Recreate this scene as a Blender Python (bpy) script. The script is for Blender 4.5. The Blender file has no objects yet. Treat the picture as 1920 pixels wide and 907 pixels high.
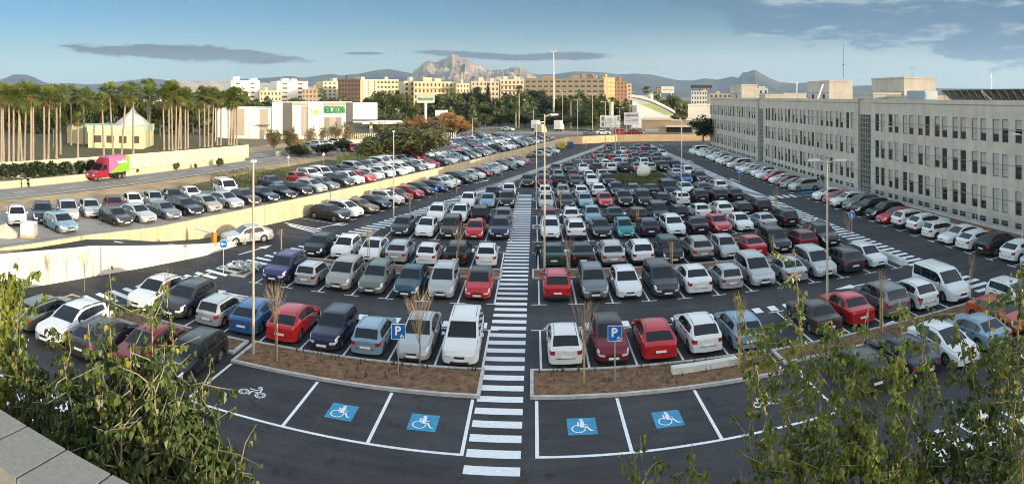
import bpy, bmesh, math, random
from math import sin, cos, tan, pi, atan2, sqrt, radians
from mathutils import Vector, Matrix
from mathutils.geometry import tessellate_polygon

random.seed(7)
S = bpy.context.scene
COL = S.collection
F = 1130.0          # picture scale of the panorama, pixels per radian (photograph is 1920 wide)
H = 13.13           # eye height above the lower car park
XV, YV = 1000.0, 180.0

def at(x, y, z=0.0):
    """ground point (at height z) seen at photograph pixel x, y"""
    r = (H - z) * F / (y - YV)
    t = (x - XV) / F
    return (r * sin(t), r * cos(t), z)

def pol(x, r):
    t = (x - XV) / F
    return (r * sin(t), r * cos(t))

def zat(y, r):
    return H - (y - YV) * r / F

# ------------------------------------------------------------------ materials
MATS = {}
def mat(name, col, rough=0.6, metal=0.0, spec=0.4, noise=0.0, scale=4.0, detail=4.0, coat=0.0, bump=0.0, col2=None, emit=None, stretch=None, bscale=None):
    if name in MATS: return MATS[name]
    m = bpy.data.materials.new(name); m.use_nodes = True
    nt = m.node_tree; b = nt.nodes['Principled BSDF']
    b.inputs['Roughness'].default_value = rough
    b.inputs['Metallic'].default_value = metal
    b.inputs['Specular IOR Level'].default_value = spec
    b.inputs['Coat Weight'].default_value = coat
    b.inputs['Coat Roughness'].default_value = 0.05
    c = tuple(col) + (1,)
    if noise > 0 or col2:
        tc = nt.nodes.new('ShaderNodeTexCoord')
        n = nt.nodes.new('ShaderNodeTexNoise'); n.inputs['Scale'].default_value = scale; n.inputs['Detail'].default_value = detail
        n.inputs['Roughness'].default_value = 0.65
        if stretch:
            mp = nt.nodes.new('ShaderNodeMapping'); mp.inputs['Scale'].default_value = stretch
            nt.links.new(tc.outputs['Object'], mp.inputs['Vector']); nt.links.new(mp.outputs[0], n.inputs['Vector'])
        else:
            nt.links.new(tc.outputs['Object'], n.inputs['Vector'])
        r = nt.nodes.new('ShaderNodeValToRGB')
        a = tuple(v * (1 - noise) for v in col) + (1,)
        d = (tuple(col2) + (1,)) if col2 else tuple(min(1, v * (1 + noise)) for v in col) + (1,)
        r.color_ramp.elements[0].position = 0.32; r.color_ramp.elements[1].position = 0.68
        r.color_ramp.elements[0].color = a; r.color_ramp.elements[1].color = d
        nt.links.new(n.outputs['Fac'], r.inputs['Fac']); nt.links.new(r.outputs['Color'], b.inputs['Base Color'])
        if bump > 0:
            n2 = nt.nodes.new('ShaderNodeTexNoise'); n2.inputs['Scale'].default_value = bscale or scale * 6; n2.inputs['Detail'].default_value = 3
            nt.links.new(tc.outputs['Object'], n2.inputs['Vector'])
            bp = nt.nodes.new('ShaderNodeBump'); bp.inputs['Strength'].default_value = bump; bp.inputs['Distance'].default_value = 0.05
            nt.links.new(n2.outputs['Fac'], bp.inputs['Height']); nt.links.new(bp.outputs[0], b.inputs['Normal'])
    else:
        b.inputs['Base Color'].default_value = c
    if emit:
        b.inputs['Emission Color'].default_value = tuple(emit) + (1,); b.inputs['Emission Strength'].default_value = 1
    MATS[name] = m
    return m

def leafmat(name, c1, c2, scale=1.2, trans=0.25, rough=0.5):
    if name in MATS: return MATS[name]
    m = mat(name, c1, rough=rough, noise=0.001, scale=scale, detail=3, col2=c2)
    nt = m.node_tree; b = nt.nodes['Principled BSDF']; out = nt.nodes['Material Output']
    col = b.inputs['Base Color'].links[0].from_socket
    t = nt.nodes.new('ShaderNodeBsdfTranslucent'); nt.links.new(col, t.inputs['Color'])
    mx = nt.nodes.new('ShaderNodeMixShader'); mx.inputs[0].default_value = trans
    nt.links.new(b.outputs[0], mx.inputs[1]); nt.links.new(t.outputs[0], mx.inputs[2]); nt.links.new(mx.outputs[0], out.inputs['Surface'])
    return m

def asphalt(name, c, lo, hi, patch=0.12):
    """dark bitumen: fine aggregate, broad patches, long tyre-worn streaks"""
    if name in MATS: return MATS[name]
    m = bpy.data.materials.new(name); m.use_nodes = True; nt = m.node_tree; b = nt.nodes['Principled BSDF']
    b.inputs['Roughness'].default_value = 0.82; b.inputs['Specular IOR Level'].default_value = 0.3
    tc = nt.nodes.new('ShaderNodeTexCoord')
    def nz(scale, det, st=None):
        n = nt.nodes.new('ShaderNodeTexNoise'); n.inputs['Scale'].default_value = scale; n.inputs['Detail'].default_value = det; n.inputs['Roughness'].default_value = 0.7
        if st:
            mp = nt.nodes.new('ShaderNodeMapping'); mp.inputs['Scale'].default_value = st
            nt.links.new(tc.outputs['Object'], mp.inputs[0]); nt.links.new(mp.outputs[0], n.inputs['Vector'])
        else: nt.links.new(tc.outputs['Object'], n.inputs['Vector'])
        return n.outputs['Fac']
    def mth(op, a, bb):
        q = nt.nodes.new('ShaderNodeMath'); q.operation = op
        for i, v in enumerate((a, bb)):
            if isinstance(v, (int, float)): q.inputs[i].default_value = v
            else: nt.links.new(v, q.inputs[i])
        return q.outputs[0]
    f = mth('ADD', mth('MULTIPLY', nz(0.22, 5), 0.45), mth('MULTIPLY', nz(9, 4), 0.2))
    f = mth('ADD', f, mth('MULTIPLY', nz(0.5, 4, (0.35, 2.6, 1)), 0.35))
    r = nt.nodes.new('ShaderNodeValToRGB')
    r.color_ramp.elements[0].position = 0.36; r.color_ramp.elements[1].position = 0.64
    r.color_ramp.elements[0].color = tuple(v * lo for v in c) + (1,); r.color_ramp.elements[1].color = tuple(v * hi for v in c) + (1,)
    nt.links.new(f, r.inputs[0])
    # small pale flecks of grit
    sp = nt.nodes.new('ShaderNodeTexNoise'); sp.inputs['Scale'].default_value = 2.6; sp.inputs['Detail'].default_value = 6; sp.inputs['Roughness'].default_value = 0.8
    nt.links.new(tc.outputs['Object'], sp.inputs['Vector'])
    s2 = nt.nodes.new('ShaderNodeMapRange'); s2.inputs[1].default_value = 0.66; s2.inputs[2].default_value = 0.78; nt.links.new(sp.outputs['Fac'], s2.inputs[0])
    mx = nt.nodes.new('ShaderNodeMix'); mx.data_type = 'RGBA'; nt.links.new(s2.outputs[0], mx.inputs[0]); nt.links.new(r.outputs[0], mx.inputs[6])
    mx.inputs[7].default_value = (0.13, 0.125, 0.115, 1)
    st = nt.nodes.new('ShaderNodeMapRange'); st.inputs[1].default_value = 0.60; st.inputs[2].default_value = 0.72; st.inputs[3].default_value = 1.0; st.inputs[4].default_value = 0.5
    nt.links.new(nz(0.75, 3), st.inputs[0])
    ms = nt.nodes.new('ShaderNodeMix'); ms.data_type = 'RGBA'; ms.blend_type = 'MULTIPLY'; ms.inputs[0].default_value = 1
    nt.links.new(mx.outputs[2], ms.inputs[6]); nt.links.new(st.outputs[0], ms.inputs[7]); nt.links.new(ms.outputs[2], b.inputs['Base Color'])
    n2 = nt.nodes.new('ShaderNodeTexNoise'); n2.inputs['Scale'].default_value = 40; nt.links.new(tc.outputs['Object'], n2.inputs['Vector'])
    bp = nt.nodes.new('ShaderNodeBump'); bp.inputs['Strength'].default_value = 0.25; bp.inputs['Distance'].default_value = 0.02
    nt.links.new(n2.outputs['Fac'], bp.inputs['Height']); nt.links.new(bp.outputs[0], b.inputs['Normal'])
    MATS[name] = m
    return m

def wallmat(name, c, streak, rough=0.85):
    """rendered concrete with vertical run-off streaks and blotches"""
    if name in MATS: return MATS[name]
    m = bpy.data.materials.new(name); m.use_nodes = True; nt = m.node_tree; b = nt.nodes['Principled BSDF']
    b.inputs['Roughness'].default_value = rough; b.inputs['Specular IOR Level'].default_value = 0.2
    tc = nt.nodes.new('ShaderNodeTexCoord')
    mp = nt.nodes.new('ShaderNodeMapping'); mp.inputs['Scale'].default_value = (1.0, 1.0, 0.06)
    nt.links.new(tc.outputs['Object'], mp.inputs[0])
    n = nt.nodes.new('ShaderNodeTexNoise'); n.inputs['Scale'].default_value = 1.3; n.inputs['Detail'].default_value = 6; n.inputs['Roughness'].default_value = 0.7
    nt.links.new(mp.outputs[0], n.inputs['Vector'])
    r = nt.nodes.new('ShaderNodeValToRGB'); r.color_ramp.elements[0].position = 0.34; r.color_ramp.elements[1].position = 0.56
    r.color_ramp.elements[0].color = tuple(v * streak for v in c) + (1,); r.color_ramp.elements[1].color = tuple(c) + (1,)
    nt.links.new(n.outputs['Fac'], r.inputs[0])
    n2 = nt.nodes.new('ShaderNodeTexNoise'); n2.inputs['Scale'].default_value = 0.6; n2.inputs['Detail'].default_value = 5
    nt.links.new(tc.outputs['Object'], n2.inputs['Vector'])
    r2 = nt.nodes.new('ShaderNodeMapRange'); r2.inputs[1].default_value = 0.35; r2.inputs[2].default_value = 0.7; r2.inputs[3].default_value = 0.86; r2.inputs[4].default_value = 1.05
    nt.links.new(n2.outputs['Fac'], r2.inputs[0])
    mx = nt.nodes.new('ShaderNodeMix'); mx.data_type = 'RGBA'; mx.blend_type = 'MULTIPLY'; mx.inputs[0].default_value = 1
    nt.links.new(r.outputs[0], mx.inputs[6]); nt.links.new(r2.outputs[0], mx.inputs[7])
    nt.links.new(mx.outputs[2], b.inputs['Base Color'])
    MATS[name] = m
    return m

# ------------------------------------------------------------------ mesh builder
class MB:
    def __init__(s): s.v = []; s.f = []; s.m = []
    def add(s, vs, fs, mi=0):
        b = len(s.v); s.v += [tuple(v) for v in vs]; s.f += [tuple(b + i for i in f) for f in fs]; s.m += [mi] * len(fs); return s
    def poly(s, pts, mi=0): return s.add(pts, [tuple(range(len(pts)))], mi)
    def box(s, x0, y0, z0, x1, y1, z1, mi=0):
        v = [(x0,y0,z0),(x1,y0,z0),(x1,y1,z0),(x0,y1,z0),(x0,y0,z1),(x1,y0,z1),(x1,y1,z1),(x0,y1,z1)]
        return s.add(v, [(0,3,2,1),(4,5,6,7),(0,1,5,4),(1,2,6,5),(2,3,7,6),(3,0,4,7)], mi)
    def cbox(s, x0, y0, z0, x1, y1, z1, c=0.03, mi=0):
        """box with a chamfered top edge"""
        v = [(x0,y0,z0),(x1,y0,z0),(x1,y1,z0),(x0,y1,z0),(x0,y0,z1-c),(x1,y0,z1-c),(x1,y1,z1-c),(x0,y1,z1-c),(x0+c,y0+c,z1),(x1-c,y0+c,z1),(x1-c,y1-c,z1),(x0+c,y1-c,z1)]
        return s.add(v, [(0,3,2,1),(0,1,5,4),(1,2,6,5),(2,3,7,6),(3,0,4,7),(4,5,9,8),(5,6,10,9),(6,7,11,10),(7,4,8,11),(8,9,10,11)], mi)
    def obox(s, p, d, L, w, z0, z1, mi=0):
        """box of length L along direction d from point p, width w centred"""
        dx, dy = d; n = sqrt(dx*dx+dy*dy); dx, dy = dx/n, dy/n; nx, ny = -dy*w/2, dx*w/2
        a = [(p[0]+nx,p[1]+ny),(p[0]-nx,p[1]-ny),(p[0]+dx*L-nx,p[1]+dy*L-ny),(p[0]+dx*L+nx,p[1]+dy*L+ny)]
        return s.prism(a, z0, z1, mi)
    def prism(s, a, z0, z1, mi=0):
        n = len(a)
        zz0 = z0 if isinstance(z0, (list, tuple)) else [z0]*n
        zz1 = z1 if isinstance(z1, (list, tuple)) else [z1]*n
        v = [(p[0],p[1],zz0[i]) for i,p in enumerate(a)] + [(p[0],p[1],zz1[i]) for i,p in enumerate(a)]
        fs = [tuple(range(n-1,-1,-1)), tuple(range(n,2*n))] + [(i,(i+1)%n,n+(i+1)%n,n+i) for i in range(n)]
        return s.add(v, fs, mi)
    def tube(s, pts, rads, n=6, mi=0, cap=True):
        pts = [Vector(p) for p in pts]; b = len(s.v); k = len(pts)
        if not isinstance(rads, (list, tuple)): rads = [rads]*k
        up = None
        for i, p in enumerate(pts):
            d = (pts[min(i+1,k-1)] - pts[max(i-1,0)]).normalized()
            if up is None:
                up = Vector((1,0,0)) if abs(d.x) < 0.8 else Vector((0,1,0))
            a = (up - d*up.dot(d)).normalized(); c = d.cross(a); up = a
            for j in range(n):
                t = 2*pi*j/n; q = p + (a*cos(t)+c*sin(t))*rads[i]; s.v.append((q.x,q.y,q.z))
        for i in range(k-1):
            for j in range(n):
                s.f.append((b+i*n+j, b+i*n+(j+1)%n, b+(i+1)*n+(j+1)%n, b+(i+1)*n+j)); s.m.append(mi)
        if cap:
            s.f.append(tuple(b+j for j in range(n-1,-1,-1))); s.m.append(mi)
            s.f.append(tuple(b+(k-1)*n+j for j in range(n))); s.m.append(mi)
        return s
    def lathe(s, prof, n=12, mi=0, c=(0,0,0)):
        b = len(s.v); k = len(prof)
        for r, z in prof:
            for j in range(n):
                t = 2*pi*j/n; s.v.append((c[0]+r*cos(t), c[1]+r*sin(t), c[2]+z))
        for i in range(k-1):
            for j in range(n):
                s.f.append((b+i*n+j, b+i*n+(j+1)%n, b+(i+1)*n+(j+1)%n, b+(i+1)*n+j)); s.m.append(mi)
        s.f.append(tuple(b+j for j in range(n-1,-1,-1))); s.m.append(mi)
        s.f.append(tuple(b+(k-1)*n+j for j in range(n))); s.m.append(mi)
        return s
    def disc_x(s, c, r0, r1, n=14, mi=0, x=0):
        """flat ring or disc facing X"""
        b = len(s.v)
        for j in range(n):
            t = 2*pi*j/n
            s.v.append((c[0], c[1]+r0*cos(t), c[2]+r0*sin(t))); s.v.append((c[0], c[1]+r1*cos(t), c[2]+r1*sin(t)))
        for j in range(n):
            k = (j+1) % n; s.f.append((b+2*j, b+2*j+1, b+2*k+1, b+2*k)); s.m.append(mi)
        return s
    def mesh(s, name, mats, smooth=None):
        me = bpy.data.meshes.new(name); me.from_pydata(s.v, [], s.f)
        for m in (mats if isinstance(mats, (list, tuple)) else [mats]): me.materials.append(m)
        if any(s.m): me.polygons.foreach_set('material_index', s.m)
        if smooth is not None:
            me.polygons.foreach_set('use_smooth', [True]*len(me.polygons)); me.set_sharp_from_angle(angle=radians(smooth))
        me.update(); return me
    def build(s, name, mats, parent=None, smooth=None, loc=None):
        o = bpy.data.objects.new(name, s.mesh(name, mats, smooth)); COL.objects.link(o)
        if parent: o.parent = parent
        if loc: o.location = loc
        return o

def tag(o, label=None, cat=None, group=None, kind=None):
    if label: o['label'] = label
    if cat: o['category'] = cat
    if group: o['group'] = group
    if kind: o['kind'] = kind
    return o

def thing(name, label, cat, loc=(0,0,0), rz=0, group=None, kind=None):
    o = bpy.data.objects.new(name, None); COL.objects.link(o); o.location = loc; o.rotation_euler = (0,0,rz)
    o.empty_display_size = 0.2
    return tag(o, label, cat, group, kind)

def link(name, me, parent=None, loc=None, rz=None):
    o = bpy.data.objects.new(name, me); COL.objects.link(o)
    if parent: o.parent = parent
    if loc: o.location = loc
    if rz: o.rotation_euler = (0,0,rz)
    return o

def dup(root, loc, rz=0, sc=None, label=None, group=None):
    r = root.copy(); COL.objects.link(r); r.location = loc; r.rotation_euler = (0,0,rz)
    if sc: r.scale = sc if isinstance(sc, (tuple, list)) else (sc, sc, sc)
    if label: r['label'] = label
    if group: r['group'] = group
    for ch in list(root.children):
        c = ch.copy(); COL.objects.link(c); c.parent = r
        for g in ch.children:
            d = g.copy(); COL.objects.link(d); d.parent = c
    return r

ORD = ['first','second','third','fourth','fifth','sixth','seventh','eighth','ninth','tenth','eleventh','twelfth','thirteenth','fourteenth','fifteenth','sixteenth','seventeenth','eighteenth','nineteenth','twentieth']
def ordn(i):
    """1-based ordinal in words"""
    if i <= 20: return ORD[i-1]
    tens = {2:'twenty',3:'thirty',4:'forty',5:'fifty',6:'sixty'}[i//10]
    if i % 10 == 0: return tens[:-1] + 'ieth'
    return tens + '-' + ORD[i%10-1]

def text_mesh(txt, size, extrude=0.02, bold=0.0):
    cu = bpy.data.curves.new('lettering', 'FONT'); cu.body = txt; cu.size = size; cu.extrude = extrude; cu.align_x = 'CENTER'; cu.align_y = 'CENTER'; cu.offset = bold
    cu.resolution_u = 3
    o = bpy.data.objects.new('lettering', cu); COL.objects.link(o)
    dg = bpy.context.evaluated_depsgraph_get(); me = bpy.data.meshes.new_from_object(o.evaluated_get(dg))
    bpy.data.objects.remove(o); bpy.data.curves.remove(cu)
    return me

def text_part(txt, size, m, parent, loc, rot, extrude=0.02, bold=0.0, name='lettering', sx=1.0):
    me = text_mesh(txt, size, extrude, bold); me.materials.clear(); me.materials.append(m)
    o = bpy.data.objects.new(name, me); COL.objects.link(o); o.parent = parent; o.location = loc; o.rotation_euler = rot; o.scale = (sx, 1, 1)
    return o

# ------------------------------------------------------------------ common materials
M_ASPH = asphalt('lot_asphalt', (0.043, 0.0425, 0.0445), 0.5, 1.6)
M_ASPH2 = asphalt('old_asphalt', (0.30, 0.275, 0.245), 0.75, 1.25)
M_ROAD = asphalt('road_asphalt', (0.23, 0.215, 0.195), 0.75, 1.25)
M_PAINT = mat('road_paint', (0.74, 0.75, 0.76), rough=0.6, noise=0.12, scale=7.0, detail=9)
M_BLUEP = mat('blue_road_paint', (0.03, 0.25, 0.42), rough=0.6, noise=0.2, scale=4)
M_KERB = mat('kerb_concrete', (0.42, 0.41, 0.39), rough=0.85, noise=0.22, scale=2.5, detail=6)
M_SOIL = mat('bare_soil', (0.17, 0.095, 0.050), rough=0.95, noise=0.6, scale=3.5, detail=12, bump=1.0, bscale=16)
M_CONC = mat('concrete', (0.45, 0.44, 0.41), rough=0.85, noise=0.16, scale=1.5, detail=6)
M_YWALL = wallmat('cream_render', (0.53, 0.465, 0.31), 0.78)
M_WWALL = wallmat('white_render', (0.63, 0.615, 0.55), 0.80)
M_STEEL = mat('galvanised_steel', (0.46, 0.46, 0.44), rough=0.45, metal=0.55, noise=0.12, scale=6)
M_POLE = mat('painted_pole', (0.46, 0.42, 0.34), rough=0.5, metal=0.2, noise=0.1, scale=3)
M_DARK = mat('dark_trim', (0.018, 0.018, 0.02), rough=0.55)
M_GLASS = mat('tinted_glass', (0.010, 0.013, 0.016), rough=0.05, spec=0.5)
M_TYRE = mat('tyre_rubber', (0.02, 0.02, 0.021), rough=0.85)
M_RIM = mat('alloy_rim', (0.42, 0.43, 0.45), rough=0.35, metal=0.7)
M_HEAD = mat('headlamp_lens', (0.55, 0.58, 0.6), rough=0.12, spec=0.8, coat=0.6)
M_TAIL = mat('tail_lamp_lens', (0.32, 0.012, 0.018), rough=0.15, spec=0.7, coat=0.6)
M_PLATE = mat('licence_plate', (0.72, 0.73, 0.72), rough=0.4)
M_WHITE = mat('white_paint', (0.78, 0.78, 0.76), rough=0.5, noise=0.06, scale=2)
M_BARK = mat('bark', (0.16, 0.12, 0.085), rough=0.95, noise=0.4, scale=5, detail=6, stretch=(1,1,0.3))
M_BARKP = mat('pale_bark', (0.21, 0.18, 0.135), rough=0.9, noise=0.35, scale=9, detail=6)
M_TWIG = mat('golden_twigs', (0.33, 0.235, 0.14), rough=0.8, noise=0.3, scale=4)
M_STAKE = mat('pine_stake', (0.45, 0.31, 0.15), rough=0.75, noise=0.25, scale=6)
M_DIRT = mat('dry_dirt', (0.38, 0.27, 0.15), rough=0.95, noise=0.35, scale=0.35, detail=9, bump=0.6, bscale=3)
M_GRASS = mat('dry_grass', (0.07, 0.085, 0.025), rough=0.95, noise=0.5, scale=0.8, detail=8, col2=(0.15,0.125,0.045), bump=0.6, bscale=6)
M_TERR = mat('scrub_ground', (0.10, 0.10, 0.05), rough=0.95, noise=0.4, scale=0.02, detail=10, col2=(0.20,0.165,0.10))
M_PAVE = mat('pavement', (0.34, 0.325, 0.295), rough=0.85, noise=0.18, scale=1.2, detail=7)
M_FACADE = wallmat('pale_cast_stone', (0.46, 0.42, 0.37), 0.86)
M_WIN = mat('window_glass', (0.02, 0.026, 0.03), rough=0.06, spec=0.8)
M_BLIND = mat('roller_blind', (0.30, 0.305, 0.30), rough=0.6, noise=0.12, scale=0.7)
M_FRAME = mat('window_frame', (0.10, 0.10, 0.10), rough=0.5)

PAINT = {}
def pc(code, name, c, metal=0.0, rough=0.28):
    PAINT[code] = (name, mat(name.replace(' ','_') + '_car_paint', c, rough=rough, metal=metal, spec=0.42, coat=0.35 if max(c) > .25 else .12))
pc('W','white',(0.64,0.64,0.635)); pc('S','silver',(0.40,0.41,0.415),0.3,0.3); pc('G','grey',(0.15,0.16,0.172),0.2,0.3)
pc('DG','dark grey',(0.038,0.041,0.047),0.1,0.3); pc('K','black',(0.012,0.0125,0.014)); pc('N','navy blue',(0.015,0.022,0.05),0.1)
pc('B','blue',(0.025,0.10,0.26),0.15); pc('LB','light blue',(0.20,0.30,0.38),0.25,0.3); pc('R','red',(0.42,0.012,0.018))
pc('DR','dark red',(0.16,0.012,0.022),0.1); pc('T','turquoise',(0.03,0.22,0.24),0.15); pc('GN','dark green',(0.012,0.05,0.035),0.1)
pc('BZ','bronze',(0.17,0.12,0.07),0.3,0.32); pc('BE','beige grey',(0.33,0.31,0.28),0.3,0.32); pc('YG','lime green',(0.30,0.36,0.03))
pc('PU','dark violet blue',(0.03,0.028,0.10),0.15); pc('O','orange red',(0.40,0.07,0.03),0.1); pc('Y','yellow',(0.60,0.42,0.03)); pc('TB','dark petrol blue',(0.02,0.06,0.09),0.15)
pc('GG','grey green',(0.13,0.15,0.125),0.2,0.32); pc('BR','dark brown',(0.045,0.032,0.027),0.15)

# ------------------------------------------------------------------ cars
def lerp_pts(pts, u):
    if u <= pts[0][0]: return pts[0][1]
    for (a, za), (b, zb) in zip(pts, pts[1:]):
        if u <= b: return za + (zb-za)*(u-a)/(b-a)
    return pts[-1][1]

SPEC = {
 'hb': dict(kind='hatchback', word='hatchback', L=4.05, W=1.76, top=[(0,.60),(.06,.70),(.25,.80),(.95,.95),(1.05,.985),(1.45,1.22),(1.75,1.385),(2.0,1.44),(2.6,1.47),(3.2,1.43),(3.5,1.38),(3.70,1.19),(3.88,1.0),(4.0,.95),(4.05,.88)],
   belt=[(0,.56),(.06,.64),(.25,.72),(1.0,.88),(2,.92),(3.4,.985),(3.88,.95),(4.05,.84)], ws=(1.05,1.75), rw=(3.5,3.88), sw=(1.38,3.48), pil=[(2.18,2.26),(3.0,3.08)], xf=.79, xr=3.32, R=.315, clear=.2, inset=.17, clad=False),
 'sd': dict(kind='saloon_car', word='saloon', L=4.5, W=1.78, top=[(0,.56),(.06,.67),(.25,.77),(1.2,.92),(1.3,.95),(1.65,1.18),(2.0,1.36),(2.3,1.42),(2.8,1.44),(3.2,1.41),(3.4,1.36),(3.7,1.18),(3.95,1.035),(4.05,1.01),(4.40,.98),(4.47,.94),(4.5,.87)],
   belt=[(0,.53),(.06,.61),(.25,.69),(1.3,.86),(2.5,.92),(3.9,.97),(4.4,.93),(4.5,.82)], ws=(1.3,2.0), rw=(3.4,3.95), sw=(1.63,3.62), pil=[(2.42,2.5),(3.25,3.33)], xf=.86, xr=3.55, R=.32, clear=.19, inset=.2, clad=False),
 'su': dict(kind='off_road_car', word='SUV', L=4.4, W=1.84, top=[(0,.72),(.06,.86),(.25,.95),(1.05,1.08),(1.15,1.11),(1.5,1.36),(1.8,1.54),(2.05,1.615),(2.7,1.65),(3.5,1.62),(3.88,1.56),(4.06,1.35),(4.22,1.13),(4.34,1.07),(4.4,.97)],
   belt=[(0,.68),(.06,.78),(.25,.87),(1.1,1.0),(2.4,1.05),(3.8,1.12),(4.22,1.07),(4.4,.93)], ws=(1.15,1.8), rw=(3.88,4.22), sw=(1.46,3.78), pil=[(2.34,2.42),(3.22,3.3)], xf=.86, xr=3.53, R=.36, clear=.25, inset=.15, clad=True),
 'mp': dict(kind='people_carrier', word='people carrier', L=4.35, W=1.8, top=[(0,.62),(.06,.76),(.25,.89),(.8,1.04),(.9,1.07),(1.35,1.34),(1.75,1.53),(2.05,1.61),(2.8,1.65),(3.6,1.62),(3.95,1.56),(4.12,1.32),(4.24,1.1),(4.31,1.03),(4.35,.92)],
   belt=[(0,.57),(.06,.68),(.25,.79),(.9,.95),(2.4,1.0),(3.9,1.06),(4.24,1.03),(4.35,.88)], ws=(.9,1.75), rw=(3.95,4.24), sw=(1.24,3.86), pil=[(2.3,2.38),(3.2,3.28)], xf=.84, xr=3.54, R=.33, clear=.2, inset=.15, clad=False),
 'es': dict(kind='estate_car', word='estate car', L=4.6, W=1.8, top=[(0,.58),(.06,.70),(.25,.80),(1.2,.94),(1.3,.97),(1.65,1.2),(2.0,1.39),(2.3,1.45),(2.9,1.48),(3.7,1.45),(4.1,1.39),(4.3,1.17),(4.44,.99),(4.54,.95),(4.6,.87)],
   belt=[(0,.55),(.06,.63),(.25,.71),(1.3,.87),(2.5,.93),(4.0,.98),(4.44,.94),(4.6,.83)], ws=(1.3,2.0), rw=(4.1,4.44), sw=(1.63,4.02), pil=[(2.42,2.5),(3.3,3.38)], xf=.88, xr=3.6, R=.325, clear=.19, inset=.18, clad=False),
 'vn': dict(kind='small_van', word='small van', L=4.4, W=1.84, top=[(0,.68),(.06,.82),(.2,.93),(.78,1.09),(.88,1.13),(1.2,1.46),(1.46,1.69),(1.7,1.79),(2.5,1.83),(4.1,1.81),(4.26,1.74),(4.34,1.42),(4.385,1.12),(4.4,.98)],
   belt=[(0,.64),(.06,.76),(.2,.86),(.9,1.04),(2.4,1.08),(4.2,1.08),(4.385,1.05),(4.4,.94)], ws=(.88,1.46), rw=(4.26,4.385), sw=(1.14,4.1), pil=[(2.15,2.25),(3.15,3.3)], xf=.86, xr=3.52, R=.33, clear=.2, inset=.09, clad=False),
}
def scaled(base, kind, word, kl, kw, kh):
    b = SPEC[base]; d = dict(b); d['kind'] = kind; d['word'] = word; d['L'] *= kl; d['W'] *= kw
    d['top'] = [(u*kl, z*kh) for u, z in b['top']]; d['belt'] = [(u*kl, z*kh) for u, z in b['belt']]
    for k in ('ws','rw','sw'): d[k] = tuple(v*kl for v in b[k])
    d['pil'] = [tuple(v*kl for v in p) for p in b['pil']]; d['xf'] *= kl; d['xr'] *= kl
    return d
SPEC['ct'] = scaled('hb', 'city_car', 'city car', .88, .94, 1.03); SPEC['ct']['R'] = .295
SPEC['sm'] = scaled('hb', 'hatchback', 'hatchback', .95, .97, 1.01)
def variant(base, **kw):
    d = dict(SPEC[base]); d.update(kw); return d
SPEC['h2'] = variant('hb', L=4.2, W=1.79, top=[(0,.58),(.06,.70),(.25,.82),(.85,.97),(.98,1.01),(1.4,1.25),(1.8,1.41),(2.1,1.455),(2.6,1.45),(3.1,1.39),(3.45,1.31),(3.75,1.14),(3.98,1.01),(4.14,.97),(4.2,.88)],
    belt=[(0,.54),(.06,.62),(.25,.73),(1.0,.89),(2,.95),(3.3,1.05),(3.98,.97),(4.2,.84)], ws=(.98,1.8), rw=(3.45,3.98), sw=(1.32,3.3), pil=[(2.22,2.3),(2.98,3.08)], xf=.83, xr=3.42, R=.33, inset=.2)
SPEC['h3'] = variant('hb', L=3.8, W=1.66, top=[(0,.62),(.05,.72),(.2,.80),(1.0,.90),(1.12,.93),(1.45,1.18),(1.72,1.36),(1.95,1.41),(2.6,1.42),(3.2,1.40),(3.42,1.36),(3.58,1.15),(3.70,.96),(3.77,.92),(3.8,.85)],
    belt=[(0,.58),(.05,.65),(.2,.72),(1.1,.85),(2,.88),(3.3,.90),(3.7,.89),(3.8,.82)], ws=(1.12,1.72), rw=(3.42,3.70), sw=(1.34,3.4), pil=[(2.1,2.17),(2.85,2.97)], xf=.74, xr=3.08, R=.29, inset=.15)
SPEC['s2'] = variant('su', L=4.55, W=1.87, top=[(0,.70),(.06,.84),(.25,.96),(1.15,1.06),(1.28,1.1),(1.65,1.36),(2.0,1.54),(2.3,1.60),(2.9,1.61),(3.5,1.55),(3.85,1.47),(4.12,1.28),(4.34,1.12),(4.5,1.06),(4.55,.95)],
    belt=[(0,.66),(.06,.76),(.25,.88),(1.2,.99),(2.4,1.05),(3.7,1.16),(4.34,1.07),(4.55,.92)], ws=(1.28,2.0), rw=(3.85,4.34), sw=(1.62,3.72), pil=[(2.5,2.58),(3.35,3.45)], xf=.9, xr=3.66, R=.37, inset=.19)
SPEC['s3'] = variant('sd', L=4.4, W=1.74, top=[(0,.58),(.05,.70),(.22,.78),(1.2,.90),(1.32,.93),(1.65,1.18),(1.95,1.34),(2.2,1.39),(2.8,1.40),(3.12,1.38),(3.3,1.33),(3.55,1.14),(3.75,.99),(3.85,.975),(4.32,.95),(4.38,.91),(4.4,.84)],
    belt=[(0,.55),(.05,.63),(.22,.70),(1.3,.84),(2.5,.88),(3.75,.92),(4.32,.90),(4.4,.80)], ws=(1.32,1.95), rw=(3.3,3.75), sw=(1.6,3.42), pil=[(2.35,2.42),(3.12,3.2)], xf=.8, xr=3.42, R=.30, inset=.17)
SPEC['m2'] = variant('mp', L=4.5, W=1.82, top=[(0,.64),(.06,.78),(.25,.88),(1.0,1.0),(1.12,1.04),(1.5,1.31),(1.85,1.55),(2.1,1.63),(2.8,1.68),(3.8,1.66),(4.16,1.6),(4.3,1.34),(4.4,1.1),(4.46,1.03),(4.5,.93)],
    belt=[(0,.59),(.06,.70),(.25,.79),(1.1,.93),(2.4,.97),(4.0,1.0),(4.4,.99),(4.5,.88)], ws=(1.12,1.85), rw=(4.16,4.4), sw=(1.4,4.1), pil=[(2.4,2.48),(3.35,3.43)], xf=.88, xr=3.66, R=.33, inset=.13)
for i_, k_ in enumerate(sorted(SPEC)): SPEC[k_]['lamp'] = (.8, 1.15, 1.0, 1.4)[i_ % 4]
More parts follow.
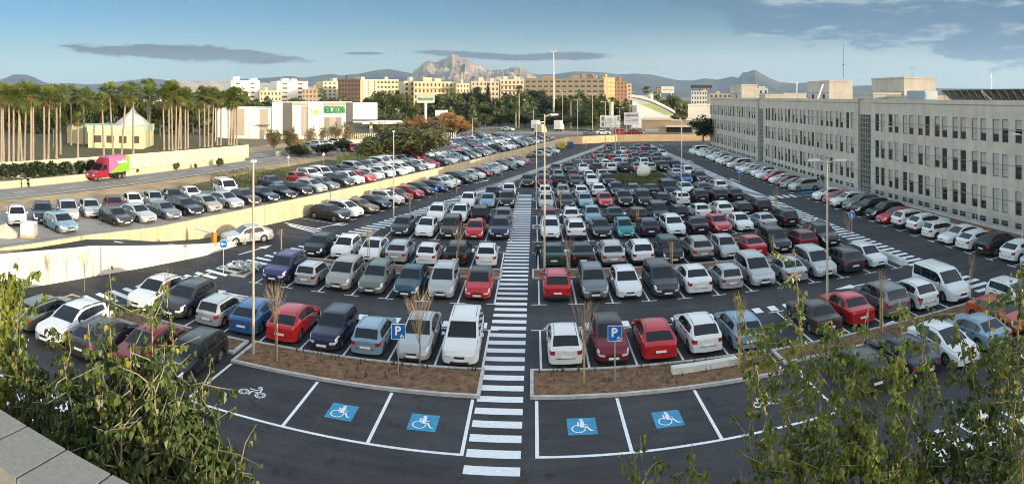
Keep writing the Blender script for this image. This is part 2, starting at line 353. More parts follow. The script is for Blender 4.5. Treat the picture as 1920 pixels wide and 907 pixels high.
ALT = {'hb': ['hb','h2','h3','h2'], 'sm': ['sm','sm','h3'], 'su': ['su','s2'], 'sd': ['sd','s3'], 'mp': ['mp','m2']}
RV = random.Random(77)
SPEC['cp'] = scaled('sd', 'coupe_car', 'coupe', .97, 1.0, .96); SPEC['cp']['lamp'] = 1.2; SPEC['sm'].setdefault('lamp', 1.0); SPEC['ct'].setdefault('lamp', 1.0)

def car_parts(sp):
    """faces of one car by part name; nose towards -Y, origin on the ground under the middle"""
    L, W, R, cl = sp['L'], sp['W'], sp['R'], sp['clear']
    Ra = R + .05
    us = set()
    for pts in (sp['top'], sp['belt']): us |= {p[0] for p in pts}
    for k in ('ws','rw','sw'): us |= set(sp[k])
    for p in sp['pil']: us |= set(p)
    us |= {.14, L-.14, L-.3, .42, .30*sp['lamp'], .05, sp['ws'][0]-.06}
    for xc in (sp['xf'], sp['xr']):
        us |= {xc - Ra - .004, xc + Ra + .004}
        for a in range(0, 181, 30): us.add(xc + Ra*cos(radians(a)))
    us = sorted(us); st = [us[0]]
    for u in us[1:]:
        if u - st[-1] > .003: st.append(u)
    hmax = max(z for _, z in sp['top'])
    def hw(u):
        a = min(1, u/.55); b = min(1, (L-u)/.5)
        return W/2 * (.80 + .20*sin(a*pi/2)**.7) * (.86 + .14*sin(b*pi/2)**.7)
    def section(u):
        zt = lerp_pts(sp['top'], u); zb = min(lerp_pts(sp['belt'], u), zt - .035); w = hw(u)
        lift = .10*max(0, 1-u/.3)*0.5 + .08*max(0, 1-(L-u)/.3)
        zbot = cl + lift*.4
        for xc in (sp['xf'], sp['xr']):
            d = abs(u - xc)
            if d <= Ra + .0005: zbot = max(zbot, R + sqrt(max(0, Ra*Ra - d*d)))
        n1 = cl + .34*(zb-cl); n2 = cl + .70*(zb-cl)
        z1 = max(n1, zbot+.015); z2 = max(n2, zbot+.03); zb2 = max(zb, z2+.02)
        g = max(0, min(1, (zt-zb)/max(.1, hmax-zb-.02)))
        wt = w*.93 - sp['inset']*g*.9
        cr = .035 + .03*g
        zed = zt - cr - .055*g
        zed = max(zed, zb2 + .008)
        wb = w*.955
        return [(w*.965, zbot), (w, z1), (w*.995, z2), (w*.972, zb2), (wb*.985, zb2+.012*(.3+g)), (wt + .02*g, max(zed, zb2+.014*(.3+g))), (wt-.01, max(zt-cr*.45, zed+.004)), (wt*.86, max(zt-cr*.12, zed+.006)), (wt*.45, zt), (0, zt+.008)]
    secs = [section(u) for u in st]
    parts = {}
    def put(tagname, quad, mi=0):
        parts.setdefault(tagname, MB()).poly(quad, mi)
    y0 = -L/2
    for i in range(len(st)-1):
        um = (st[i]+st[i+1])/2; A, B = secs[i], secs[i+1]
        for j in range(9):
            t = 'body'; mi = 0
            if j == 4 and sp['sw'][0] <= um <= sp['sw'][1] and A[5][1]-A[4][1] + B[5][1]-B[4][1] > .06:
                t = 'side_window'
                if any(a <= um <= b for a, b in sp['pil']): mi = 1
            elif j in (7, 8) and sp['ws'][0] <= um <= sp['ws'][1]: t = 'windscreen'
            elif j in (7, 8) and sp['ws'][0]-.061 < um < sp['ws'][0]: t = 'windscreen'; mi = 1
            elif j in (7, 8) and sp['rw'][0] <= um <= sp['rw'][1]: t = 'rear_window'
            elif j >= 6 and sp['ws'][1] < um < sp['rw'][0]: t = 'roof'
            elif (j == 2 and um < .25) or (j in (3, 4, 5) and .05 < um < .30*sp['lamp']): t = 'headlight'
            elif j == 2 and um > L-.14: t = 'taillight'
            elif j == 0 and sp['clad']: mi = 1
            for s in (1, -1):
                q = [(s*A[j][0], y0+st[i], A[j][1]), (s*B[j][0], y0+st[i+1], B[j][1]), (s*B[j+1][0], y0+st[i+1], B[j+1][1]), (s*A[j+1][0], y0+st[i], A[j+1][1])]
                if s < 0: q.reverse()
                tt = t + ('_l' if s > 0 else '_r') if t in ('side_window','headlight','taillight') else t
                put(tt, q, mi)
    for end in (0, 1):
        sec = secs[0] if end == 0 else secs[-1]; y = y0 if end == 0 else y0 + L; sg = -1 if end == 0 else 1
        blg = .17 if end == 0 else .07
        hl = .62 if end == 0 else .74; fr = [-1, -.87, -hl, -.36, -.15, .15, .36, hl, .87, 1]
        def P(f, j):
            x, z = sec[j]; return (x*f, y + sg*blg*(1-f*f)*(1 if j < 4 else .6), z)
        for j in range(9):
            for a, b in zip(fr, fr[1:]):
                m = abs(a+b)/2
                t = 'body'; mi = 0
                if j == 2 and m > hl: t = ('headlight' if end == 0 else 'taillight') + ('_l' if a+b > 0 else '_r')
                elif j == 2 and m < .4 and end == 0: t = 'grille'
                elif j == 0 and m < .6 and end == 0: t = 'grille'
                elif j == 0 and end and (sp['clad'] or sp['word'] == 'people carrier'): mi = 1
                q = [P(a, j), P(b, j), P(b, j+1), P(a, j+1)]
                if end: q.reverse()
                put(t, q, mi)
    # shut lines, handles, roof rails
    sm_ = parts['body']; nh = 0
    ul = [sp['sw'][0]+.05] + [sum(p)/2 for p in sp['pil'][:1]] + [min(sp['pil'][-1][1], sp['xr']-.1)]
    for n_, u in enumerate(ul):
        A, B = section(u-.013), section(u+.013)
        for s in (1, -1):
            for j in (0, 1, 2):
                e = .004; z0_ = max(A[j][1], B[j][1]) + (.03 if j == 0 else 0)
                sm_.poly([(s*(A[j][0]+e), y0+u-.013, max(A[j][1], z0_ if j == 0 else 0)), (s*(B[j][0]+e), y0+u+.013, max(B[j][1], z0_ if j == 0 else 0)), (s*(B[j+1][0]+e), y0+u+.013, B[j+1][1]), (s*(A[j+1][0]+e), y0+u-.013, A[j+1][1])], 1)
            if n_: nh += 1; hd = parts.setdefault('door_handle_%d' % nh, MB()); x_, z_ = A[2][0]*.55+A[3][0]*.45, A[2][1]*.45+A[3][1]*.55; xs = sorted((s*(x_-.01), s*(x_+.035))); hd.box(xs[0], y0+u-.26, z_-.02, xs[1], y0+u-.08, z_+.02)
    A = secs[-1]
    for a, b in ((-.62,.62),): sm_.box(A[2][0]*a, y0+L-.0, A[1][1]+.06, A[2][0]*b, y0+L+.070, A[1][1]+.085, 1)
    def strip(ua, ub, ja, fa, w_, n_=5):      # thin dark panel gap running lengthwise on the upper skin
        for s in (1, -1):
            for i in range(n_):
                u0, u1 = ua+(ub-ua)*i/n_, ua+(ub-ua)*(i+1)/n_; P0_, P1_ = section(u0), section(u1)
                x0, x1 = P0_[ja][0]*fa, P1_[ja][0]*fa
                z0_, z1_ = P0_[ja][1]+.006, P1_[ja][1]+.006
                sm_.poly([(s*x0,y0+u0,z0_),(s*x1,y0+u1,z1_),(s*(x1-w_),y0+u1,z1_+.003),(s*(x0-w_),y0+u0,z0_+.003)], 1)
    strip(.30, sp['ws'][0]-.1, 6, .985, .018); strip(sp['ws'][1]+.03, sp['rw'][0]-.05, 7, 1.0, .03)
    if sp['clad'] or sp['word'] == 'estate car':
        for s in (1, -1):
            pt = []; rl_ = MB(); parts['roof_rail_%d' % s] = rl_
            for u in (sp['ws'][1]+.12, sp['ws'][1]+.3, sp['rw'][0]-.3, sp['rw'][0]-.1):
                q = section(u); pt.append((s*(q[6][0]-.02), y0+u, q[6][1] + (.05 if .2 < u-sp['ws'][1] < sp['rw'][0]-sp['ws'][1]-.2 else .0)))
            rl_.tube(pt, .022, 5)
    z1f = secs[0][1][1]; z1r = secs[-1][2][1]
    k = MB(); k.box(-.26, y0-.19, z1f+.02, .26, y0-.165, z1f+.13); parts['plate_f'] = k
    k = MB(); k.box(-.26, y0+L+.066, z1r-.13, .26, y0+L+.092, z1r-.02); parts['plate_r'] = k
    u = MB(); u.box(-W/2+.2, y0+.2, .17, W/2-.2, y0+L-.2, .62); parts['underbody'] = u
    zm = lerp_pts(sp['belt'], sp['sw'][0]+.1) + .06; ym = y0 + sp['sw'][0] + .12; xm = hw(sp['sw'][0])*.97
    for s, nm in ((1,'mirror_l'), (-1,'mirror_r')):
        k = MB(); xs = sorted((s*xm, s*(xm+.17))); k.cbox(xs[0], ym-.05, zm-.05, xs[1], ym+.06, zm+.08, .03); parts[nm] = k
    return parts

def wheel_mesh(R):
    k = MB(); w = .105
    prof = [(R*.62, -w), (R*.93, -w), (R, -w*.7), (R, w*.7), (R*.93, w), (R*.62, w)]
    n = 16; b = 0
    for r, x in prof:
        for j in range(n):
            t = 2*pi*j/n; k.v.append((x, r*cos(t), r*sin(t)))
    for i in range(len(prof)-1):
        for j in range(n):
            k.f.append((i*n+j, i*n+(j+1)%n, (i+1)*n+(j+1)%n, (i+1)*n+j)); k.m.append(0)
    rim = MB()
    for sx in (-1, 1):
        x = sx*w*.86
        for a in range(5):
            t0, t1 = 2*pi*a/5 - .36, 2*pi*a/5 + .36
            rim.poly([(x, R*.14*cos(t0), R*.14*sin(t0)), (x, R*.63*cos(t0*1), R*.63*sin(t0)), (x, R*.65*cos((t0+t1)/2), R*.65*sin((t0+t1)/2)), (x, R*.63*cos(t1), R*.63*sin(t1)), (x, R*.14*cos(t1), R*.14*sin(t1))])
        rim.disc_x((x*.99, 0, 0), R*.55, R*.66, 16); rim.disc_x((x*1.01, 0, 0), 0.001, R*.17, 10)
        k.disc_x((sx*w*.6, 0, 0), 0.001, R*.66, 16)
    return k, rim

PAINTED = {'body', 'roof', 'mirror_l', 'mirror_r'}
PMAT = {'body': None, 'roof': None, 'mirror_l': None, 'mirror_r': None, 'side_window_l': M_GLASS, 'side_window_r': M_GLASS, 'windscreen': M_GLASS, 'rear_window': M_GLASS, 'trim': M_DARK, 'grille': M_DARK,
        'headlight_l': M_HEAD, 'headlight_r': M_HEAD, 'taillight_l': M_TAIL, 'taillight_r': M_TAIL, 'plate_f': M_PLATE, 'plate_r': M_PLATE, 'underbody': M_DARK, 'door_seam': M_DARK, 'door_handle': M_DARK, 'roof_rail': M_DARK}
PNAME = {'plate_f': 'licence_plate', 'plate_r': 'licence_plate', 'mirror_l': 'wing_mirror', 'mirror_r': 'wing_mirror', 'headlight_l': 'headlight', 'headlight_r': 'headlight',
         'taillight_l': 'tail_light', 'taillight_r': 'tail_light', 'side_window_l': 'side_window', 'side_window_r': 'side_window', 'trim': 'pillar_trim'}
P0 = PAINT['W'][1]
def pname(nm): return 'door_handle' if nm.startswith('door_handle') else 'roof_rail' if nm.startswith('roof_rail') else PNAME.get(nm, nm)
CAR = {}
def car_proto(t):
    if t in CAR: return CAR[t]
    sp = SPEC[t]; parts = car_parts(sp); det = []
    one = MB(); order = [None, M_GLASS, M_DARK, M_HEAD, M_TAIL, M_PLATE, M_TYRE, M_RIM]
    for nm, k in parts.items():
        m = PMAT[nm.split('_1')[0].split('_2')[0].split('_3')[0].split('_4')[0].split('_-')[0]] if nm.startswith(('door_handle','roof_rail')) else PMAT[nm]
        # weld the quads so that they shade smoothly
        bm = bmesh.new(); tmp = k.mesh('t', [m or P0, M_DARK]); bm.from_mesh(tmp); bmesh.ops.remove_doubles(bm, verts=bm.verts, dist=1e-4)
        bm.to_mesh(tmp); bm.free()
        tmp.polygons.foreach_set('use_smooth', [True]*len(tmp.polygons)); tmp.set_sharp_from_angle(angle=radians(32)); tmp.name = pname(nm)
        det.append((nm, tmp)); one.add(k.v, k.f, order.index(m)); one.m[-len(k.f):] = [2 if q else order.index(m) for q in k.m]
    wk, rk = wheel_mesh(sp['R']); wm = wk.mesh('wheel', M_TYRE, 40); rm = rk.mesh('rim', M_RIM)
    wl = [(s*(sp['W']/2-.125), -sp['L']/2 + xc, sp['R']) for xc in (sp['xf'], sp['xr']) for s in (1, -1)]
    for p in wl:
        one.add([(a+p[0], b+p[1], c+p[2]) for a, b, c in wk.v], wk.f, 6); one.add([(a+p[0], b+p[1], c+p[2]) for a, b, c in rk.v], rk.f, 7)
    fm = one.mesh(sp['kind'], [P0] + order[1:])
    bm = bmesh.new(); bm.from_mesh(fm); bmesh.ops.remove_doubles(bm, verts=bm.verts, dist=1e-4); bm.to_mesh(fm); bm.free()
    fm.polygons.foreach_set('use_smooth', [True]*len(fm.polygons)); fm.set_sharp_from_angle(angle=radians(32))
    CAR[t] = dict(det=det, wheel=wm, rim=rm, wl=wl, far=fm, one=one)
    return CAR[t]

CARS = []      # every parked car: (distance, type, colour, roof colour, x, y, z, rz, label, group)
def car(t, c, x, y, z, rz, label, group, roof=None):
    CARS.append((sqrt(x*x+y*y+(H-z)**2), t, c, roof or c, x, y, z, rz, label, group))

def emit_cars(limit):
    CARS.sort(key=lambda k: k[0]); far = MB(); fmats = [M_GLASS, M_DARK, M_HEAD, M_TAIL, M_PLATE, M_TYRE, M_RIM]; fidx = {}
    for i, (d, t, c, roof, x, y, z, rz, label, group) in enumerate(CARS):
        if t in ALT: t = RV.choice(ALT[t])
        pr = car_proto(t); sp = SPEC[t]; pm = PAINT[c][1]; cat = 'van' if t == 'vn' else 'car'
        if i < limit and d < 78:
            r = thing(sp['kind'], label, cat, (x, y, z), rz, group); r.scale = (1+jit(.025), 1+jit(.04), 1+jit(.035))
            for nm, me in pr['det']:
                o = link(pname(nm), me, r)
                if nm in PAINTED:
                    o.material_slots[0].link = 'OBJECT'; o.material_slots[0].material = PAINT[roof][1] if nm == 'roof' else pm
            for p in pr['wl']:
                w = link('wheel', pr['wheel'], r, p); link('rim', pr['rim'], w)
        elif i < limit:
            o = link(sp['kind'], pr['far'], None, (x, y, z), rz); tag(o, label, cat, group); o.scale = (1+jit(.025), 1+jit(.04), 1+jit(.035))
            o.material_slots[0].link = 'OBJECT'; o.material_slots[0].material = pm
        else:
            if c not in fidx: fidx[c] = len(fmats); fmats.append(pm)
            k = pr['one']; ca, sa = cos(rz), sin(rz); b = len(far.v)
            far.v += [(x+a*ca-e*sa, y+a*sa+e*ca, z+g) for a, e, g in k.v]
            far.f += [tuple(b+q for q in f) for f in k.f]; far.m += [fidx[c] if q == 0 else q-1 for q in k.m]
    if far.v:
        o = far.build('distant_parked_cars', fmats, smooth=32); tag(o, 'far rows of small parked cars packed together at the back of both car parks', 'cars', kind='stuff')

NAME = {'mp':'people carrier','su':'SUV','ct':'city car','hb':'hatchback','sm':'hatchback','sd':'saloon','es':'estate car','vn':'small van','cp':'coupe'}
def rowlist(s): return [q.strip() for q in s.split(',')]
GLOW = 'cars parked in the lower car park'; GUP = 'cars parked on the upper level'

def pathx(y): return -19.3 + .345*(y-48)          # left footpath of the lower car park
def pathr(y): return 28.2 + .02*(y-36)            # right footpath
ROWS = {  # row: (near end Y, left list going out from the zebra crossing, right list likewise)
 1: (28.95, 'W.mp.F, S.sd.F, LB.sm.R, N.hb.F, R.hb.R, B.hb.R, S.hb.R, DG.su.F, W.su.F',
     'W.sm.R, DR.hb.F.K, R.hb.R, W.hb.R, LB.hb.R, -, BR.sd.R, R.sd.R, G.mp.R, W.sm.R, W.vn.F'),
 2: (38.2, 'R.sm.F.K, S.mp.F, TB.sd.F, GG.es.F, BE.mp.F, S.sm.R, PU.su.F', 'R.su.R, G.su.F, W.hb.F, DG.mp.F, W.sd.R, S.sm.R, S.mp.F, S.sd.R, S.mp.F, DG.su.R, W.hb.F'),
 3: (45.7, 'W.sm.R, K.su.R, W.ct.R, S.hb.R, W.hb.F, W.sm.F, K.hb.F', 'GN.sd.R, K.sd.R, S.su.R, W.su.R, K.mp.F, BE.su.R, S.ct.F, R.sd.R, K.mp.F, DR.hb.R, K.su.F'),
 4: (54.6, 'N.su.F, R.hb.F, BR.mp.F, W.hb.F, DG.hb.F', 'W.su.F, W.su.R, K.sd.F, T.ct.F, N.hb.R, W.su.F, K.sd.R, R.sd.F, W.sd.F, S.sd.R, K.su.R'),
 5: (61.3, 'G.hb.R, K.su.R, W.su.F, W.su.F', 'DR.hb.R, W.hb.R, LB.hb.F, GN.sd.R, BR.hb.R, K.mp.F, K.hb.R, W.sd.R, W.su.R, K.hb.R, K.su.R'),
 6: (70.2, 'K.su.F, LB.hb.F, W.hb.F', 'S.sd.F, DG.hb.F, LB.sd.F, R.sd.F, K.su.F, K.mp.F, N.hb.R, W.hb.R, K.su.R, K.su.R, K.sd.R'),
 7: (77.2, 'W.su.F, DG.hb.R', 'W.hb.R, S.hb.F, W.hb.R, W.su.R, N.su.F, G.sd.F, K.sd.R, N.vn.F, W.hb.F, BR.hb.R, W.su.R'),
}
ROWN = {i: (ORD[i-1] + ' row' if i > 1 else 'front row') for i in range(1, 20)}
rc = random.Random(11)
def jit(a): return rc.uniform(-a, a)
def put_row(row, y, toks, x0, step, where):
    k = 0
    for i, tk in enumerate(toks):
        if tk == '-' or not tk: continue
        q = tk.split('.'); k += 1; L = SPEC[q[1]]['L']
        face = 'nose' if q[2] == 'F' else 'tail'
        nm = ('dark-roofed ' if len(q) > 3 else '') + NAME[q[1]]
        car(q[1], q[0], x0 + step*i + jit(.09), y + L/2 + (jit(.18) + .12), 0, (0 if q[2] == 'F' else pi) + jit(.02),
            '%s %s, %s to camera, %s %s in %s' % (PAINT[q[0]][0], nm, face, ordn(k), where, ROWN[row]), GLOW, q[3] if len(q) > 3 else None)
for row, (y, l, r) in ROWS.items():
    put_row(row, y, rowlist(l), -3.6 if row < 4 else -3.15, -2.34, 'left of zebra crossing')
    put_row(row, y, rowlist(r), 1.56, 2.34, 'right of zebra crossing')

# the small near row in front of the planted strip, both outer ends
for x, y, t, c, f, lab in [(-15.6,22.3,'es','K','F','black estate car, nose to camera, beside the left motorcycle bay'), (-18.1,22.2,'sd','DR','F','dark red saloon half hidden behind the near left tree'),
        (-20.5,22.0,'hb','DG','R','dark grey hatchback, tail to camera, between dark red saloon and white SUV'), (-22.9,22.0,'su','W','F','white SUV, nose to camera, behind the tip of the near left tree'),
        (-25.4,22.2,'es','GG','R','grey green estate car at the left end of the near row'),
        (14.4,22.2,'hb','DG','R','dark grey hatchback behind the leaves of the near right tree'), (16.9,22.1,'sd','N','R','navy blue saloon behind the leaves of the near right tree'),
        (19.3,22.0,'hb','W','F','white hatchback, nose to camera, behind the near right trees'), (21.8,22.2,'cp','LB','R','light blue coupe, tail to camera, between the two near right trees'),
        (24.3,23.0,'hb','O','F','orange red hatchback, nose to camera, near the right edge'), (27.2,24.6,'hb','W','F','white hatchback at the right end of the near row')]:
    car(t, c, x, y + SPEC[t]['L']/2 - .1, 0, (0 if f == 'F' else pi) + jit(.03), lab, GLOW)

# rows further back run right across, bounded by the two footpaths
PAL = ['W']*18 + ['S']*9 + ['G']*8 + ['DG']*11 + ['K']*20 + ['R']*6 + ['DR']*5 + ['N']*4 + ['B']*4 + ['LB']*4 + ['BE']*2 + ['BR']*2 + ['BZ']*1
TYP = ['hb']*9 + ['sm']*5 + ['ct']*3 + ['sd']*7 + ['su']*8 + ['mp']*4 + ['es']*2
KNOWN = {8: {-1:'BR.su.F', 0:'DR.mp.F', 1:'K.su.R', 2:'DG.hb.F', 3:'W.su.F', 4:'K.su.F', 9:'B.hb.F', 10:'K.su.F', 11:'W.su.R', -2:'B.vn.F'},
         9: {-1:'DR.hb.R', 0:'B.hb.F', 1:'LB.hb.F', 2:'DR.hb.F', 3:'W.hb.R', 4:'W.hb.F', 9:'S.sd.R'},
         10: {0:'YG.ct.F', 1:'DR.hb.F', 2:'DG.su.F', 3:'W.hb.F', 4:'BR.su.R', 5:'W.mp.R', 6:'DG.su.R', 7:'S.hb.F', 8:'S.es.R', 9:'K.su.F', 10:'N.su.F'},
         11: {1:'DG.mp.R', 2:'-', 3:'-', 4:'-', 5:'W.hb.R'}, 12: {1:'-', 2:'-', 3:'-', 4:'-', 6:'R.hb.R', 7:'W.sd.R'}, 13: {2:'S.sd.F', 3:'-', 4:'-', 5:'R.hb.F', 6:'DG.su.F', 8:'R.hb.F', 9:'R.hb.F'},
         14: {3:'-', 4:'-', 5:'-', 6:'-', 7:'-', 8:'W.hb.F'}, 15: {2:'-', 3:'-', 4:'-', 5:'K.su.F', 6:'-', 7:'BR.su.F', 8:'-', 9:'-', 10:'B.hb.F', 11:'K.su.F'}}
YR = {8: 86.6, 9: 93.4, 10: 102.2, 11: 109.2, 12: 118.2, 13: 125.2, 14: 134.2, 15: 142.0}
for row, y in YR.items():
    n = 0
    for k in range(-6, 14):
        x = 1.56 + 2.36*k
        if x - 1.3 < pathx(y+2.5)+1.2 or x + 1.2 > pathr(y)-1.2: continue
        if row in (8, 9) and 11.6 < x < 22.0: continue          # the planted square
        tk = KNOWN.get(row, {}).get(k)
        p = rc.random(); c = rc.choice(PAL); t = rc.choice(TYP); f = rc.choice('FFR')
        if tk == '-': continue
        if tk: c, t, f = tk.split('.')
        elif p > (.94 if row < 12 else .8): continue
        n += 1; L = SPEC[t]['L']
        car(t, c, x + jit(.1), y + L/2 + .15 + jit(.2), 0, (0 if f == 'F' else pi) + jit(.02),
            '%s %s, %s to camera, %s from left in %s' % (PAINT[c][0], NAME[t], 'nose' if f == 'F' else 'tail', ordn(n), ROWN[row]), GLOW)

# cars nosing out from the retaining wall
def wallx(y): return -26.5 + .333*(y-54.7)
WD = Vector((.316, .949)); WN = Vector((.949, -.316))
WR = rowlist('K.su.F, W.mp.F, BZ.sd.F, K.sd.F, W.su.F, DR.hb.F, R.hb.F, DG.hb.F, N.sd.F, W.su.F, W.sm.F, K.su.F, BE.hb.F, W.hb.F, DR.hb.F, S.sd.F, S.hb.F, W.hb.F, DG.sd.F, G.hb.F, W.su.F, DR.hb.F, R.sm.F, -, -, -, -, S.sd.F, K.su.F, G.hb.F, W.su.F, -, -')
k = 0
for i, tk in enumerate(WR):
    if tk == '-': continue
    c, t, f = tk.split('.'); k += 1; yy = 61.6 + 2.72*i - (0.35*max(0, i-14)); xx = wallx(yy); L = SPEC[t]['L']; d = .75 + L/2 + jit(.15)
    car(t, c, xx + WN.x*d, yy + WN.y*d, 0, radians(71.5) + jit(.03) - .06, '%s %s nosing out from cream retaining wall, %s from near end' % (PAINT[c][0], NAME[t], ordn(k)), GLOW)

# the row along the office building
BR = rowlist('S.hb.F, W.hb.R, K.su.R, W.hb.R, W.cp.F, W.sm.R, W.su.R, W.su.R, R.cp.F, K.su.F, K.su.F, G.su.F, W.su.F, R.hb.F, W.hb.F, -, -, S.mp.F, G.hb.F, DR.hb.F, W.hb.F, R.sm.F, W.hb.F, W.su.F, G.hb.F, W.hb.F, W.hb.F, DR.sd.F, W.mp.F, DR.hb.F, W.es.F, W.hb.F, S.su.F, W.su.F, W.hb.F, S.su.F, W.hb.F, W.su.F, W.es.F, W.vn.F')
BR.reverse(); BR.reverse()
k = 0
for i, tk in enumerate(BR):
    if tk == '-': continue
    c, t, f = tk.split('.'); k += 1; yy = 31.2 + 2.62*i; L = SPEC[t]['L']; xx = 33.5 + .02*(yy-34) + L/2 + jit(.2)
    rz = radians(-88.5 if f == 'F' else 91.5) + jit(.03)
    car(t, c, xx, yy, 0, rz, '%s %s by office front, %s to lot, %s from near end' % (PAINT[c][0], NAME[t], 'nose' if f == 'F' else 'tail', ordn(k)), GLOW)

# upper level rows
ZU = 1.8
def u1x(y): return wallx(y) - 3.6
U1 = rowlist('LB.hb.F, -, DG.hb.F, S.sd.F, G.sd.F, K.es.F, BE.hb.F, S.sd.F, BR.sd.F, N.sd.F, K.sd.F, K.hb.F, S.hb.F, G.sd.F, DG.su.F, W.su.F, R.sd.F, W.hb.F, W.hb.F, W.sd.F, W.hb.F, G.sd.F, W.sd.F, R.hb.F, DG.sd.F, W.sd.F, G.hb.F, LB.sd.F, N.hb.F, G.sd.F')
U2 = rowlist('W.sm.F, N.su.F, S.mp.F, S.sd.F, DR.hb.F, W.ct.F, S.hb.F, K.hb.F, W.ct.F, -, W.vn.F, -, -, N.sd.F, -, R.hb.F, W.su.F, W.mp.F, K.sd.F, DG.hb.F, S.mp.F, K.su.F, S.hb.F, W.mp.F, W.mp.F, S.sd.F, LB.hb.F, DR.su.F, K.hb.F, W.ct.F, W.hb.F, BE.hb.F')
ru = random.Random(5)
def upper(lst, y0, xf, step, n, word, yend):
    k = 0
    for i in range(n):
        y = y0 + step*i
        if y > yend: break
        if i < len(lst):
            if lst[i] == '-': continue
            c, t, f = lst[i].split('.')
        else:
            if ru.random() < .06: continue
            c, t = ru.choice(PAL), ru.choice(TYP)
        k += 1
        car(t, c, xf(y) + ru.uniform(-.2,.2), y + ru.uniform(-.1,.1), ZU+.012, radians(68 if word.startswith('wall') else 50 + max(0, min(12, (y-50)*.3))) + ru.uniform(-.05,.05),
            '%s %s in %s of upper level, %s from its near end' % (PAINT[c][0], NAME[t], word, ordn(k)), GUP)
upper(U1, 36.2, u1x, 2.55, 60, 'wall row', 158)
upper(U2, 35.4, lambda y: -40.6 + .296*(y-36.9), 2.5, 60, 'second row', 162)
upper([], 110.5, lambda y: -40.6 + .296*(y-36.9) - 5.6, 2.6, 60, 'third row', 166)
upper([], 124, lambda y: -40.6 + .296*(y-36.9) - 13.0, 2.7, 60, 'outer row', 168)

# moving and roadside cars further off
for x, y, t, c, rz, lab in [(662,284,'mp','R',30,'red people carrier driving on the far carriageway'), (674,290,'hb','W',30,'white hatchback driving behind the reeds by the big bushes'), (793,265,'vn','W',60,'white van waiting at the road junction by the bushes'),
    (868,253,'sd','DG',40,'dark grey saloon on the main road by the orange trees'), (872,258,'es','S',40,'silver estate car on the main road by the orange trees'), (915,232,'su','K',170,'black SUV further up the main road'), (952,245,'sd','W',60,'white saloon turning off the main road'),
    (556,288,'sd','N',80,'navy blue saloon parked at the left end of the supermarket kerb'), (580,279,'hb','LB',80,'light blue hatchback parked by the supermarket kerb'), (597,277,'su','W',80,'white SUV parked left of the white hatchback by the supermarket'), (613,275,'hb','W',80,'white hatchback parked between two white cars by the supermarket'), (632,272,'su','W',80,'white SUV parked right of the small trees by the supermarket'), (648,270,'hb','W',80,'white hatchback parked beside the yellow car by the supermarket'), (672,266,'ct','Y',80,'yellow city car by the supermarket'), (693,264,'mp','S',80,'silver people carrier parked near the supermarket entrance'),
    (1108,252,'sd','G',85,'grey saloon parked on the street above the far wall'), (1131,252,'sd','W',85,'white saloon parked below the plan signboard'), (1165,252,'mp','R',85,'bright red people carrier parked below the purple signboard'), (1192,252,'es','DR',85,'dark red estate car parked below the purple signboard')]:
    p = at(x, y, ZU); car(t, c, p[0], p[1], ZU+.03, radians(rz), lab, 'cars along the far streets')
p = at(455, 452, .2); car('sd', 'S', p[0]+.2, p[1]+.5, .1, radians(-40), 'silver saloon waiting at the orange exit barrier', 'cars at the barrier')
# ------------------------------------------------------------------ the setting
def struct(name, k, m, smooth=None):
    o = k.build(name, m, smooth=smooth); o['kind'] = 'structure'; return o
def sheet(k, pts, z, mi=0):
    k.poly([(p[0], p[1], z if not isinstance(z, (list,tuple)) else z[i]) for i, p in enumerate(pts)], mi)
def bar(k, a, b, w, z, mi=0):
    """painted strip from a to b"""
    d = Vector((b[0]-a[0], b[1]-a[1])).normalized(); n = Vector((-d.y, d.x))*w/2
    k.poly([(a[0]-n.x,a[1]-n.y,z),(b[0]-n.x,b[1]-n.y,z),(b[0]+n.x,b[1]+n.y,z),(a[0]+n.x,a[1]+n.y,z)], mi)

RW = [(-40,4),(-36.6,15),(-33.7,27),(-32.0,35),(-30.0,42),(-28.7,47.5),(wallx(54.7),54.7),(wallx(80),80),(wallx(110),110),(wallx(163),163)]     # retaining wall, lot side
FARW = [(wallx(163),163),(24,171.5),(36,171),(64,169)]
hole = RW + FARW[1:] + [(64,-70),(-40,-70)]
k = MB(); sheet(k, [(p[0],p[1]) for p in hole], 0.0); struct('car_park_ground', k, M_ASPH)
outer = [(-9000,-9000),(9000,-9000),(9000,9000),(-9000,9000)]
pl = [[Vector((p[0],p[1],0)) for p in outer], [Vector((p[0],p[1],0)) for p in hole]]
tri = tessellate_polygon(pl); allp = [p for l in pl for p in l]
k = MB(); k.add([(p.x,p.y,ZU-.02) for p in allp], [tuple(t) for t in tri]); struct('ground', k, M_TERR)

# upper level: surfaces laid one above the other
def rl(off, y):  # road reference line (kerb of the near carriageway)
    return -50.6 + .172*(y-40.5) + off + max(0, y-140)*.06
ys = [0,20,40,60,80,100,120,140,160,180,205]
k = MB()
for a, b in zip(ys, ys[1:]):
    xl = lambda y: rl(0,y)
    xr = lambda y: (wallx(y)-.3) if y > 54.7 else lerp_pts([(p[1],p[0]) for p in RW], y)-.3
    if b <= 163 or a < 160: sheet(k, [(xl(a),a),(xr(a),a),(xr(min(b,163)),min(b,163)),(xl(min(b,163)),min(b,163))], ZU)
struct('upper_car_park_ground', k, M_ASPH2)
k = MB()
for a, b in zip(ys, ys[1:]): sheet(k, [(rl(-.2,a),a),(rl(5.2-max(0,(a-60))*.03,a),a),(rl(5.2-max(0,(b-60))*.03,b),b),(rl(-.2,b),b)], ZU+.004)
struct('dirt_verge', k, M_DIRT)
k = MB()
for a, b in zip(ys, ys[1:]): sheet(k, [(rl(-7.2,a),a),(rl(-.6,a),a),(rl(-.6,b),b),(rl(-7.2,b),b)], ZU+.008)
for a, b in zip(ys, ys[1:]): sheet(k, [(rl(-16.2,a),a),(rl(-8.4,a),a),(rl(-8.4,b),b),(rl(-16.2,b),b)], ZU+.008)
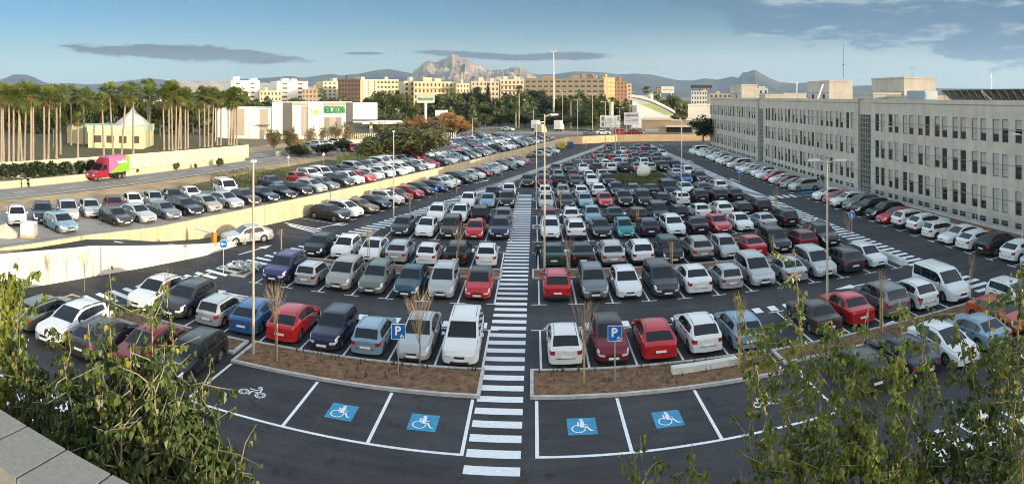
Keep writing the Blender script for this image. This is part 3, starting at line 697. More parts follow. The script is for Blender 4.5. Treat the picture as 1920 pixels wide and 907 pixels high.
# the main road bends away to the right further on
sheet(k, [(rl(-16,205),205),(rl(0,205),205),(2,225),(30,232),(30,246),(-10,246),(-40,262),(-52,262)], ZU+.008)
sheet(k, [(-8,176),(24,178),(60,178),(60,196),(24,196),(-8,190)], ZU+.008)
struct('road', k, M_ROAD)
k = MB()
for a, b in zip(ys, ys[1:]):
    for o in (-1.0, -6.9): bar(k, (rl(o,a),a), (rl(o,b),b), .13, ZU+.012)
y = 20
while y < 200: bar(k, (rl(-3.9,y),y), (rl(-3.9,y+2.5),y+2.5), .12, ZU+.012); bar(k, (rl(-12.3,y),y), (rl(-12.3,y+2.5),y+2.5), .12, ZU+.012); y += 6.5
struct('road_markings', k, M_PAINT)
k = MB()
for a, b in zip(ys, ys[1:]): sheet(k, [(rl(-24,a),a),(rl(-16.2,a),a),(rl(-16.2,b),b),(rl(-24,b),b)], ZU+.004)
struct('far_verge', k, M_DIRT)
k = MB(); rg = random.Random(3)
sheet(k, [(-42,60),(-34.5,63),(-33,76),(-31.5,100),(-36,101),(-40,80)], ZU+.016)
struct('grass_verge', k, M_GRASS)
# palm park plateau behind the yellow wall
def yw(y): return -65.2 + .298*(y-50)
k = MB(); sheet(k, [(yw(0),0),(yw(99),99),(-64,118),(-120,150),(-260,150),(-260,0)], 3.55)
struct('park_ground', k, mat('park_soil', (0.17,0.125,0.07), rough=.95, noise=.4, scale=.15, detail=9, col2=(0.09,0.10,0.035)))
k = MB(); k.prism([(-260,0),(yw(0)-.4,0),(yw(99)-.4,99),(-64.4,118),(-120,150.5),(-260,150.5)], 1.5, 3.54); struct('park_bank', k, M_DIRT)

# ---- walls, each a thing of its own
def wall_thing(name, label, pts, th, z0, z1, m, cat='wall', cope=None, group=None):
    """wall along pts (lot side), thickness to the left of travel"""
    k = MB(); n = len(pts)
    if not isinstance(z0, (list,tuple)): z0 = [z0]*n
    if not isinstance(z1, (list,tuple)): z1 = [z1]*n
    offs = []
    for i, p in enumerate(pts):
        a = Vector(pts[max(i-1,0)]); b = Vector(pts[min(i+1,n-1)]); d = (b-a).normalized(); offs.append(Vector((-d.y, d.x))*th)
    for i in range(n-1):
        a, b = pts[i], pts[i+1]; oa, ob = offs[i], offs[i+1]
        k.prism([(a[0],a[1]),(b[0],b[1]),(b[0]+ob.x,b[1]+ob.y),(a[0]+oa.x,a[1]+oa.y)], [z0[i],z0[i+1],z0[i+1],z0[i]], [z1[i],z1[i+1],z1[i+1],z1[i]])
    if cope is None:
        o = k.build(name, m); tag(o, label, cat, group); return o
    t = thing(name, label, cat, (0,0,0), 0, group); k.build('wall_face', m, t)
    c = MB()
    for i in range(n-1):
        a, b = Vector(pts[i]), Vector(pts[i+1]); oa, ob = offs[i], offs[i+1]
        ia, ib = a - oa*.12, b - ob*.12
        ea, eb = a + oa*1.12, b + ob*1.12
        c.prism([tuple(ia),tuple(ib),tuple(eb),tuple(ea)], [z1[i]+.001,z1[i+1]+.001,z1[i+1]+.001,z1[i]+.001], [z1[i]+.09,z1[i+1]+.09,z1[i+1]+.09,z1[i]+.09])
    c.build('coping', cope, t); return t
wall_thing('retaining_wall', 'long cream retaining wall holding up the upper car park', RW, .3, -.1, [2.18,2.16,2.14,2.18,1.95,1.98,2.05,2.12,2.12,2.05], M_YWALL)
WH = [(-36.5,6),(-34.2,15),(-31.0,26.5),(-29.3,32.6),(-25.7,42.4),(-25.0,46.6)]
wall_thing('ramp_wall', 'sunlit white wall along the exit ramp', WH, .22, -.05, [2.6,2.5,2.39,2.11,.86,.31], M_WWALL, cope=mat('pale_coping', (0.66,0.64,0.56), rough=.8, noise=.1, scale=1))
k = MB(); rp = [(4,-39,-37.6,1.9),(15,-36.55,-34.5,1.8),(27,-33.7,-31.1,1.78),(31,-32.85,-29.9,1.83),(35,-32,-28.6,1.86),(38.5,-31.0,-27.3,1.36),(42,-30,-26.0,.66),(46.6,-28.9,-25.2,.12),(48.2,-28.6,-24.8,.006)]
for a, b in zip(rp, rp[1:]): k.poly([(a[1],a[0],a[3]),(a[2],a[0],a[3]),(b[2],b[0],b[3]),(b[1],b[0],b[3])])
struct('exit_ramp', k, M_ASPH)
k = MB()
def onramp(x, y): return lerp_pts([(q[0], q[3]) for q in rp], y) + .012
for a, b in [((-28.7,42),(-30.2,36))]:
    k.poly([(-28.6,42.0,onramp(0,42)),(-28.4,42,onramp(0,42)),(-30.0,36.5,onramp(0,36.5)),(-30.25,36.5,onramp(0,36.5))])
    k.poly([(-29.7,36.9,onramp(0,36.9)),(-30.6,36.9,onramp(0,36.9)),(-30.55,34.6,onramp(0,34.6))])
struct('ramp_arrow', k, M_PAINT)
wall_thing('boundary_wall', 'tan wall across the far end of the lower car park', FARW, .3, -.1, 2.02, mat('tan_render', (0.44,0.34,0.22), rough=.9, noise=.12, scale=.8, detail=7))
# low white barrier of the road
for j, (a, b, lab) in enumerate([(10, 96, 'low white concrete barrier between the carriageways, long near stretch'), (104, 131, 'low white concrete barrier between the carriageways, short far stretch')]):
    ptsb = [(rl(-7.4,y), y) for y in range(a, b+1, 6)]
    wall_thing('road_barrier', lab, ptsb, .45, ZU-.05, ZU+.85, M_YWALL, 'barrier', None, 'low barriers along the road')
wall_thing('park_wall', 'pale yellow wall below the palm park', [(yw(y), y) for y in range(0, 100, 9)], .35, ZU-.1, [3.75+.004*y for y in range(0, 100, 9)], mat('pale_yellow_render', (0.62,0.56,0.33), rough=.85, noise=.1, scale=.5, detail=7))

# ---- markings of the lower car park
k = MB()
for i in range(60):
    y = 21.05 + i; sh = (y-21)*.0042
    k.poly([(-2.46+sh, y-.25, .004), (-.46+sh, y-.25, .004), (-.46+sh, y+.25, .004), (-2.46+sh, y+.25, .004)])
struct('zebra_crossing', k, M_PAINT)
k = MB(); lm = random.Random(2)
d = Vector((.326,.945))
for i in range(72):
    y = 21 + i*.99; x = pathx(y)
    k.poly([(x-1.0, y+.18-.28, .004), (x+1.0, y-.24-.28, .004), (x+1.0, y-.24+.22, .004), (x-1.0, y+.18+.22, .004)])
for i in range(80):
    y = 24 + i*1.0; x = pathr(y)
    k.poly([(x-.95, y-.25, .004), (x+.95, y-.25, .004), (x+.95, y+.25, .004), (x-.95, y+.25, .004)])
struct('side_path_stripes', k, M_PAINT)
k = MB()
ya = [92,110,130,150,160]
for a, b in zip(ya, ya[1:]): k.prism([(pathx(a)-.9,a),(pathx(a)+.9,a),(pathx(b)+.9,b),(pathx(b)-.9,b)], 0, .1)
ya = [104,120,140,160]
for a, b in zip(ya, ya[1:]): k.prism([(pathr(a)-.9,a),(pathr(a)+.9,a),(pathr(b)+.9,b),(pathr(b)-.9,b)], 0, .1)
struct('pavement', k, M_PAVE)
k = MB(); zl = .004
def stall_lines(y0, y1, xs, tend):
    for x in xs:
        bar(k, (x, y0), (x, y1), .11, zl)
        if tend is not None: bar(k, (x-.5, tend), (x+.5, tend), .1, zl+.004)
for row, (y, l, r) in ROWS.items():
    nl, nr = len(rowlist(l)), len(rowlist(r))
    xs = [.37+2.34*i for i in range(nr+1)] + [(-2.45 if row < 4 else -2.0)-2.34*i for i in range(nl+1)]
    odd = row % 2
    stall_lines(y-.25, y+4.75, xs, y+4.8 if odd else y-.3)
    if odd:
        x = pathx(y+5)+1.6
        while x < 26.4:
            if not (-2.9 < x < .35): k.poly([(x, y+5.0, zl), (x+.52, y+5.0, zl), (x+.52, y+5.85, zl), (x, y+5.85, zl)])
            x += 1.02
for row, y in YR.items():
    xs = [x for x in [.38+2.36*i for i in range(-8, 14)] if pathx(y+3)+1.2 < x < pathr(y)-1 and not (row in (8,9) and 11 < x < 22.5)]
    stall_lines(y-.2, y+4.7, xs, None)
    if row % 2 and xs:
        x = xs[0]
        while x < xs[-1]: k.poly([(x, y+5.0, zl), (x+.5, y+5.0, zl), (x+.5, y+5.8, zl), (x, y+5.8, zl)]); x += 1.05
for i in range(44):      # stalls of the office row and of the wall row
    y = 32.6 + 2.62*i; bar(k, (33.2+.02*(y-34), y), (38.2+.02*(y-34), y-.1), .1, zl); bar(k, (33.2+.02*(y-34), y-.5), (33.2+.02*(y-34), y+.5), .1, zl+.004)
for i in range(32):
    y = 60.1 + 2.72*i - .35*max(0,i-14); x = wallx(y); bar(k, (x+.3, y), (x+5.0, y-1.55), .1, zl); bar(k, (x+4.85,y-2.0),(x+5.15,y-1.1), .1, zl+.004)
# bays for disabled drivers and motorcycles
for xs in ([-2.62,-6.2,-9.7,-14.2], [.14,3.62,7.1,12.2]):
    s = 1 if xs[0] < 0 else -1
    for i, x in enumerate(xs): bar(k, (x, 21.9), (x, 25.95), .14, zl)
    bar(k, (xs[0]+s*.07, 21.9), (xs[-1]-s*.07, 21.9), .14, zl+.004)
# stripes of the crossing close to the building
for x in [-24+.98*i for i in range(9)] + [13.6+.98*i for i in range(7)]: k.poly([(x,16.4,zl),(x+.5,16.4,zl),(x+.5,18.6,zl),(x,18.6,zl)])
for i in range(4): k.poly([(30.0+i*.95,71.0,.004),(30.5+i*.95,71.0,.004),(30.5+i*.95,73.2,.004),(30.0+i*.95,73.2,.004)])
def arrow(x, y, a, L=4.6, turn=0, z=.004):
    ca, sa = cos(a), sin(a); T = lambda u, v: (x + u*ca - v*sa, y + u*sa + v*ca, z)
    k.poly([T(-L/2,-.09), T(L/2-1.5,-.09), T(L/2-1.5,.09), T(-L/2,.09)]); k.poly([T(L/2-1.5,-.42), T(L/2,0), T(L/2-1.5,.42)])
    if turn: k.poly([T(-.3,.09*turn), T(.2,.09*turn), T(1.0,.75*turn), T(.5,.75*turn)]); k.poly([T(.2,1.0*turn), T(1.75,.85*turn), T(1.0,.5*turn)])
arrow(21.9, 35.9, pi); arrow(-19.0, 35.1, pi, 4.6, 1)
arrow(-23.9, 36.2, radians(-116), 5, 0)
for x, y, a, t in [(622,422,radians(66),-1), (905,340,radians(66),0), (1545,415,radians(95),1), (1378,338,radians(92),0), (1295,302,radians(92),0), (1240,273,radians(92),0), (1700,600,radians(180),0), (40,668,radians(-50),0), (480,468,radians(75),0)]:
    p = at(x, y); arrow(p[0], p[1], a, 4.4, t)
for i in range(3): bar(k, (wallx(57.5)+.6+.5*i, 57.2-.55*i), (wallx(57.5)+5.2+.3*i, 55.6-.9*i), .28, zl)
struct('parking_lines', k, M_PAINT)

# blue disabled squares with the wheelchair symbol; motorcycle symbols
def ring(k, c, r, w, z, n=22, sx=1, sy=1, mi=0):
    for j in range(n):
        a, b = 2*pi*j/n, 2*pi*(j+1)/n
        k.poly([(c[0]+sx*(r-w)*cos(a),c[1]+sy*(r-w)*sin(a),z),(c[0]+sx*r*cos(a),c[1]+sy*r*sin(a),z),(c[0]+sx*r*cos(b),c[1]+sy*r*sin(b),z),(c[0]+sx*(r-w)*cos(b),c[1]+sy*(r-w)*sin(b),z)], mi)
def disc(k, c, r, z, n=14, mi=0): k.poly([(c[0]+r*cos(2*pi*j/n), c[1]+r*sin(2*pi*j/n), z) for j in range(n)], mi)
sq = MB(); wh = MB()
for px, py in ((641,772),(794,792),(1091,799),(1252,785)):
    x, y, _ = at(px, py); h = .58
    sq.poly([(x-h,y-h*1.05,.004),(x+h,y-h*1.05,.004),(x+h,y+h*1.05,.004),(x-h,y+h*1.05,.004)])
    z = .008
    ring(wh, (x-.14,y-.18), .29, .05, z); disc(wh, (x+.0,y+.44), .08, z)
    z = .012
    bar(wh, (x-.14,y-.02),(x-.14,y+.30), .07, z); wh.poly([(x-.08,y-.05,z),(x+.08,y-.05,z),(x+.10,y+.34,z),(x-.06,y+.34,z)])
    bar(wh, (x+.06,y+.12),(x+.24,y+.06), .05, z+.004); bar(wh, (x-.06,y-.08),(x+.22,y-.08), .08, z+.008)
    bar(wh, (x+.19,y-.08),(x+.33,y-.36), .08, z+.012); bar(wh, (x+.32,y-.39),(x+.45,y-.39), .06, z+.016)
sq.poly([(35.2,73.6,.004),(37.4,73.6,.004),(37.4,75.4,.004),(35.2,75.4,.004)])
struct('blue_bay_square', sq, M_BLUEP); struct('wheelchair_symbol', wh, M_PAINT)
k = MB()
for px, py, s in ((473,737,1),(1436,755,-1)):
    x, y, _ = at(px, py); z = .006
    for dx in (-.40, .40):
        ring(k, (x+s*dx, y-.02), .25, .05, z); ring(k, (x+s*dx, y-.02), .16, .04, z)
    bar(k, (x-s*.28,y+.33),(x+s*.12,y+.30), .07, z+.004); bar(k, (x+s*.10,y+.30),(x+s*.26,y+.52), .06, z+.008); ring(k, (x+s*.12,y+.58), .1, .05, z+.004, 12)
    bar(k, (x+s*.26,y+.5),(x+s*.30,y+.12), .06, z+.012); bar(k, (x+s*.30,y+.12),(x-s*.08,y+.12), .06, z+.016); bar(k, (x-s*.08,y+.14),(x-s*.08,y-.22), .07, z+.02)
struct('motorcycle_symbol', k, M_PAINT)

# planted beds: concrete kerb round bare soil
def bed(pts, hgt=.13, w=.16):
    n = len(pts); c = Vector((sum(p[0] for p in pts)/n, sum(p[1] for p in pts)/n)); inner = []
    for i in range(n):
        p = Vector(pts[i]); a = (p - Vector(pts[i-1])).normalized(); b = (Vector(pts[(i+1)%n]) - p).normalized()
        na, nb = Vector((-a.y,a.x)), Vector((-b.y,b.x)); m = (na+nb)
        m = m / max(.35, m.dot(na)) if m.length > 1e-6 else na
        inner.append(p + m*w)
    for i in range(n):
        j = (i+1) % n
        po, pj = Vector(pts[i]), Vector(pts[j]); ns = max(1, int((pj-po).length/1.0)); g_ = .007/max(.3, (pj-po).length/ns)
        for q_ in range(ns):
            a_, b_ = (q_ + (g_ if q_ else 0))/ns, (q_+1 - (g_ if q_ < ns-1 else 0))/ns
            KB.prism([tuple(po.lerp(pj,a_)), tuple(po.lerp(pj,b_)), tuple(inner[i].lerp(inner[j],b_)), tuple(inner[i].lerp(inner[j],a_))], -.02, hgt+rg.uniform(-.004,.004))
    # uneven soil: a small grid when the bed is a rectangle
    (x0,y0),(x1,y1) = inner[0], inner[2]
    if n == 4 and abs(inner[0].y-inner[1].y) < .01 and abs(inner[1].x-inner[2].x) < .01:
        nx = max(2, int((x1-x0)/.45)); ny = max(2, int((y1-y0)/.4)); b = len(SB.v)
        for j in range(ny+1):
            for i in range(nx+1):
                e = 0 if i in (0,nx) or j in (0,ny) else rg.uniform(-.02,.07)
                SB.v.append((x0+(x1-x0)*i/nx, y0+(y1-y0)*j/ny, hgt-.04+e))
        for j in range(ny):
            for i in range(nx): SB.f.append((b+j*(nx+1)+i, b+j*(nx+1)+i+1, b+(j+1)*(nx+1)+i+1, b+(j+1)*(nx+1)+i)); SB.m.append(0)
    else: SB.poly([(p.x,p.y,hgt-.03) for p in inner])
KB, SB = MB(), MB()
rect = lambda x0,y0,x1,y1: [(x0,y0),(x1,y0),(x1,y1),(x0,y1)]
bed(rect(-14.3,26.05,-2.32,28.75)); bed(rect(-27.5,26.9,-14.6,28.6)); bed(rect(-.15,26.05,11.6,28.75)); bed(rect(11.9,26.9,27,28.6))
for y0, y1, xl in ((43.1,45.3,-19.6),(59.4,61.0,-14.2),(74.9,76.8,-9.5),(91.3,93.1,-2)):
    if y0 < 90: bed(rect(xl,y0,-2.3 if y0 < 50 else -1.9,y1))
    bed(rect(-.1 if y0 < 90 else xl+1.4,y0,25.8 if y0 != 91.3 else 11.2,y1))
for y0, y1 in ((107.1,108.8),(123.2,124.9),(139.6,141.3)): bed(rect(pathx(y1)+1.4,y0,27.4,y1))
for ya, yb, xr in ((38.6,43.0,-20.1),(54.2,59.2,-15.0),(61.2,66.0,-12.6),(70.0,74.8,-10.4),(77.0,82,-6.9)):
    xa, xb = pathx(ya)+1.25, pathx(yb)+1.25
    if xb < xr - .3: bed([(xa,ya),(xr,ya),(xr,yb),(xb,yb)])
    elif xa < xr: bed([(xa,ya),(xr,ya),(xr,ya+(xr-xa)/.345)])
bed(rect(12.0,84.6,21.8,99.4))
k = SB; struct('soil_bed', SB, M_SOIL); struct('kerb', KB, M_KERB)
k = MB(); sheet(k, rect(12.5,85.0,21.3,99.0), .2); struct('planted_square', k, M_GRASS)
# office pavement
k = MB(); k.prism([(38.6,14),(42.2,14),(45.2,152),(41.0,152)], 0, .14); struct('office_pavement', k, M_PAVE)
k = MB(); k.prism([(39.0,20),(40.2,20),(41.3,66),(40.1,66)], .14, .2); struct('office_planting_bed', k, M_SOIL)
# ------------------------------------------------------------------ the office building (three wings and two glazed stair towers)
def office_wing(label, y0, y1, first_win, nwin, pitch=3.26, extra=None):
    x = 41.85 + .0262*(y0-40); rz = atan2(1, .0262)
    t = thing('office_wing', label, 'office building', (x, y0, 0), rz, 'wings of the office building'); Ls = (y1-y0)*1.0003; D = 15.0; top = 12.72
    rows = [(1.6,3.9),(5.08,7.36),(8.54,10.82)]
    k = MB(); d = .32
    wins = []
    for i in range(nwin):
        u = first_win + pitch*i
        wins += [(u, u+.93), (u+1.38, u+2.31)]
    zprev = 0
    for z0, z1 in rows:
        k.box(0, -d, zprev, Ls, 0, z0); uprev = 0
        for a, b in wins: k.box(uprev, -d, z0, a, 0, z1); uprev = b
        k.box(uprev, -d, z0, Ls, 0, z1); zprev = z1
    k.box(0, -d, zprev, Ls, 0, top)
    # returns, back and roof
    k.box(0, -D, 0, .3, -d, top); k.box(Ls-.3, -D, 0, Ls, -d, top); k.box(.3, -D, 0, Ls-.3, -D+.3, top)
    k.build('wall', M_FACADE, t)
    k = MB(); k.box(.31, -D+.31, 11.9, Ls-.31, -d-.01, 12.05); k.build('roof', mat('roof_gravel', (0.3,0.29,0.27), rough=.95, noise=.2, scale=1), t)
    k = MB(); k.box(.31, -D+.31, 0.02, Ls-.31, -d-.42, 11.8); k.build('interior', M_DARK, t)
    for z in (12.15, 9.75, 6.3, 2.85):
        if z > 12: k = MB(); k.box(-.01, 0.002, z, Ls+.01, .03, z+.10); k.build('string_course', mat('course_grey', (0.20,0.195,0.18), rough=.8), t)
        else:
            k = MB(); k.box(-.005, .002, z, Ls+.005, .025, z+.07); k.build('string_course', mat('course_grey', (0.20,0.195,0.18), rough=.8), t)
    rr = random.Random(int(y0))
    wm = {}
    n = 0
    for (z0, z1) in rows:
        for a, b in wins:
            n += 1
            key = rr.choice([0,1,1,2,2,3,3]); h = z1-z0; w = b-a; kk = (key, round(h,2))
            if kk not in wm:
                q = MB(); q.box(0,-.2,0,.05,-.09,h); q.box(w-.05,-.2,0,w,-.09,h); q.box(.05,-.2,0,w-.05,-.09,.06); q.box(.05,-.2,h-.06,w-.05,-.09,h); q.box(.05,-.2,h*.33,w-.05,-.09,h*.33+.05)
                g = MB(); g.box(.051,-.15,.061,w-.051,-.13,h*.33-.001); g.box(.051,-.15,h*.33+.051,w-.051,-.13,h-.061)
                bl = None
                if key:
                    bl = MB(); zb = {1: h*.36, 2: h*.6, 3: .08}[key]; bl.box(.053,-.127,zb,w-.053,-.115,h-.065)
                wm[kk] = (q.mesh('window', M_FRAME), g.mesh('pane', M_WIN), bl.mesh('blind', M_BLIND) if bl else None)
            fm, gm, bm_ = wm[kk]
            o = link('window', fm, t, (a, 0, z0)); link('pane', gm, o)
            if bm_: link('blind', bm_, o)
    for i in range(nwin):
        u = first_win + pitch*i
        q = MB(); q.box(u+.05, .002, .35, u+.95, .03, .85); q.build('basement_window', M_WIN, t); q = MB(); q.box(u+1.4, .002, .35, u+2.25, .03, .85); q.build('basement_window', M_WIN, t)
    return t
def rooftop(t, u0, u1, v0, v1, h, openings=0):
    k = MB(); k.box(u0, -v1, 12.06, u1, -v0, 12.06+h); k.box(u0-.08, -v1-.08, 12.06+h, u1+.08, -v0+.08, 12.3+h); o = k.build('rooftop_block', M_FACADE, t)
    k = MB(); k.box(u0-.02, -v0+.002, 12.06+h*.45, u1+.02, -v0+.025, 12.06+h*.45+.1); k.build('string_course', mat('course_grey', (0.2,0.195,0.18)), o)
    for i in range(openings):
        k = MB(); a = u0 + (i+.4)*(u1-u0)/max(1,openings); k.box(a, -v0+.002, 12.5, a+.8, -v0+.03, 13.4); k.build('louvre', M_DARK, o)
wA = office_wing('nearest wing of the pale stone office building, reaching the right edge', -30, 67.9, 61.9, 11)
wB = office_wing('middle wing of the pale stone office building, between two glazed stair towers', 71.4, 108.8, 1.2, 11)
wC = office_wing('farthest wing of the pale stone office building', 112.0, 147.5, 1.4, 11)
rooftop(wA, 98.2, 107, 5.5, 11, 3.5, 4); rooftop(wA, 91.5, 97.8, 2.5, 8, .9)
rooftop(wB, 18.8, 27.5, 5, 9.5, 3.5, 2); rooftop(wC, 22.4, 31.5, 4, 8, 3.6, 1); rooftop(wC, -2.9, .4, .5, 5, 1.2); rooftop(wB, -3.2, .8, .5, 5, 1.3); rooftop(wC, 3, 18, 7, 12, 1.5, 3)
for y0, lab in ((67.9, 'glazed stair tower between the near and the middle office wing'), (108.8, 'glazed stair tower between the middle and the far office wing')):
    W3 = 3.42 if y0 < 80 else 3.13
    x = 41.85 + .0262*(y0-40) + .14; rz = atan2(1, .0262)
    t = thing('stair_tower', lab, 'stair tower', (x, y0+.03, 0), rz, 'glazed stair towers of the office building')
    k = MB(); k.box(0,-8,0,W3,-.3,10.6); k.build('glazing', mat('tower_glass', (0.05,0.065,0.062), rough=.12, spec=.7, noise=.35, scale=.8), t)
    k = MB()
    for q_ in range(6): u = q_*(W3-.06)/5; k.box(u, -.299, 0, u+.06, -.2, 10.6)
    for i in range(15): k.box(.061, -.298, .35+.7*i, W3-.07, -.24, .41+.7*i)
    k.build('window_frame', M_STEEL, t)
    k = MB(); k.box(0, -8, 10.601, W3, -.15, 12.4); k.build('wall', M_FACADE, t)
# roof fittings
def on_roof(u, v, base=(41.85 + .0262*(-30-40), -30)):
    a = atan2(1, .0262); return (base[0] + u*cos(a) + v*sin(a), base[1] + u*sin(a) - v*cos(a))
for i, (u0, n) in enumerate(((79.4, 7), (71.9, 7))):
    p = on_roof(u0, 3.2); t = thing('solar_panel_array', 'tilted solar panel rack on the office roof, %s' % ('farther of the two' if i == 0 else 'nearer of the two'), 'solar panels', (p[0], p[1], 12.06), atan2(1,.0262), 'solar panels on the office roof')
    k = MB(); L = 7.3
    k.add([(0,-1.9,.35),(L,-1.9,.35),(L,0,1.75),(0,0,1.75),(0,-1.93,.4),(L,-1.93,.4),(L,-.03,1.81),(0,-.03,1.81)], [(0,3,2,1),(4,5,6,7),(0,1,5,4),(1,2,6,5),(2,3,7,6),(3,0,4,7)])
    k.build('panel', mat('solar_glass', (0.035,0.04,0.05), rough=.2, spec=.6, noise=.3, scale=3), t)
    for j in range(n):
        q = MB(); q.tube([(L*j/(n-1), .05, 1.72), (L*j/(n-1), -1.2, .0)], .04, 5); q.tube([(L*j/(n-1), .07, 1.70), (L*j/(n-1), -1.85, .3)], .03, 5); q.build('strut', M_STEEL, t)
def small(name, label, cat, x, y, z, k, m, group=None, smooth=None):
    o = k.build(name, m, loc=(x,y,z), smooth=smooth); tag(o, label, cat, group); return o
p = on_roof(91.0, 3.4); k = MB(); k.cbox(-1.0,-1.9,0,1.0,1.9,1.75,.05); k.box(-.8,-1.95,.3,.8,-1.9,1.5)
small('ventilation_unit', 'blue grey ventilation box on the near office roof', 'ventilation unit', p[0], p[1], 12.06, k, mat('blue_grey_sheet', (0.26,0.33,0.38), rough=.4, metal=.3))
p = pol(1581, 93.5); k = MB(); k.tube([(0,0,0),(0,0,5.6)], [.05,.025], 5); k.tube([(0,0,2),(0,0,2.1)], [.2,.2], 6)
small('antenna_mast', 'thin tall antenna mast on a roof block of the office building', 'antenna', p[0], p[1], 15.9, k, M_DARK)
p = pol(1711, 80); k = MB()
for a in (-.25,.25): k.tube([(a,0,0),(a,0,2.7)], .03, 5)
for i in range(8): k.tube([(-.25,0,.3+.33*i),(.25,0,.3+.33*i)], .025, 4)
k.tube([(-.6,0,2.7),(.6,0,2.7)], .03, 4)
small('ladder_antenna', 'ladder shaped metal aerial on the largest roof block', 'antenna', p[0], p[1], 14.2, k, M_STEEL)
p = pol(1534, 100); k = MB(); k.tube([(-.3,0,0),(.9,0,3.0)], .14, 7); small('leaning_duct', 'white duct pipe leaning on the middle office roof', 'duct', p[0], p[1], 12.06, k, M_WHITE)
p = pol(1494, 107); k = MB(); k.tube([(0,0,0),(0,0,3.2)], .16, 8); k.tube([(0,0,3.2),(0,0,3.45)], .22, 8); small('flue_pipe', 'upright white flue pipe on the office roof', 'flue', p[0], p[1], 12.06, k, M_WHITE)
p = pol(1821, 66); k = MB(); k.tube([(0,0,0),(0,0,3.6)], .05, 6); k.tube([(0,0,2.4),(0,0,2.9)], .12, 8); small('aerial', 'slim white aerial behind the solar panels', 'antenna', p[0]+3, p[1], 12.06, k, M_WHITE)

# fence on the office pavement
t = thing('wire_fence', 'wire mesh fence on a low plinth in front of the near office wing', 'fence', (40.45, 30, .14), atan2(1, .0262))
k = MB(); k.box(0,-.1,0,38.2,.1,.35); k.build('plinth', M_CONC, t)
pm = MB(); pm.tube([(0,0,.35),(0,0,1.65)], .035, 6); pmm = pm.mesh('post', M_STEEL)
for i in range(16): link('post', pmm, t, (.2+2.52*i, 0, 0))
k = MB()
for z in (.45,.85,1.25,1.62): k.tube([(.1,.0,z),(38.1,.0,z)], .014, 4)
for i in range(190): k.tube([(.2+.2*i,0,.36),(.2+.2*i,0,1.62)], .006, 3)
k.build('wire_panel', M_STEEL, t)
t = thing('metal_railing', 'grey tube railing beside the office entrance ramp', 'railing', pol(1600, 80.5)+(.14,), atan2(1,.0262))
for i in range(4): q = MB(); q.tube([(i*1.3-2,0,0),(i*1.3-2,0,1.05)], .03, 6); q.build('post', M_STEEL, t)
q = MB(); q.tube([(-2,0,1.05),(1.9,0,1.05)], .03, 6); q.tube([(-2,0,.55),(1.9,0,.55)], .025, 6); q.build('rail', M_STEEL, t)

# the building the photograph is taken from: parapet coping at the lower left
t = thing('viewpoint_building', 'concrete coping of the roof parapet at the lower left corner', 'building', (0,0,0))
k = MB(); k.box(-40,-14,0,2.0,3.0,9.2); k.box(-40,3.01,0,2.0,3.55,10.02); k.build('wall', M_FACADE, t)
mc = mat('coping_stone', (0.20,0.20,0.18), rough=.9, noise=.15, scale=22, detail=8, bump=.35, bscale=160)
xj = [1.88-.49*i for i in range(22)]
k = MB(); k.box(-10,3.06,10.021,1.9,3.54,10.029); k.build('mortar', M_DARK, t)
for a, b in zip(xj, xj[1:]):
    c = MB(); c.box(b+.012, 3.03, 10.03, a-.012, 3.585, 10.19); c.build('coping_stone', mc, t)

# ------------------------------------------------------------------ street furniture
def lamp_post(px, yb, yt, label, arms=2, z0=0, az=0.0, mt=None):
    r = (H-z0)*F/(yb-YV); x, y = pol(px, r); h = zat(yt, r) - z0
    t = thing('lamp_post', label, 'lamp post', (x,y,z0), az, 'lamp posts'); m = mt or M_POLE
    k = MB(); k.tube([(0,0,.02),(0,0,h*.5),(0,0,h)], [.08,.066,.05], 9); k.build('pole', m, t, 50)
    k = MB(); k.lathe([(.2,0),(.2,.05),(.11,.12)], 10); k.build('base_plate', m, t)
    for s in ((1,-1) if arms == 2 else (1,)):
        k = MB(); k.tube([(s*.03,0,h-.18),(s*.5,0,h-.06)], .035, 6); k.cbox(min(s*.45,s*1.15), -.16, h-.1, max(s*.45,s*1.15), .16, h+.02, .04); k.build('lamp_head', mat('lamp_grey', (0.5,0.5,0.47), rough=.4, metal=.3), t)
    return t
lamp_post(475,668,303,'lamp post in the bare bed between dark blue hatchback and red hatchback',1,0,2.0)
lamp_post(738,412,246,'lamp post by the left footpath beside dark grey hatchback',1,0,1.8)
lamp_post(1021,514,214,'tall lamp post right of the zebra crossing behind red SUV', 1, 0, .6)
lamp_post(1006,378,228,'lamp post at the far end of the zebra crossing', 1, 0, .6)
lamp_post(1278,407,224,'lamp post between white hatchback and dark hatchback in the middle of the lot')
lamp_post(1551,594,299,'two headed lamp post behind the near right tree', 2, 0, -.5)
lamp_post(1529,342,216,'lamp post on the pavement by the middle office wing',1,0,pi)
lamp_post(1677,385,236,'lamp post on the pavement by the near office wing',1,0,pi)
lamp_post(1917,470,250,'lamp post at the right edge of the picture',1,0,pi)
lamp_post(1363,290,214,'lamp post by the far office wing',1,0,pi)
for px, yb, yt, lab in ((1154,303,232,'slim lamp post among the far rows'),(1135,281,190,'slim lamp post at the far end near the street'),(1162,271,202,'slim lamp post before the far wall'),(1083,258,186,'lamp post on the street left of the plan signboard'),(1111,252,176,'tall lamp post behind the plan signboard'),(1277,262,224,'double lamp before the tan building')):
    lamp_post(px, yb, yt, lab, 2, 0 if yb > 262 else ZU)
lamp_post(404,280,212,'lamp post before the left end of the supermarket',1,ZU); lamp_post(571,268,207,'lamp post before the supermarket front',1,ZU)
lamp_post(886,262,222,'white curved street lamp by the main road',1,ZU)
lamp_post(1055,246,170,'tall lamp post among the park trees',2,ZU); lamp_post(1181,250,172,'lamp post beside the white sloped roof building',1,ZU)
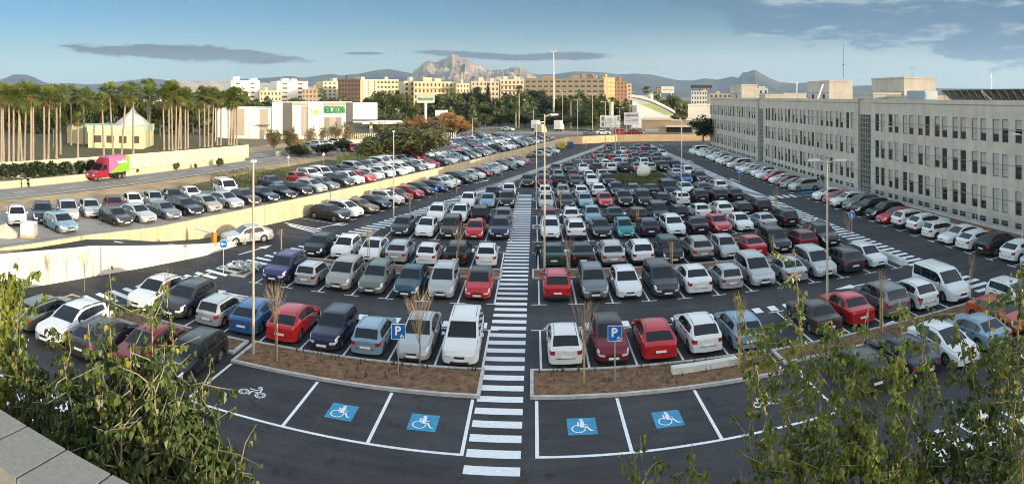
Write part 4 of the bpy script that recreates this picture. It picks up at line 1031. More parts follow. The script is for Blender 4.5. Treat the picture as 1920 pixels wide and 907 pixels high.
# tall stadium mast
r = 235; x, y = pol(1038, r); t = thing('floodlight_mast', 'very tall floodlight mast rising above the brown apartment block', 'floodlight mast', (x,y,ZU))
h = zat(97, r)-ZU; k = MB(); k.tube([(0,0,0),(0,0,h)], [.45,.2], 9); k.build('pole', M_POLE, t); k = MB(); k.box(-1.3,-.2,h-.2,1.3,.2,h+.25); k.tube([(-1.2,0,h+.2),(-1.2,0,h+.9)], .12, 6); k.tube([(1.2,0,h+.2),(1.2,0,h+.9)], .12, 6); k.build('lamp_head', M_STEEL, t)

M_SBLUE = mat('sign_blue', (0.012,0.13,0.42), rough=.35); M_SWHITE = mat('sign_white', (0.8,0.8,0.8), rough=.4); M_SRED = mat('sign_red', (0.5,0.03,0.03), rough=.4); M_INK = mat('sign_ink', (0.03,0.03,0.04), rough=.5)
for px, yb, yt, lab in ((747,703,607,'blue parking sign with wheelchair mark in the left bed before silver saloon'), (1153,716,610,'blue parking sign with wheelchair mark in the right bed before dark red hatchback')):
    x, y, _ = at(px, yb, .1); r = sqrt(x*x+y*y); zt = zat(yt, r); yaw = -atan2(x, y)
    t = thing('parking_sign', lab, 'road sign', (x,y,.1), yaw, 'blue parking signs'); h = zt-.1
    k = MB(); k.tube([(0,0.04,0),(0,.04,h-.05)], .032, 8); k.build('post', M_STEEL, t)
    w = .33; k = MB(); k.cbox(-w,-.012,h-.72,w,.012,h,.01); pl_ = k.build('plate', M_SWHITE, t)
    k = MB(); k.box(-w+.025,-.018,h-.695,w-.025,-.0125,h-.025); k.build('blue_field', M_SBLUE, pl_)
    text_part('P', .56, M_SWHITE, pl_, (-.03,-.022,h-.33), (pi/2,0,0), .003, .018)
    k = MB(); kk = []
    for j in range(16):
        a, b = 2*pi*j/16, 2*pi*(j+1)/16; c = (.16, h-.6)
        k.poly([(c[0]+.06*cos(a),-.024,c[1]+.06*sin(a)),(c[0]+.085*cos(a),-.024,c[1]+.085*sin(a)),(c[0]+.085*cos(b),-.024,c[1]+.085*sin(b)),(c[0]+.06*cos(b),-.024,c[1]+.06*sin(b))])
    k.box(.13,-.026,h-.6,.16,-.0245,h-.47); k.box(.16,-.026,h-.59,.23,-.0245,h-.565); k.box(.225,-.028,h-.66,.25,-.0265,h-.565); k.build('wheelchair_mark', M_SWHITE, pl_)
def round_sign(px, yb, yt, lab, shape, z0=0, size=.32):
    x, y, _ = at(px, yb, z0); r = sqrt(x*x+y*y); h = zat(yt, r)-z0; yaw = -atan2(x, y)
    t = thing('road_sign', lab, 'road sign', (x,y,z0), yaw, 'road signs'); k = MB(); k.tube([(0,.03,0),(0,.03,h-.04)], .03, 7); k.build('post', M_STEEL, t)
    k = MB(); c = h-size; n = 20 if shape != 'tri' else 3
    ang = [2*pi*j/n + (pi/2 if shape == 'tri' else 0) for j in range(n)]
    def plate(R, y0, y1):
        q = MB(); b = [(R*cos(a), y0, c+R*sin(a)) for a in ang] + [(R*cos(a), y1, c+R*sin(a)) for a in ang]
        q.add(b, [tuple(range(n)), tuple(range(2*n-1,n-1,-1))] + [(i,(i+1)%n,n+(i+1)%n,n+i) for i in range(n)]); return q
    if shape == 'sq':
        q = MB(); q.box(-size,-.01,c-size,size,.01,c+size); o = q.build('plate', M_SBLUE, t)
        text_part('P', size*1.5, M_SWHITE, o, (0,-.014,c), (pi/2,0,0), .002, .01)
    else:
        o = plate(size,-.01,.01).build('plate', M_SRED if shape == 'tri' else M_SWHITE, t)
        plate(size*(.72 if shape == 'tri' else .92),-.016,-.0105).build('field', M_SWHITE if shape == 'tri' else M_SBLUE, o)
        if shape == 'arrow':
            q = MB(); q.box(-.07,-.022,c-.035,.2,-.017,c+.035); q.poly([(-.22,-.02,c),(-.05,-.02,c-.14),(-.05,-.02,c+.14)]); q.build('arrow_mark', M_SWHITE, o)
        if shape == 'walk':
            q = MB(); q.box(-.04,-.022,c-.05,.04,-.017,c+.13); q.box(-.09,-.022,c-.2,-.02,-.017,c-.05); q.box(.02,-.022,c-.2,.09,-.017,c-.05); q.build('walker_mark', M_SWHITE, o)
round_sign(419,514,449,'round blue sign with white left arrow at the ramp exit','arrow')
round_sign(1597,442,396,'round blue sign by the right footpath near white hatchback','walk')
round_sign(818,372,350,'small square blue parking sign beside the left footpath','sq',0,.3)
round_sign(1386,342,320,'small square blue parking sign by the office lane','sq',0,.3)
round_sign(607,312,284,'red and white warning triangle on the median by the far barrier','tri',ZU,.45)
round_sign(541,312,290,'red and white warning triangle nearer the left carriageway','tri',ZU,.42)
# exit barrier
p = at(401, 457, .7); t = thing('exit_barrier', 'orange barrier post with a raised arm on the exit ramp', 'barrier', (p[0],p[1],.55), radians(-20))
k = MB(); k.cbox(-.17,-.17,0,.17,.17,1.15,.03); k.build('cabinet', mat('barrier_orange', (0.62,0.20,0.02), rough=.4), t); k = MB(); k.box(-2.6,-.05,.95,-.18,.05,1.05); k.build('arm', M_WHITE, t); k = MB(); k.cbox(-.12,-.12,1.152,.12,.12,1.3,.03); k.build('lamp', M_WHITE, t)
p = at(458, 457, .05); k = MB(); k.cbox(-.14,-.14,0,.14,.14,1.2,.03); small('ticket_column', 'slim grey ticket column beside silver saloon', 'ticket machine', p[0], p[1], .02, k, M_STEEL)
# concrete separators
for px, yb, L, lab in ((1700,497,3.6,'long white concrete separator by the right footpath near white hatchback'), (1440,384,2.6,'white concrete separator by the right footpath beside black saloon'), (1528,427,2.6,'white concrete separator by the right footpath beside black SUV')):
    p = at(px, yb); k = MB(); k.add([(-.3,0,0),(.3,0,0),(.3,L,0),(-.3,L,0),(-.16,.12,.42),(.16,.12,.42),(.16,L-.12,.42),(-.16,L-.12,.42)], [(0,3,2,1),(4,5,6,7),(0,1,5,4),(1,2,6,5),(2,3,7,6),(3,0,4,7)])
    o = small('concrete_separator', lab, 'concrete block', p[0]-.1, p[1], 0, k, mat('pale_concrete', (0.58,0.57,0.53), rough=.85, noise=.12, scale=3), 'concrete separators along the right footpath')
p = at(1320, 692, .1); k = MB(); k.box(-1.6,-.18,0,1.7,.18,.3); o = small('concrete_beam', 'pale concrete beam lying in the right bed behind white hatchback', 'concrete beam', p[0], p[1], .12, k, mat('pale_concrete', (0.58,0.57,0.53))); o.rotation_euler = (0,0,.05)
# plastic wrapped pallet beside the round blue sign
p = at(445, 505, 0); k = MB(); rq = random.Random(4)
for i in range(16):
    x, y = rq.uniform(-1.4,1.5), rq.uniform(-.7,.7); a = rq.uniform(-.6,.6); L = rq.uniform(.5,1.3)
    k.tube([(x,y,.1+rq.uniform(0,.3)),(x+L*.5*cos(a),y+L*.5*sin(a),.3+rq.uniform(0,.25)),(x+L*cos(a),y+L*sin(a),.1+rq.uniform(0,.2))], [.07,.14,.05], 5)
tag(k.build('rubble_heap', mat('crumpled_sheeting', (0.42,0.44,0.44), rough=.3, noise=.5, scale=3), loc=p), 'heap of crumpled plastic sheeting in the bed by the round blue sign', 'heap', kind='thing')
# bins, sculpture, tank
for px, m_, lab in ((1054, mat('bin_yellow', (0.5,0.33,0.03), rough=.5), 'yellow recycling container in the far left corner'), (1069, mat('bin_blue', (0.03,0.10,0.19), rough=.5), 'blue recycling container in the far left corner')):
    x, y = pol(px, 152); t = thing('recycling_bin', lab, 'bin', (x,y,0), 0, 'recycling containers'); k = MB(); k.add([(-.7,-.6,0),(.7,-.6,0),(.7,.6,0),(-.7,.6,0),(-.8,-.7,1.3),(.8,-.7,1.3),(.8,.7,1.3),(-.8,.7,1.3)], [(0,3,2,1),(4,5,6,7),(0,1,5,4),(1,2,6,5),(2,3,7,6),(3,0,4,7)]); k.build('body', m_, t)
    k = MB(); k.add([(-.82,-.72,1.301),(.82,-.72,1.301),(.82,.72,1.301),(-.82,.72,1.301),(-.6,-.5,1.65),(.6,-.5,1.65),(.6,.5,1.65),(-.6,.5,1.65)], [(0,3,2,1),(4,5,6,7),(0,1,5,4),(1,2,6,5),(2,3,7,6),(3,0,4,7)]); k.build('lid', m_, t)
x, y = pol(1211, 97); k = MB(); n = 20
prof = [(.05,0),(.5,.05),(.95,.35),(1.15,.8),(1.12,1.2),(.9,1.6),(.5,1.95),(.25,2.2),(.16,2.45),(.05,2.55)]
for i, (r_, z_) in enumerate(prof):
    for j in range(n):
        a = 2*pi*j/n; rr_ = r_*(1+.05*cos(8*a)); k.v.append((rr_*cos(a), rr_*sin(a), z_))
for i in range(len(prof)-1):
    for j in range(n): k.f.append((i*n+j, i*n+(j+1)%n, (i+1)*n+(j+1)%n, (i+1)*n+j)); k.m.append(0)
k.f.append(tuple(range(n-1,-1,-1))); k.m.append(0)
o = k.build('bulb_sculpture', mat('pale_stone', (0.66,0.62,0.52), rough=.6, noise=.08, scale=1.5), smooth=60, loc=(x,y,.2)); o.rotation_euler = (.15,-.42,0); tag(o, 'pale bulb shaped sculpture in the grassy square', 'sculpture')
p = at(38, 442, ZU); x, y = p[0], p[1]
t = thing('water_tank', 'white caged water tank at the left end of the upper level', 'water tank', (x+.6,y+.4,ZU), .6); k = MB(); k.cbox(-.55,-.55,.15,.55,.55,1.15,.06); k.build('bottle', M_WHITE, t)
k = MB()
for i in range(6):
    for s in (-.58,.58): k.tube([(-.55+.22*i,s,.1),(-.55+.22*i,s,1.18)], .012, 4); k.tube([(s,-.55+.22*i,.1),(s,-.55+.22*i,1.18)], .012, 4)
for z_ in (.3,.6,.9,1.18):
    k.tube([(-.58,-.58,z_),(.58,-.58,z_),(.58,.58,z_),(-.58,.58,z_),(-.58,-.58,z_)], .012, 4)
k.build('cage', M_STEEL, t); k = MB(); k.box(-.6,-.6,0,.6,.6,.12); k.build('pallet', M_STAKE, t)
k = MB(); rq = random.Random(8); prof = [(1.35,0),(1.1,.25),(.75,.55),(.35,.85),(.05,.98)]
for r_, z_ in prof:
    for j in range(14): a = 2*pi*j/14; q = r_*rq.uniform(.85,1.12); k.v.append((q*cos(a), q*.8*sin(a), z_*rq.uniform(.9,1.1)))
for i in range(4):
    for j in range(14): k.f.append((i*14+j, i*14+(j+1)%14, (i+1)*14+(j+1)%14, (i+1)*14+j)); k.m.append(0)
tag(k.build('sand_pile', mat('pale_sand', (0.52,0.46,0.33), rough=.95, noise=.15, scale=3), loc=(x-.9,y-.9,ZU), smooth=50), 'pale sand pile beside the caged water tank', 'sand pile', kind='thing')

# delivery truck on the far carriageway
p = at(206, 338, ZU); ang = atan2(1, .172)    # along the road
t = thing('delivery_truck', 'red cab delivery truck with pink and green box driving on the far road', 'truck', (p[0]-.9,p[1]+.6,ZU+.012), 0)
t.rotation_euler = (0,0, -pi/2 + ang + .05)
TR = mat('truck_red', (0.25,0.012,0.03), rough=.3, coat=.4)
k = MB()  # cab: side profile swept across the width, nose towards -Y
prof = [(-3.05,.45),(-3.1,.95),(-2.95,1.15),(-2.2,1.4),(-1.5,2.2),(-1.35,2.35),(-.75,2.4),(-.75,.45)]
w = .95; n = len(prof)
k.add([(-w,a,b) for a,b in prof] + [(w,a,b) for a,b in prof], [tuple(range(n)), tuple(range(2*n-1,n-1,-1))] + [(i,n+i,n+(i+1)%n,(i+1)%n) for i in range(n)]); k.build('cab', TR, t)
k = MB(); k.add([(-w,-1.4,2.37),(w,-1.4,2.37),(w*.95,-.8,2.95),(-w*.95,-.8,2.95),(-w,-.76,2.41),(w,-.76,2.41),(w*.95,-.76,2.95),(-w*.95,-.76,2.95)], [(0,1,2,3),(4,7,6,5),(0,3,7,4),(1,5,6,2),(3,2,6,7)]); k.build('wind_deflector', TR, t)
k = MB(); k.add([(-.82,-2.19,1.47),(.82,-2.19,1.47),(.78,-1.53,2.235),(-.78,-1.53,2.235)], [(0,1,2,3)]); k.build('windscreen', M_GLASS, t)
for s in (-1,1): k = MB(); k.add([(s*.955,-2.0,1.45),(s*.955,-1.0,1.45),(s*.955,-1.0,2.1),(s*.955,-1.5,2.1)], [(0,1,2,3)]); k.build('side_window', M_GLASS, t); k = MB(); k.box(s*.6-.15,-3.12,.8,s*.6+.15,-3.04,1.0); k.build('headlight', M_HEAD, t); k = MB(); k.box(min(s*.97,s*1.2),-1.95,1.4,max(s*.97,s*1.2),-1.85,1.75); k.build('wing_mirror', M_DARK, t)
k = MB(); k.box(-1.05,-.7,.95,1.05,3.1,3.15); bx = k.build('cargo_box', mat('truck_pink', (0.46,0.12,0.25), rough=.4), t)
G_ = mat('truck_green', (0.17,0.36,0.03), rough=.4)
for s in (-1,1):
    k = MB(); k.poly([(s*1.056,-.55,.96),(s*1.056,3.09,.96),(s*1.056,3.09,3.14),(s*1.056,2.75,3.14),(s*1.056,1.3,2.0)]); k.build('green_panel', G_, bx)
text_part('bonÀrea', .62, M_SWHITE, bx, (1.066,1.75,2.35), (pi/2,0,pi/2), .004, .02, sx=.8); text_part('bonÀrea', .62, M_SWHITE, bx, (-1.066,1.75,2.35), (pi/2,0,-pi/2), .004, .02, sx=.8)
k = MB(); k.box(-.5,-.7,.5,.5,3.05,.94); k.build('chassis', M_DARK, t)
wk, rk = wheel_mesh(.36); wm_, rm_ = wk.mesh('wheel', M_TYRE, 40), rk.mesh('rim', M_RIM)
for s in (-1,1):
    for yy in (-2.35,1.35,2.15): o = link('wheel', wm_, t, (s*.88,yy,.36)); link('rim', rm_, o)

# motorcycles by the hedge, seen small
for i, (px, lab) in enumerate(((38,'dark motorcycle parked before the round hedge bushes, left one'),(52,'dark motorcycle parked before the round hedge bushes, right one'))):
    p = at(px, 349, ZU); t = thing('motorcycle', lab, 'motorcycle', p, radians(60), 'motorcycles by the hedge')
    k = MB(); k.tube([(0,-.5,.75),(0,-.1,.85),(0,.3,.8),(0,.75,.95)], [.1,.2,.16,.08], 8); k.tube([(0,-.6,1.05),(0,-.75,.32)], .04, 6); k.tube([(0,.2,.6),(0,.7,.32)], .05, 6); k.tube([(0,-.2,.35),(0,.25,.35)], .16, 8); k.build('body', M_DARK, t, 50)
    k = MB(); k.tube([(-.35,-.5,1.1),(.35,-.5,1.1)], .025, 6); k.build('handlebar', M_STEEL, t)
    for yy in (-.75,.7):
        q = MB()
        for j in range(14): a, b = 2*pi*j/14, 2*pi*(j+1)/14; q.tube([(0,yy+.27*cos(a),.31+.27*sin(a)),(0,yy+.27*cos(b),.31+.27*sin(b))], .05, 5)
        q.build('wheel', M_TYRE, t)

# people: one continuous skinned body each
def person(label, px, yb, z0, shirt, legs, yaw=0.0, stride=.12, arms=(.18,.05)):
    x, y, _ = at(px, yb, z0)
    t = thing('person', label, 'person', (x,y,z0), yaw)
    V = [(0,0,.93),(0,.0,1.12),(0,-.01,1.36),(0,-.01,1.5),(0,-.03,1.6),(0,-.02,1.72), (.09,0,.9),(.1,-stride,.5),(.1,-stride*1.1+.03,.08),(.1,-stride*1.1-.12,.04), (-.09,0,.9),(-.1,stride*.6,.5),(-.1,stride*1.3,.08),(-.1,stride*1.3-.12,.04),
         (.19,0,1.42),(.25,.03,1.14),(.24,-arms[0],.92),(.23,-arms[0]-.06,.82), (-.19,0,1.42),(-.25,.03,1.14),(-.24,-arms[1],.90),(-.23,-arms[1]-.05,.80)]
    Ed = [(0,1),(1,2),(2,3),(3,4),(4,5),(0,6),(6,7),(7,8),(8,9),(0,10),(10,11),(11,12),(12,13),(2,14),(14,15),(15,16),(16,17),(2,18),(18,19),(19,20),(20,21)]
    R = [.14,.13,.15,.06,.1,.09,.09,.062,.045,.04,.09,.062,.045,.04,.06,.045,.036,.03,.06,.045,.036,.03]
    me = bpy.data.meshes.new('body'); me.from_pydata(V, Ed, []); o = bpy.data.objects.new('body', me); COL.objects.link(o); o.parent = t
    sk = o.modifiers.new('skin', 'SKIN'); sk.use_smooth_shade = True
    for i, v in enumerate(me.skin_vertices[0].data): v.radius = (R[i], R[i]*(.72 if i in (0,1,2) else 1)); v.use_root = (i == 0)
    ss = o.modifiers.new('sub', 'SUBSURF'); ss.levels = ss.render_levels = 1
    dg = bpy.context.evaluated_depsgraph_get(); nm = bpy.data.meshes.new_from_object(o.evaluated_get(dg)); o.modifiers.clear(); o.data = nm
    nm.materials.clear()
    for m_ in (mat('skin_tone', (0.42,0.25,0.17), rough=.6), shirt, legs, M_DARK): nm.materials.append(m_)
    for f in nm.polygons:
        c = f.center; f.use_smooth = True
        f.material_index = 0 if c.z > 1.49 or (c.z < .9 and abs(c.x) > .19 and c.z > .7) else 1 if c.z > .95 or abs(c.x) > .2 else 3 if c.z < .09 else 2
    k = MB(); k.lathe([(.06,.02),(.115,.06),(.12,.12),(.085,.19),(.02,.215)], 10, 0, (0,-.005,1.58)); k.build('hair', mat('dark_hair', (0.03,0.02,0.015), rough=.7), t, 60)
    return t
CLK, CLD = mat('black_cloth', (0.015,0.015,0.018), rough=.9), mat('dark_denim', (0.03,0.04,0.07), rough=.9)
person('person in black walking past the office entrance, nearer the wall', 1534, 352, .14, CLK, CLK, .4)
person('person in a dark coat with light legs walking beside the office', 1543, 350, .14, CLK, mat('grey_cloth', (0.25,0.25,0.26), rough=.9), -.3)
person('person in black standing left of dark green saloon', 1009, 497, 0, CLK, CLK, .2, .05)
person('person in red standing by the pale sculpture', 1193, 330, 0, mat('red_cloth', (0.45,0.02,0.03), rough=.9), CLD, 0, .04)
person('person in dark clothes on the far kerb by the silver carrier', 711, 268, ZU, CLD, CLK, .3)
# ------------------------------------------------------------------ vegetation
def rnd_dir(r):
    z = r.uniform(-1,1); a = r.uniform(0,2*pi); s = sqrt(1-z*z); return Vector((s*cos(a), s*sin(a), z))
def leaf_cloud(lobes, n, size, r, flat=0.0):
    """n leaf-spray faces scattered through a set of lobes (centre, radii)"""
    k = MB(); vol = [l[1][0]*l[1][1]*l[1][2] for l in lobes]; tot = sum(v**.67 for v in vol)
    for (c, R), v in zip(lobes, vol):
        for _ in range(int(n*v**.67/tot)):
            d = rnd_dir(r); q = r.random()**.35
            p = Vector((c[0]+d.x*R[0]*q, c[1]+d.y*R[1]*q, c[2]+d.z*R[2]*q))
            u = rnd_dir(r); w = (d*.8 + rnd_dir(r)).normalized(); u = (u - w*u.dot(w)).normalized(); v2 = w.cross(u); s = size*r.uniform(.6,1.3)
            a, b, e, f = p-u*s, p-v2*s*.6, p+u*s, p+v2*s*.6
            k.f.append((len(k.v),len(k.v)+1,len(k.v)+2,len(k.v)+3)); k.m.append(0); k.v += [tuple(a),tuple(b),tuple(e),tuple(f)]
    return k
L_PINE = leafmat('pine_needles', (0.032,0.052,0.012), (0.115,0.13,0.026), 1.1, .2)
L_BROAD = leafmat('broad_foliage', (0.03,0.05,0.014), (0.105,0.125,0.034), 1.0, .25)
L_OLIVE = leafmat('olive_foliage', (0.06,0.07,0.025), (0.16,0.155,0.055), 1.0, .25)
L_ORANGE = leafmat('autumn_foliage', (0.20,0.11,0.04), (0.42,0.24,0.09), .9, .3)
L_BROWN = leafmat('dry_foliage', (0.11,0.095,0.045), (0.25,0.20,0.09), .9, .3)
L_DARK = leafmat('dark_foliage', (0.012,0.022,0.009), (0.035,0.05,0.016), .9, .15)
PROTO = {}
def tree_proto(kind, variant):
    key = (kind, variant)
    if key in PROTO: return PROTO[key]
    r = random.Random(sum(ord(q) for q in kind)*7+variant)
    lobes = []
    if kind == 'pine':      # broad umbrella crown; unit tree: height 1, half width .5
        for _ in range(26):
            a = r.uniform(0,2*pi); d = r.uniform(.0,.36)**.8; lobes.append(((d*cos(a), d*sin(a), .58+.34*r.random()-.25*d), (.16*r.uniform(.7,1.3),.16*r.uniform(.7,1.3),.12*r.uniform(.7,1.3))))
        th = .55
    elif kind == 'cypress':
        for i in range(10): z = .12+.086*i; w = .42*(1-(i/10)**1.6)+.06; lobes.append(((r.uniform(-.06,.06), r.uniform(-.06,.06), z), (w*.9,w*.9,.09)))
        th = .3
    else:
        for _ in range(28):
            d = rnd_dir(r); q = r.uniform(.3,1)
            lobes.append(((d.x*.36*q, d.y*.36*q, .53+d.z*.36*q), (.17*r.uniform(.6,1.3),.17*r.uniform(.6,1.3),.125*r.uniform(.6,1.3))))
        th = .55
    n = 4600 if kind != 'thin' else 1500
    crown = leaf_cloud(lobes, n, .028, r)
    cm = crown.mesh('crown', L_BROAD)
    k = MB(); k.tube([(0,0,0),(.01,0,th*.5),(0,.01,th)], [.026,.02,.012], 7)
    for lb in lobes[:9]:
        k.tube([(0,0,th*r.uniform(.55,.95)), tuple(Vector(lb[0])*.6+Vector((0,0,th*.35))), lb[0]], [.012,.008,.003], 5)
    PROTO[key] = (cm, k.mesh('trunk', M_BARK)); return PROTO[key]
def tree(kind, name, label, px, ytop, r, wpx, lm, z0=ZU, cat='tree', group='trees behind the car park', variant=0, rz=0.0):
    x, y = pol(px, r); h = zat(ytop, r)-z0; w = wpx*r/F
    cm, tm = tree_proto(kind, variant)
    t = thing(name, label, cat, (x,y,z0), rz, group); t.scale = (w, w, h)
    o = link('crown', cm, t); o.material_slots[0].link = 'OBJECT'; o.material_slots[0].material = lm; link('trunk', tm, t)
    return t
rt = random.Random(21)
PL = [(26,178,118,70),(66,184,128,76),(150,166,130,74),(188,164,134,70),(222,176,140,66),(254,180,138,62),(300,184,142,60),(334,190,150,60),(362,196,150,48),(124,186,120,52),(100,200,112,54),(446,190,190,58),(478,188,200,60),(504,188,210,62),(548,182,220,52),(410,196,180,48)]
for i, (px, yt, r, w) in enumerate(PL):
    tree('pine', 'pine_tree', 'broad dark green pine behind the palms, %s pine from the left' % ordn(sorted(q[0] for q in PL).index(px)+1), px, yt, r, w, L_PINE, 3.5, variant=i%3, rz=rt.uniform(0,6), group='pines behind the palms')
BG = [(640,176,300,52,'round',L_OLIVE,'olive green round tree before the dark hotel front'),(690,190,235,40,'round',L_DARK,'very dark round tree between supermarket sign and hotel'),(722,168,260,56,'pine',L_PINE,'tall dark pine before the bright hotel end'),(748,172,262,52,'pine',L_PINE,'tall pine right beside the hotel end'),(706,200,215,52,'round',L_OLIVE,'olive bush tree above the supermarket canopy'),
 (776,190,250,34,'round',L_PINE,'small round green tree left of the supermarket pole sign'),(845,172,300,56,'pine',L_PINE,'bright green pine right of the supermarket pole sign'),(820,176,310,50,'pine',L_PINE,'bright green pine just behind the supermarket pole sign'),(866,172,306,46,'pine',L_PINE,'pine below the cream balcony block'),(891,160,300,46,'round',L_DARK,'dark tall tree left of the pointed cypress'),(915,153,300,20,'cypress',L_DARK,'pointed dark cypress before the pale apartments'),
 (905,188,270,58,'round',L_PINE,'mid green tree under the pointed cypress'),(946,176,280,60,'round',L_OLIVE,'yellow green tree by the main road bend'),(962,184,262,58,'round',L_BROAD,'green tree beside the yellow green one by the bend'),(980,172,285,52,'pine',L_PINE,'dark pine before the long brown apartment block, left end'),(1004,164,290,50,'pine',L_DARK,'dark pine touching the roof line of the brown block'),(1028,168,280,56,'round',L_DARK,'dark broad tree at the floodlight mast'),(1052,178,270,48,'pine',L_PINE,'pine right of the floodlight mast'),
 (1076,186,262,54,'round',L_BROAD,'green tree before the middle of the brown block'),(1102,190,255,54,'round',L_BROAD,'green tree left of the concrete column'),(1128,186,250,40,'pine',L_PINE,'pine before the orange rounded block end'),(1152,186,250,46,'round',L_PINE,'green tree behind the concrete column'),(1174,196,245,40,'round',L_OLIVE,'olive tree beside the white sloped roof building'),
 (985,206,225,64,'round',L_BROAD,'low green tree behind the junction palms'),(1020,212,220,70,'round',L_BROAD,'broad low tree behind the white lorries'),(1052,208,215,66,'round',L_DARK,'dark low tree left of the street lamp'),(1084,212,205,62,'round',L_BROAD,'low green tree above the street kerb'),(1110,208,200,50,'round',L_PINE,'low green tree behind the plan signboard'),(1148,214,215,50,'round',L_BROAD,'low tree between the two signboards'),(935,206,230,50,'round',L_BROAD,'low shrubby tree at the main road bend'),(910,212,222,44,'round',L_OLIVE,'low olive tree right of the orange tree'),
 (841,201,175,96,'round',L_ORANGE,'large orange autumn tree by the main road'),(784,214,165,74,'round',L_ORANGE,'orange autumn tree left of the largest one'),(815,224,160,66,'round',L_BROWN,'rusty brown tree between the orange ones'),(872,222,178,44,'round',L_ORANGE,'small orange tree at the road edge'),(745,226,158,60,'round',L_BROWN,'brown leaved tree right of the supermarket canopy'),(716,226,155,46,'thin',L_BROWN,'thin brown tree beside the supermarket canopy'),(758,212,190,44,'round',L_OLIVE,'olive tree behind the brown trees'),(800,240,150,70,'round',L_DARK,'dark low tree under the orange trees'),(833,240,165,60,'round',L_BROAD,'green low tree under the largest orange tree'),
 (513,234,128,42,'round',L_BROWN,'brown green small tree before the supermarket, leftmost of them'),(545,236,128,36,'round',L_BROWN,'brown green small tree second from the left before the supermarket'),(560,256,118,32,'thin',L_ORANGE,'leafless reddish small tree by the supermarket kerb'),(583,232,135,30,'thin',L_BROWN,'thin small tree before the supermarket middle'),(606,232,138,26,'thin',L_BROWN,'thin small tree right of the supermarket middle'),(629,226,140,38,'thin',L_BROWN,'small brown tree below the supermarket lettering'),(650,223,142,36,'thin',L_BROWN,'small brown tree at the right end of the supermarket'),
 (1318,213,152,62,'round',L_DARK,'dark dense tree beside the far office wing'),(1262,176,330,54,'round',L_PINE,'green tree behind the white sloped roof'),(1236,178,340,46,'round',L_OLIVE,'yellow green tree behind the white sloped roof'),(1290,188,320,44,'round',L_PINE,'green tree between white roof and pale house'),(1268,213,168,26,'round',L_BROWN,'brown round bush on top of the tan building wall, larger one'),(1282,217,168,16,'round',L_OLIVE,'small bush on top of the tan building wall')]
for i, (px, yt, r, w, kind, lm, lab) in enumerate(BG):
    z0 = ZU if not lab.startswith(('brown round bush','small bush')) else 6.2
    tree(kind, 'broadleaf_tree' if kind in ('round','thin') else 'pine_tree' if kind == 'pine' else 'cypress_tree', lab, px, yt, r, w, lm, z0, variant=i%3, rz=rt.uniform(0,6))
k = MB(); r = random.Random(31)
def wood(a, b, r0, r1, ytop, n, s):
    for _ in range(n):
        px = r.uniform(a, b); rr_ = r.uniform(r0, r1); x, y = pol(px, rr_)
        zt = zat(ytop + 9*sin(px*.05) + 7*sin(px*.13+2) + 5*sin(px*.31), rr_); z = ZU + (zt-ZU)*r.random()**.6
        u = rnd_dir(r); w_ = rnd_dir(r); w_ = (w_-u*u.dot(w_)).normalized(); c_ = Vector((x,y,z)); q = s*r.uniform(.6,1.4)
        k.poly([tuple(c_-u*q), tuple(c_-w_*q*.6), tuple(c_+u*q), tuple(c_+w_*q*.6)])
wood(600, 1182, 268, 320, 186, 9000, 1.0); wood(880, 1120, 228, 262, 206, 3500, .85); wood(-20, 400, 150, 190, 198, 4800, .7); wood(400, 560, 205, 240, 192, 2200, .8); wood(1184, 1300, 300, 340, 192, 1800, .9); wood(690, 900, 196, 225, 222, 2600, .7)
tag(k.build('wood', leafmat('wood_foliage', (0.024,0.04,0.013), (0.10,0.115,0.032), .13, .2)), 'mass of dark green trees and undergrowth before the apartment blocks and behind the palms', 'trees', kind='stuff')
def ico_bush(name, label, x, y, z, w, h, lm, n=2200, group=None, seed=1, leaf=.07):
    r = random.Random(seed); lobes = []
    for _ in range(11):
        a = r.uniform(0,2*pi); q = r.uniform(0,.3); lobes.append(((q*cos(a),q*sin(a),r.uniform(.3,.68)),(.24*r.uniform(.7,1.2),.24*r.uniform(.7,1.2),.28*r.uniform(.7,1.1))))
    k = leaf_cloud(lobes, n, leaf, r); t = thing(name, label, 'bush', (x,y,z), r.uniform(0,6), group); t.scale = (w,w,h)
    k.build('foliage', lm, t); s = MB()
    for lb in lobes[:6]: s.tube([(0,0,0),(lb[0][0]*.6,lb[0][1]*.6,lb[0][2]*.5),lb[0]], [.03,.02,.006], 5)
    s.build('stems', M_BARK, t)
for i, px in enumerate((5,24,52,74,97,124,149,172)):
    p = at(px, 341-px*.06, ZU); ico_bush('hedge_bush', 'round dark hedge bush along the yellow wall, %s from the left' % ordn(i+1), p[0]-1, p[1]+1, ZU, 2.7, 2.6, L_DARK, 1800, 'hedge bushes by the yellow wall', i+3, .06)
for px, y, w, h, lab in ((762,303,14,7.0,'large dense olive green bush on the median, right one'),(708,306,11,4.6,'large dense olive green bush on the median, left one'),(600,292,6,2.6,'low dark bush on the supermarket verge, middle'),(555,294,6,2.4,'low dark bush on the supermarket verge, left'),(636,284,6,2.6,'low dark bush on the supermarket verge, right'),(690,276,7,2.6,'low dark bush behind the red carrier')):
    p = at(px, y, ZU); ico_bush('bush', lab, p[0], p[1]+w*.3, ZU, w, h, L_OLIVE if 'olive' in lab else L_DARK, 5200 if w > 9 else 2200, 'bushes on the road median', int(px), .03 if w > 9 else .045)
for px, y, s, lab in ((412,312,1.6,'small upright shrub on the dirt verge below the yellow wall'),(331,319,1.2,'small round shrub on the dirt verge left of the upright one'),(366,316,.8,'tiny shrub on the dirt verge between the two shrubs'),(258,327,.9,'tiny shrub on the verge behind the delivery truck')):
    p = at(px, y, ZU); ico_bush('shrub', lab, p[0], p[1], ZU, s, s*1.1, L_OLIVE, 500, 'shrubs on the dirt verge', int(px), .1)
k = MB(); r = random.Random(9)
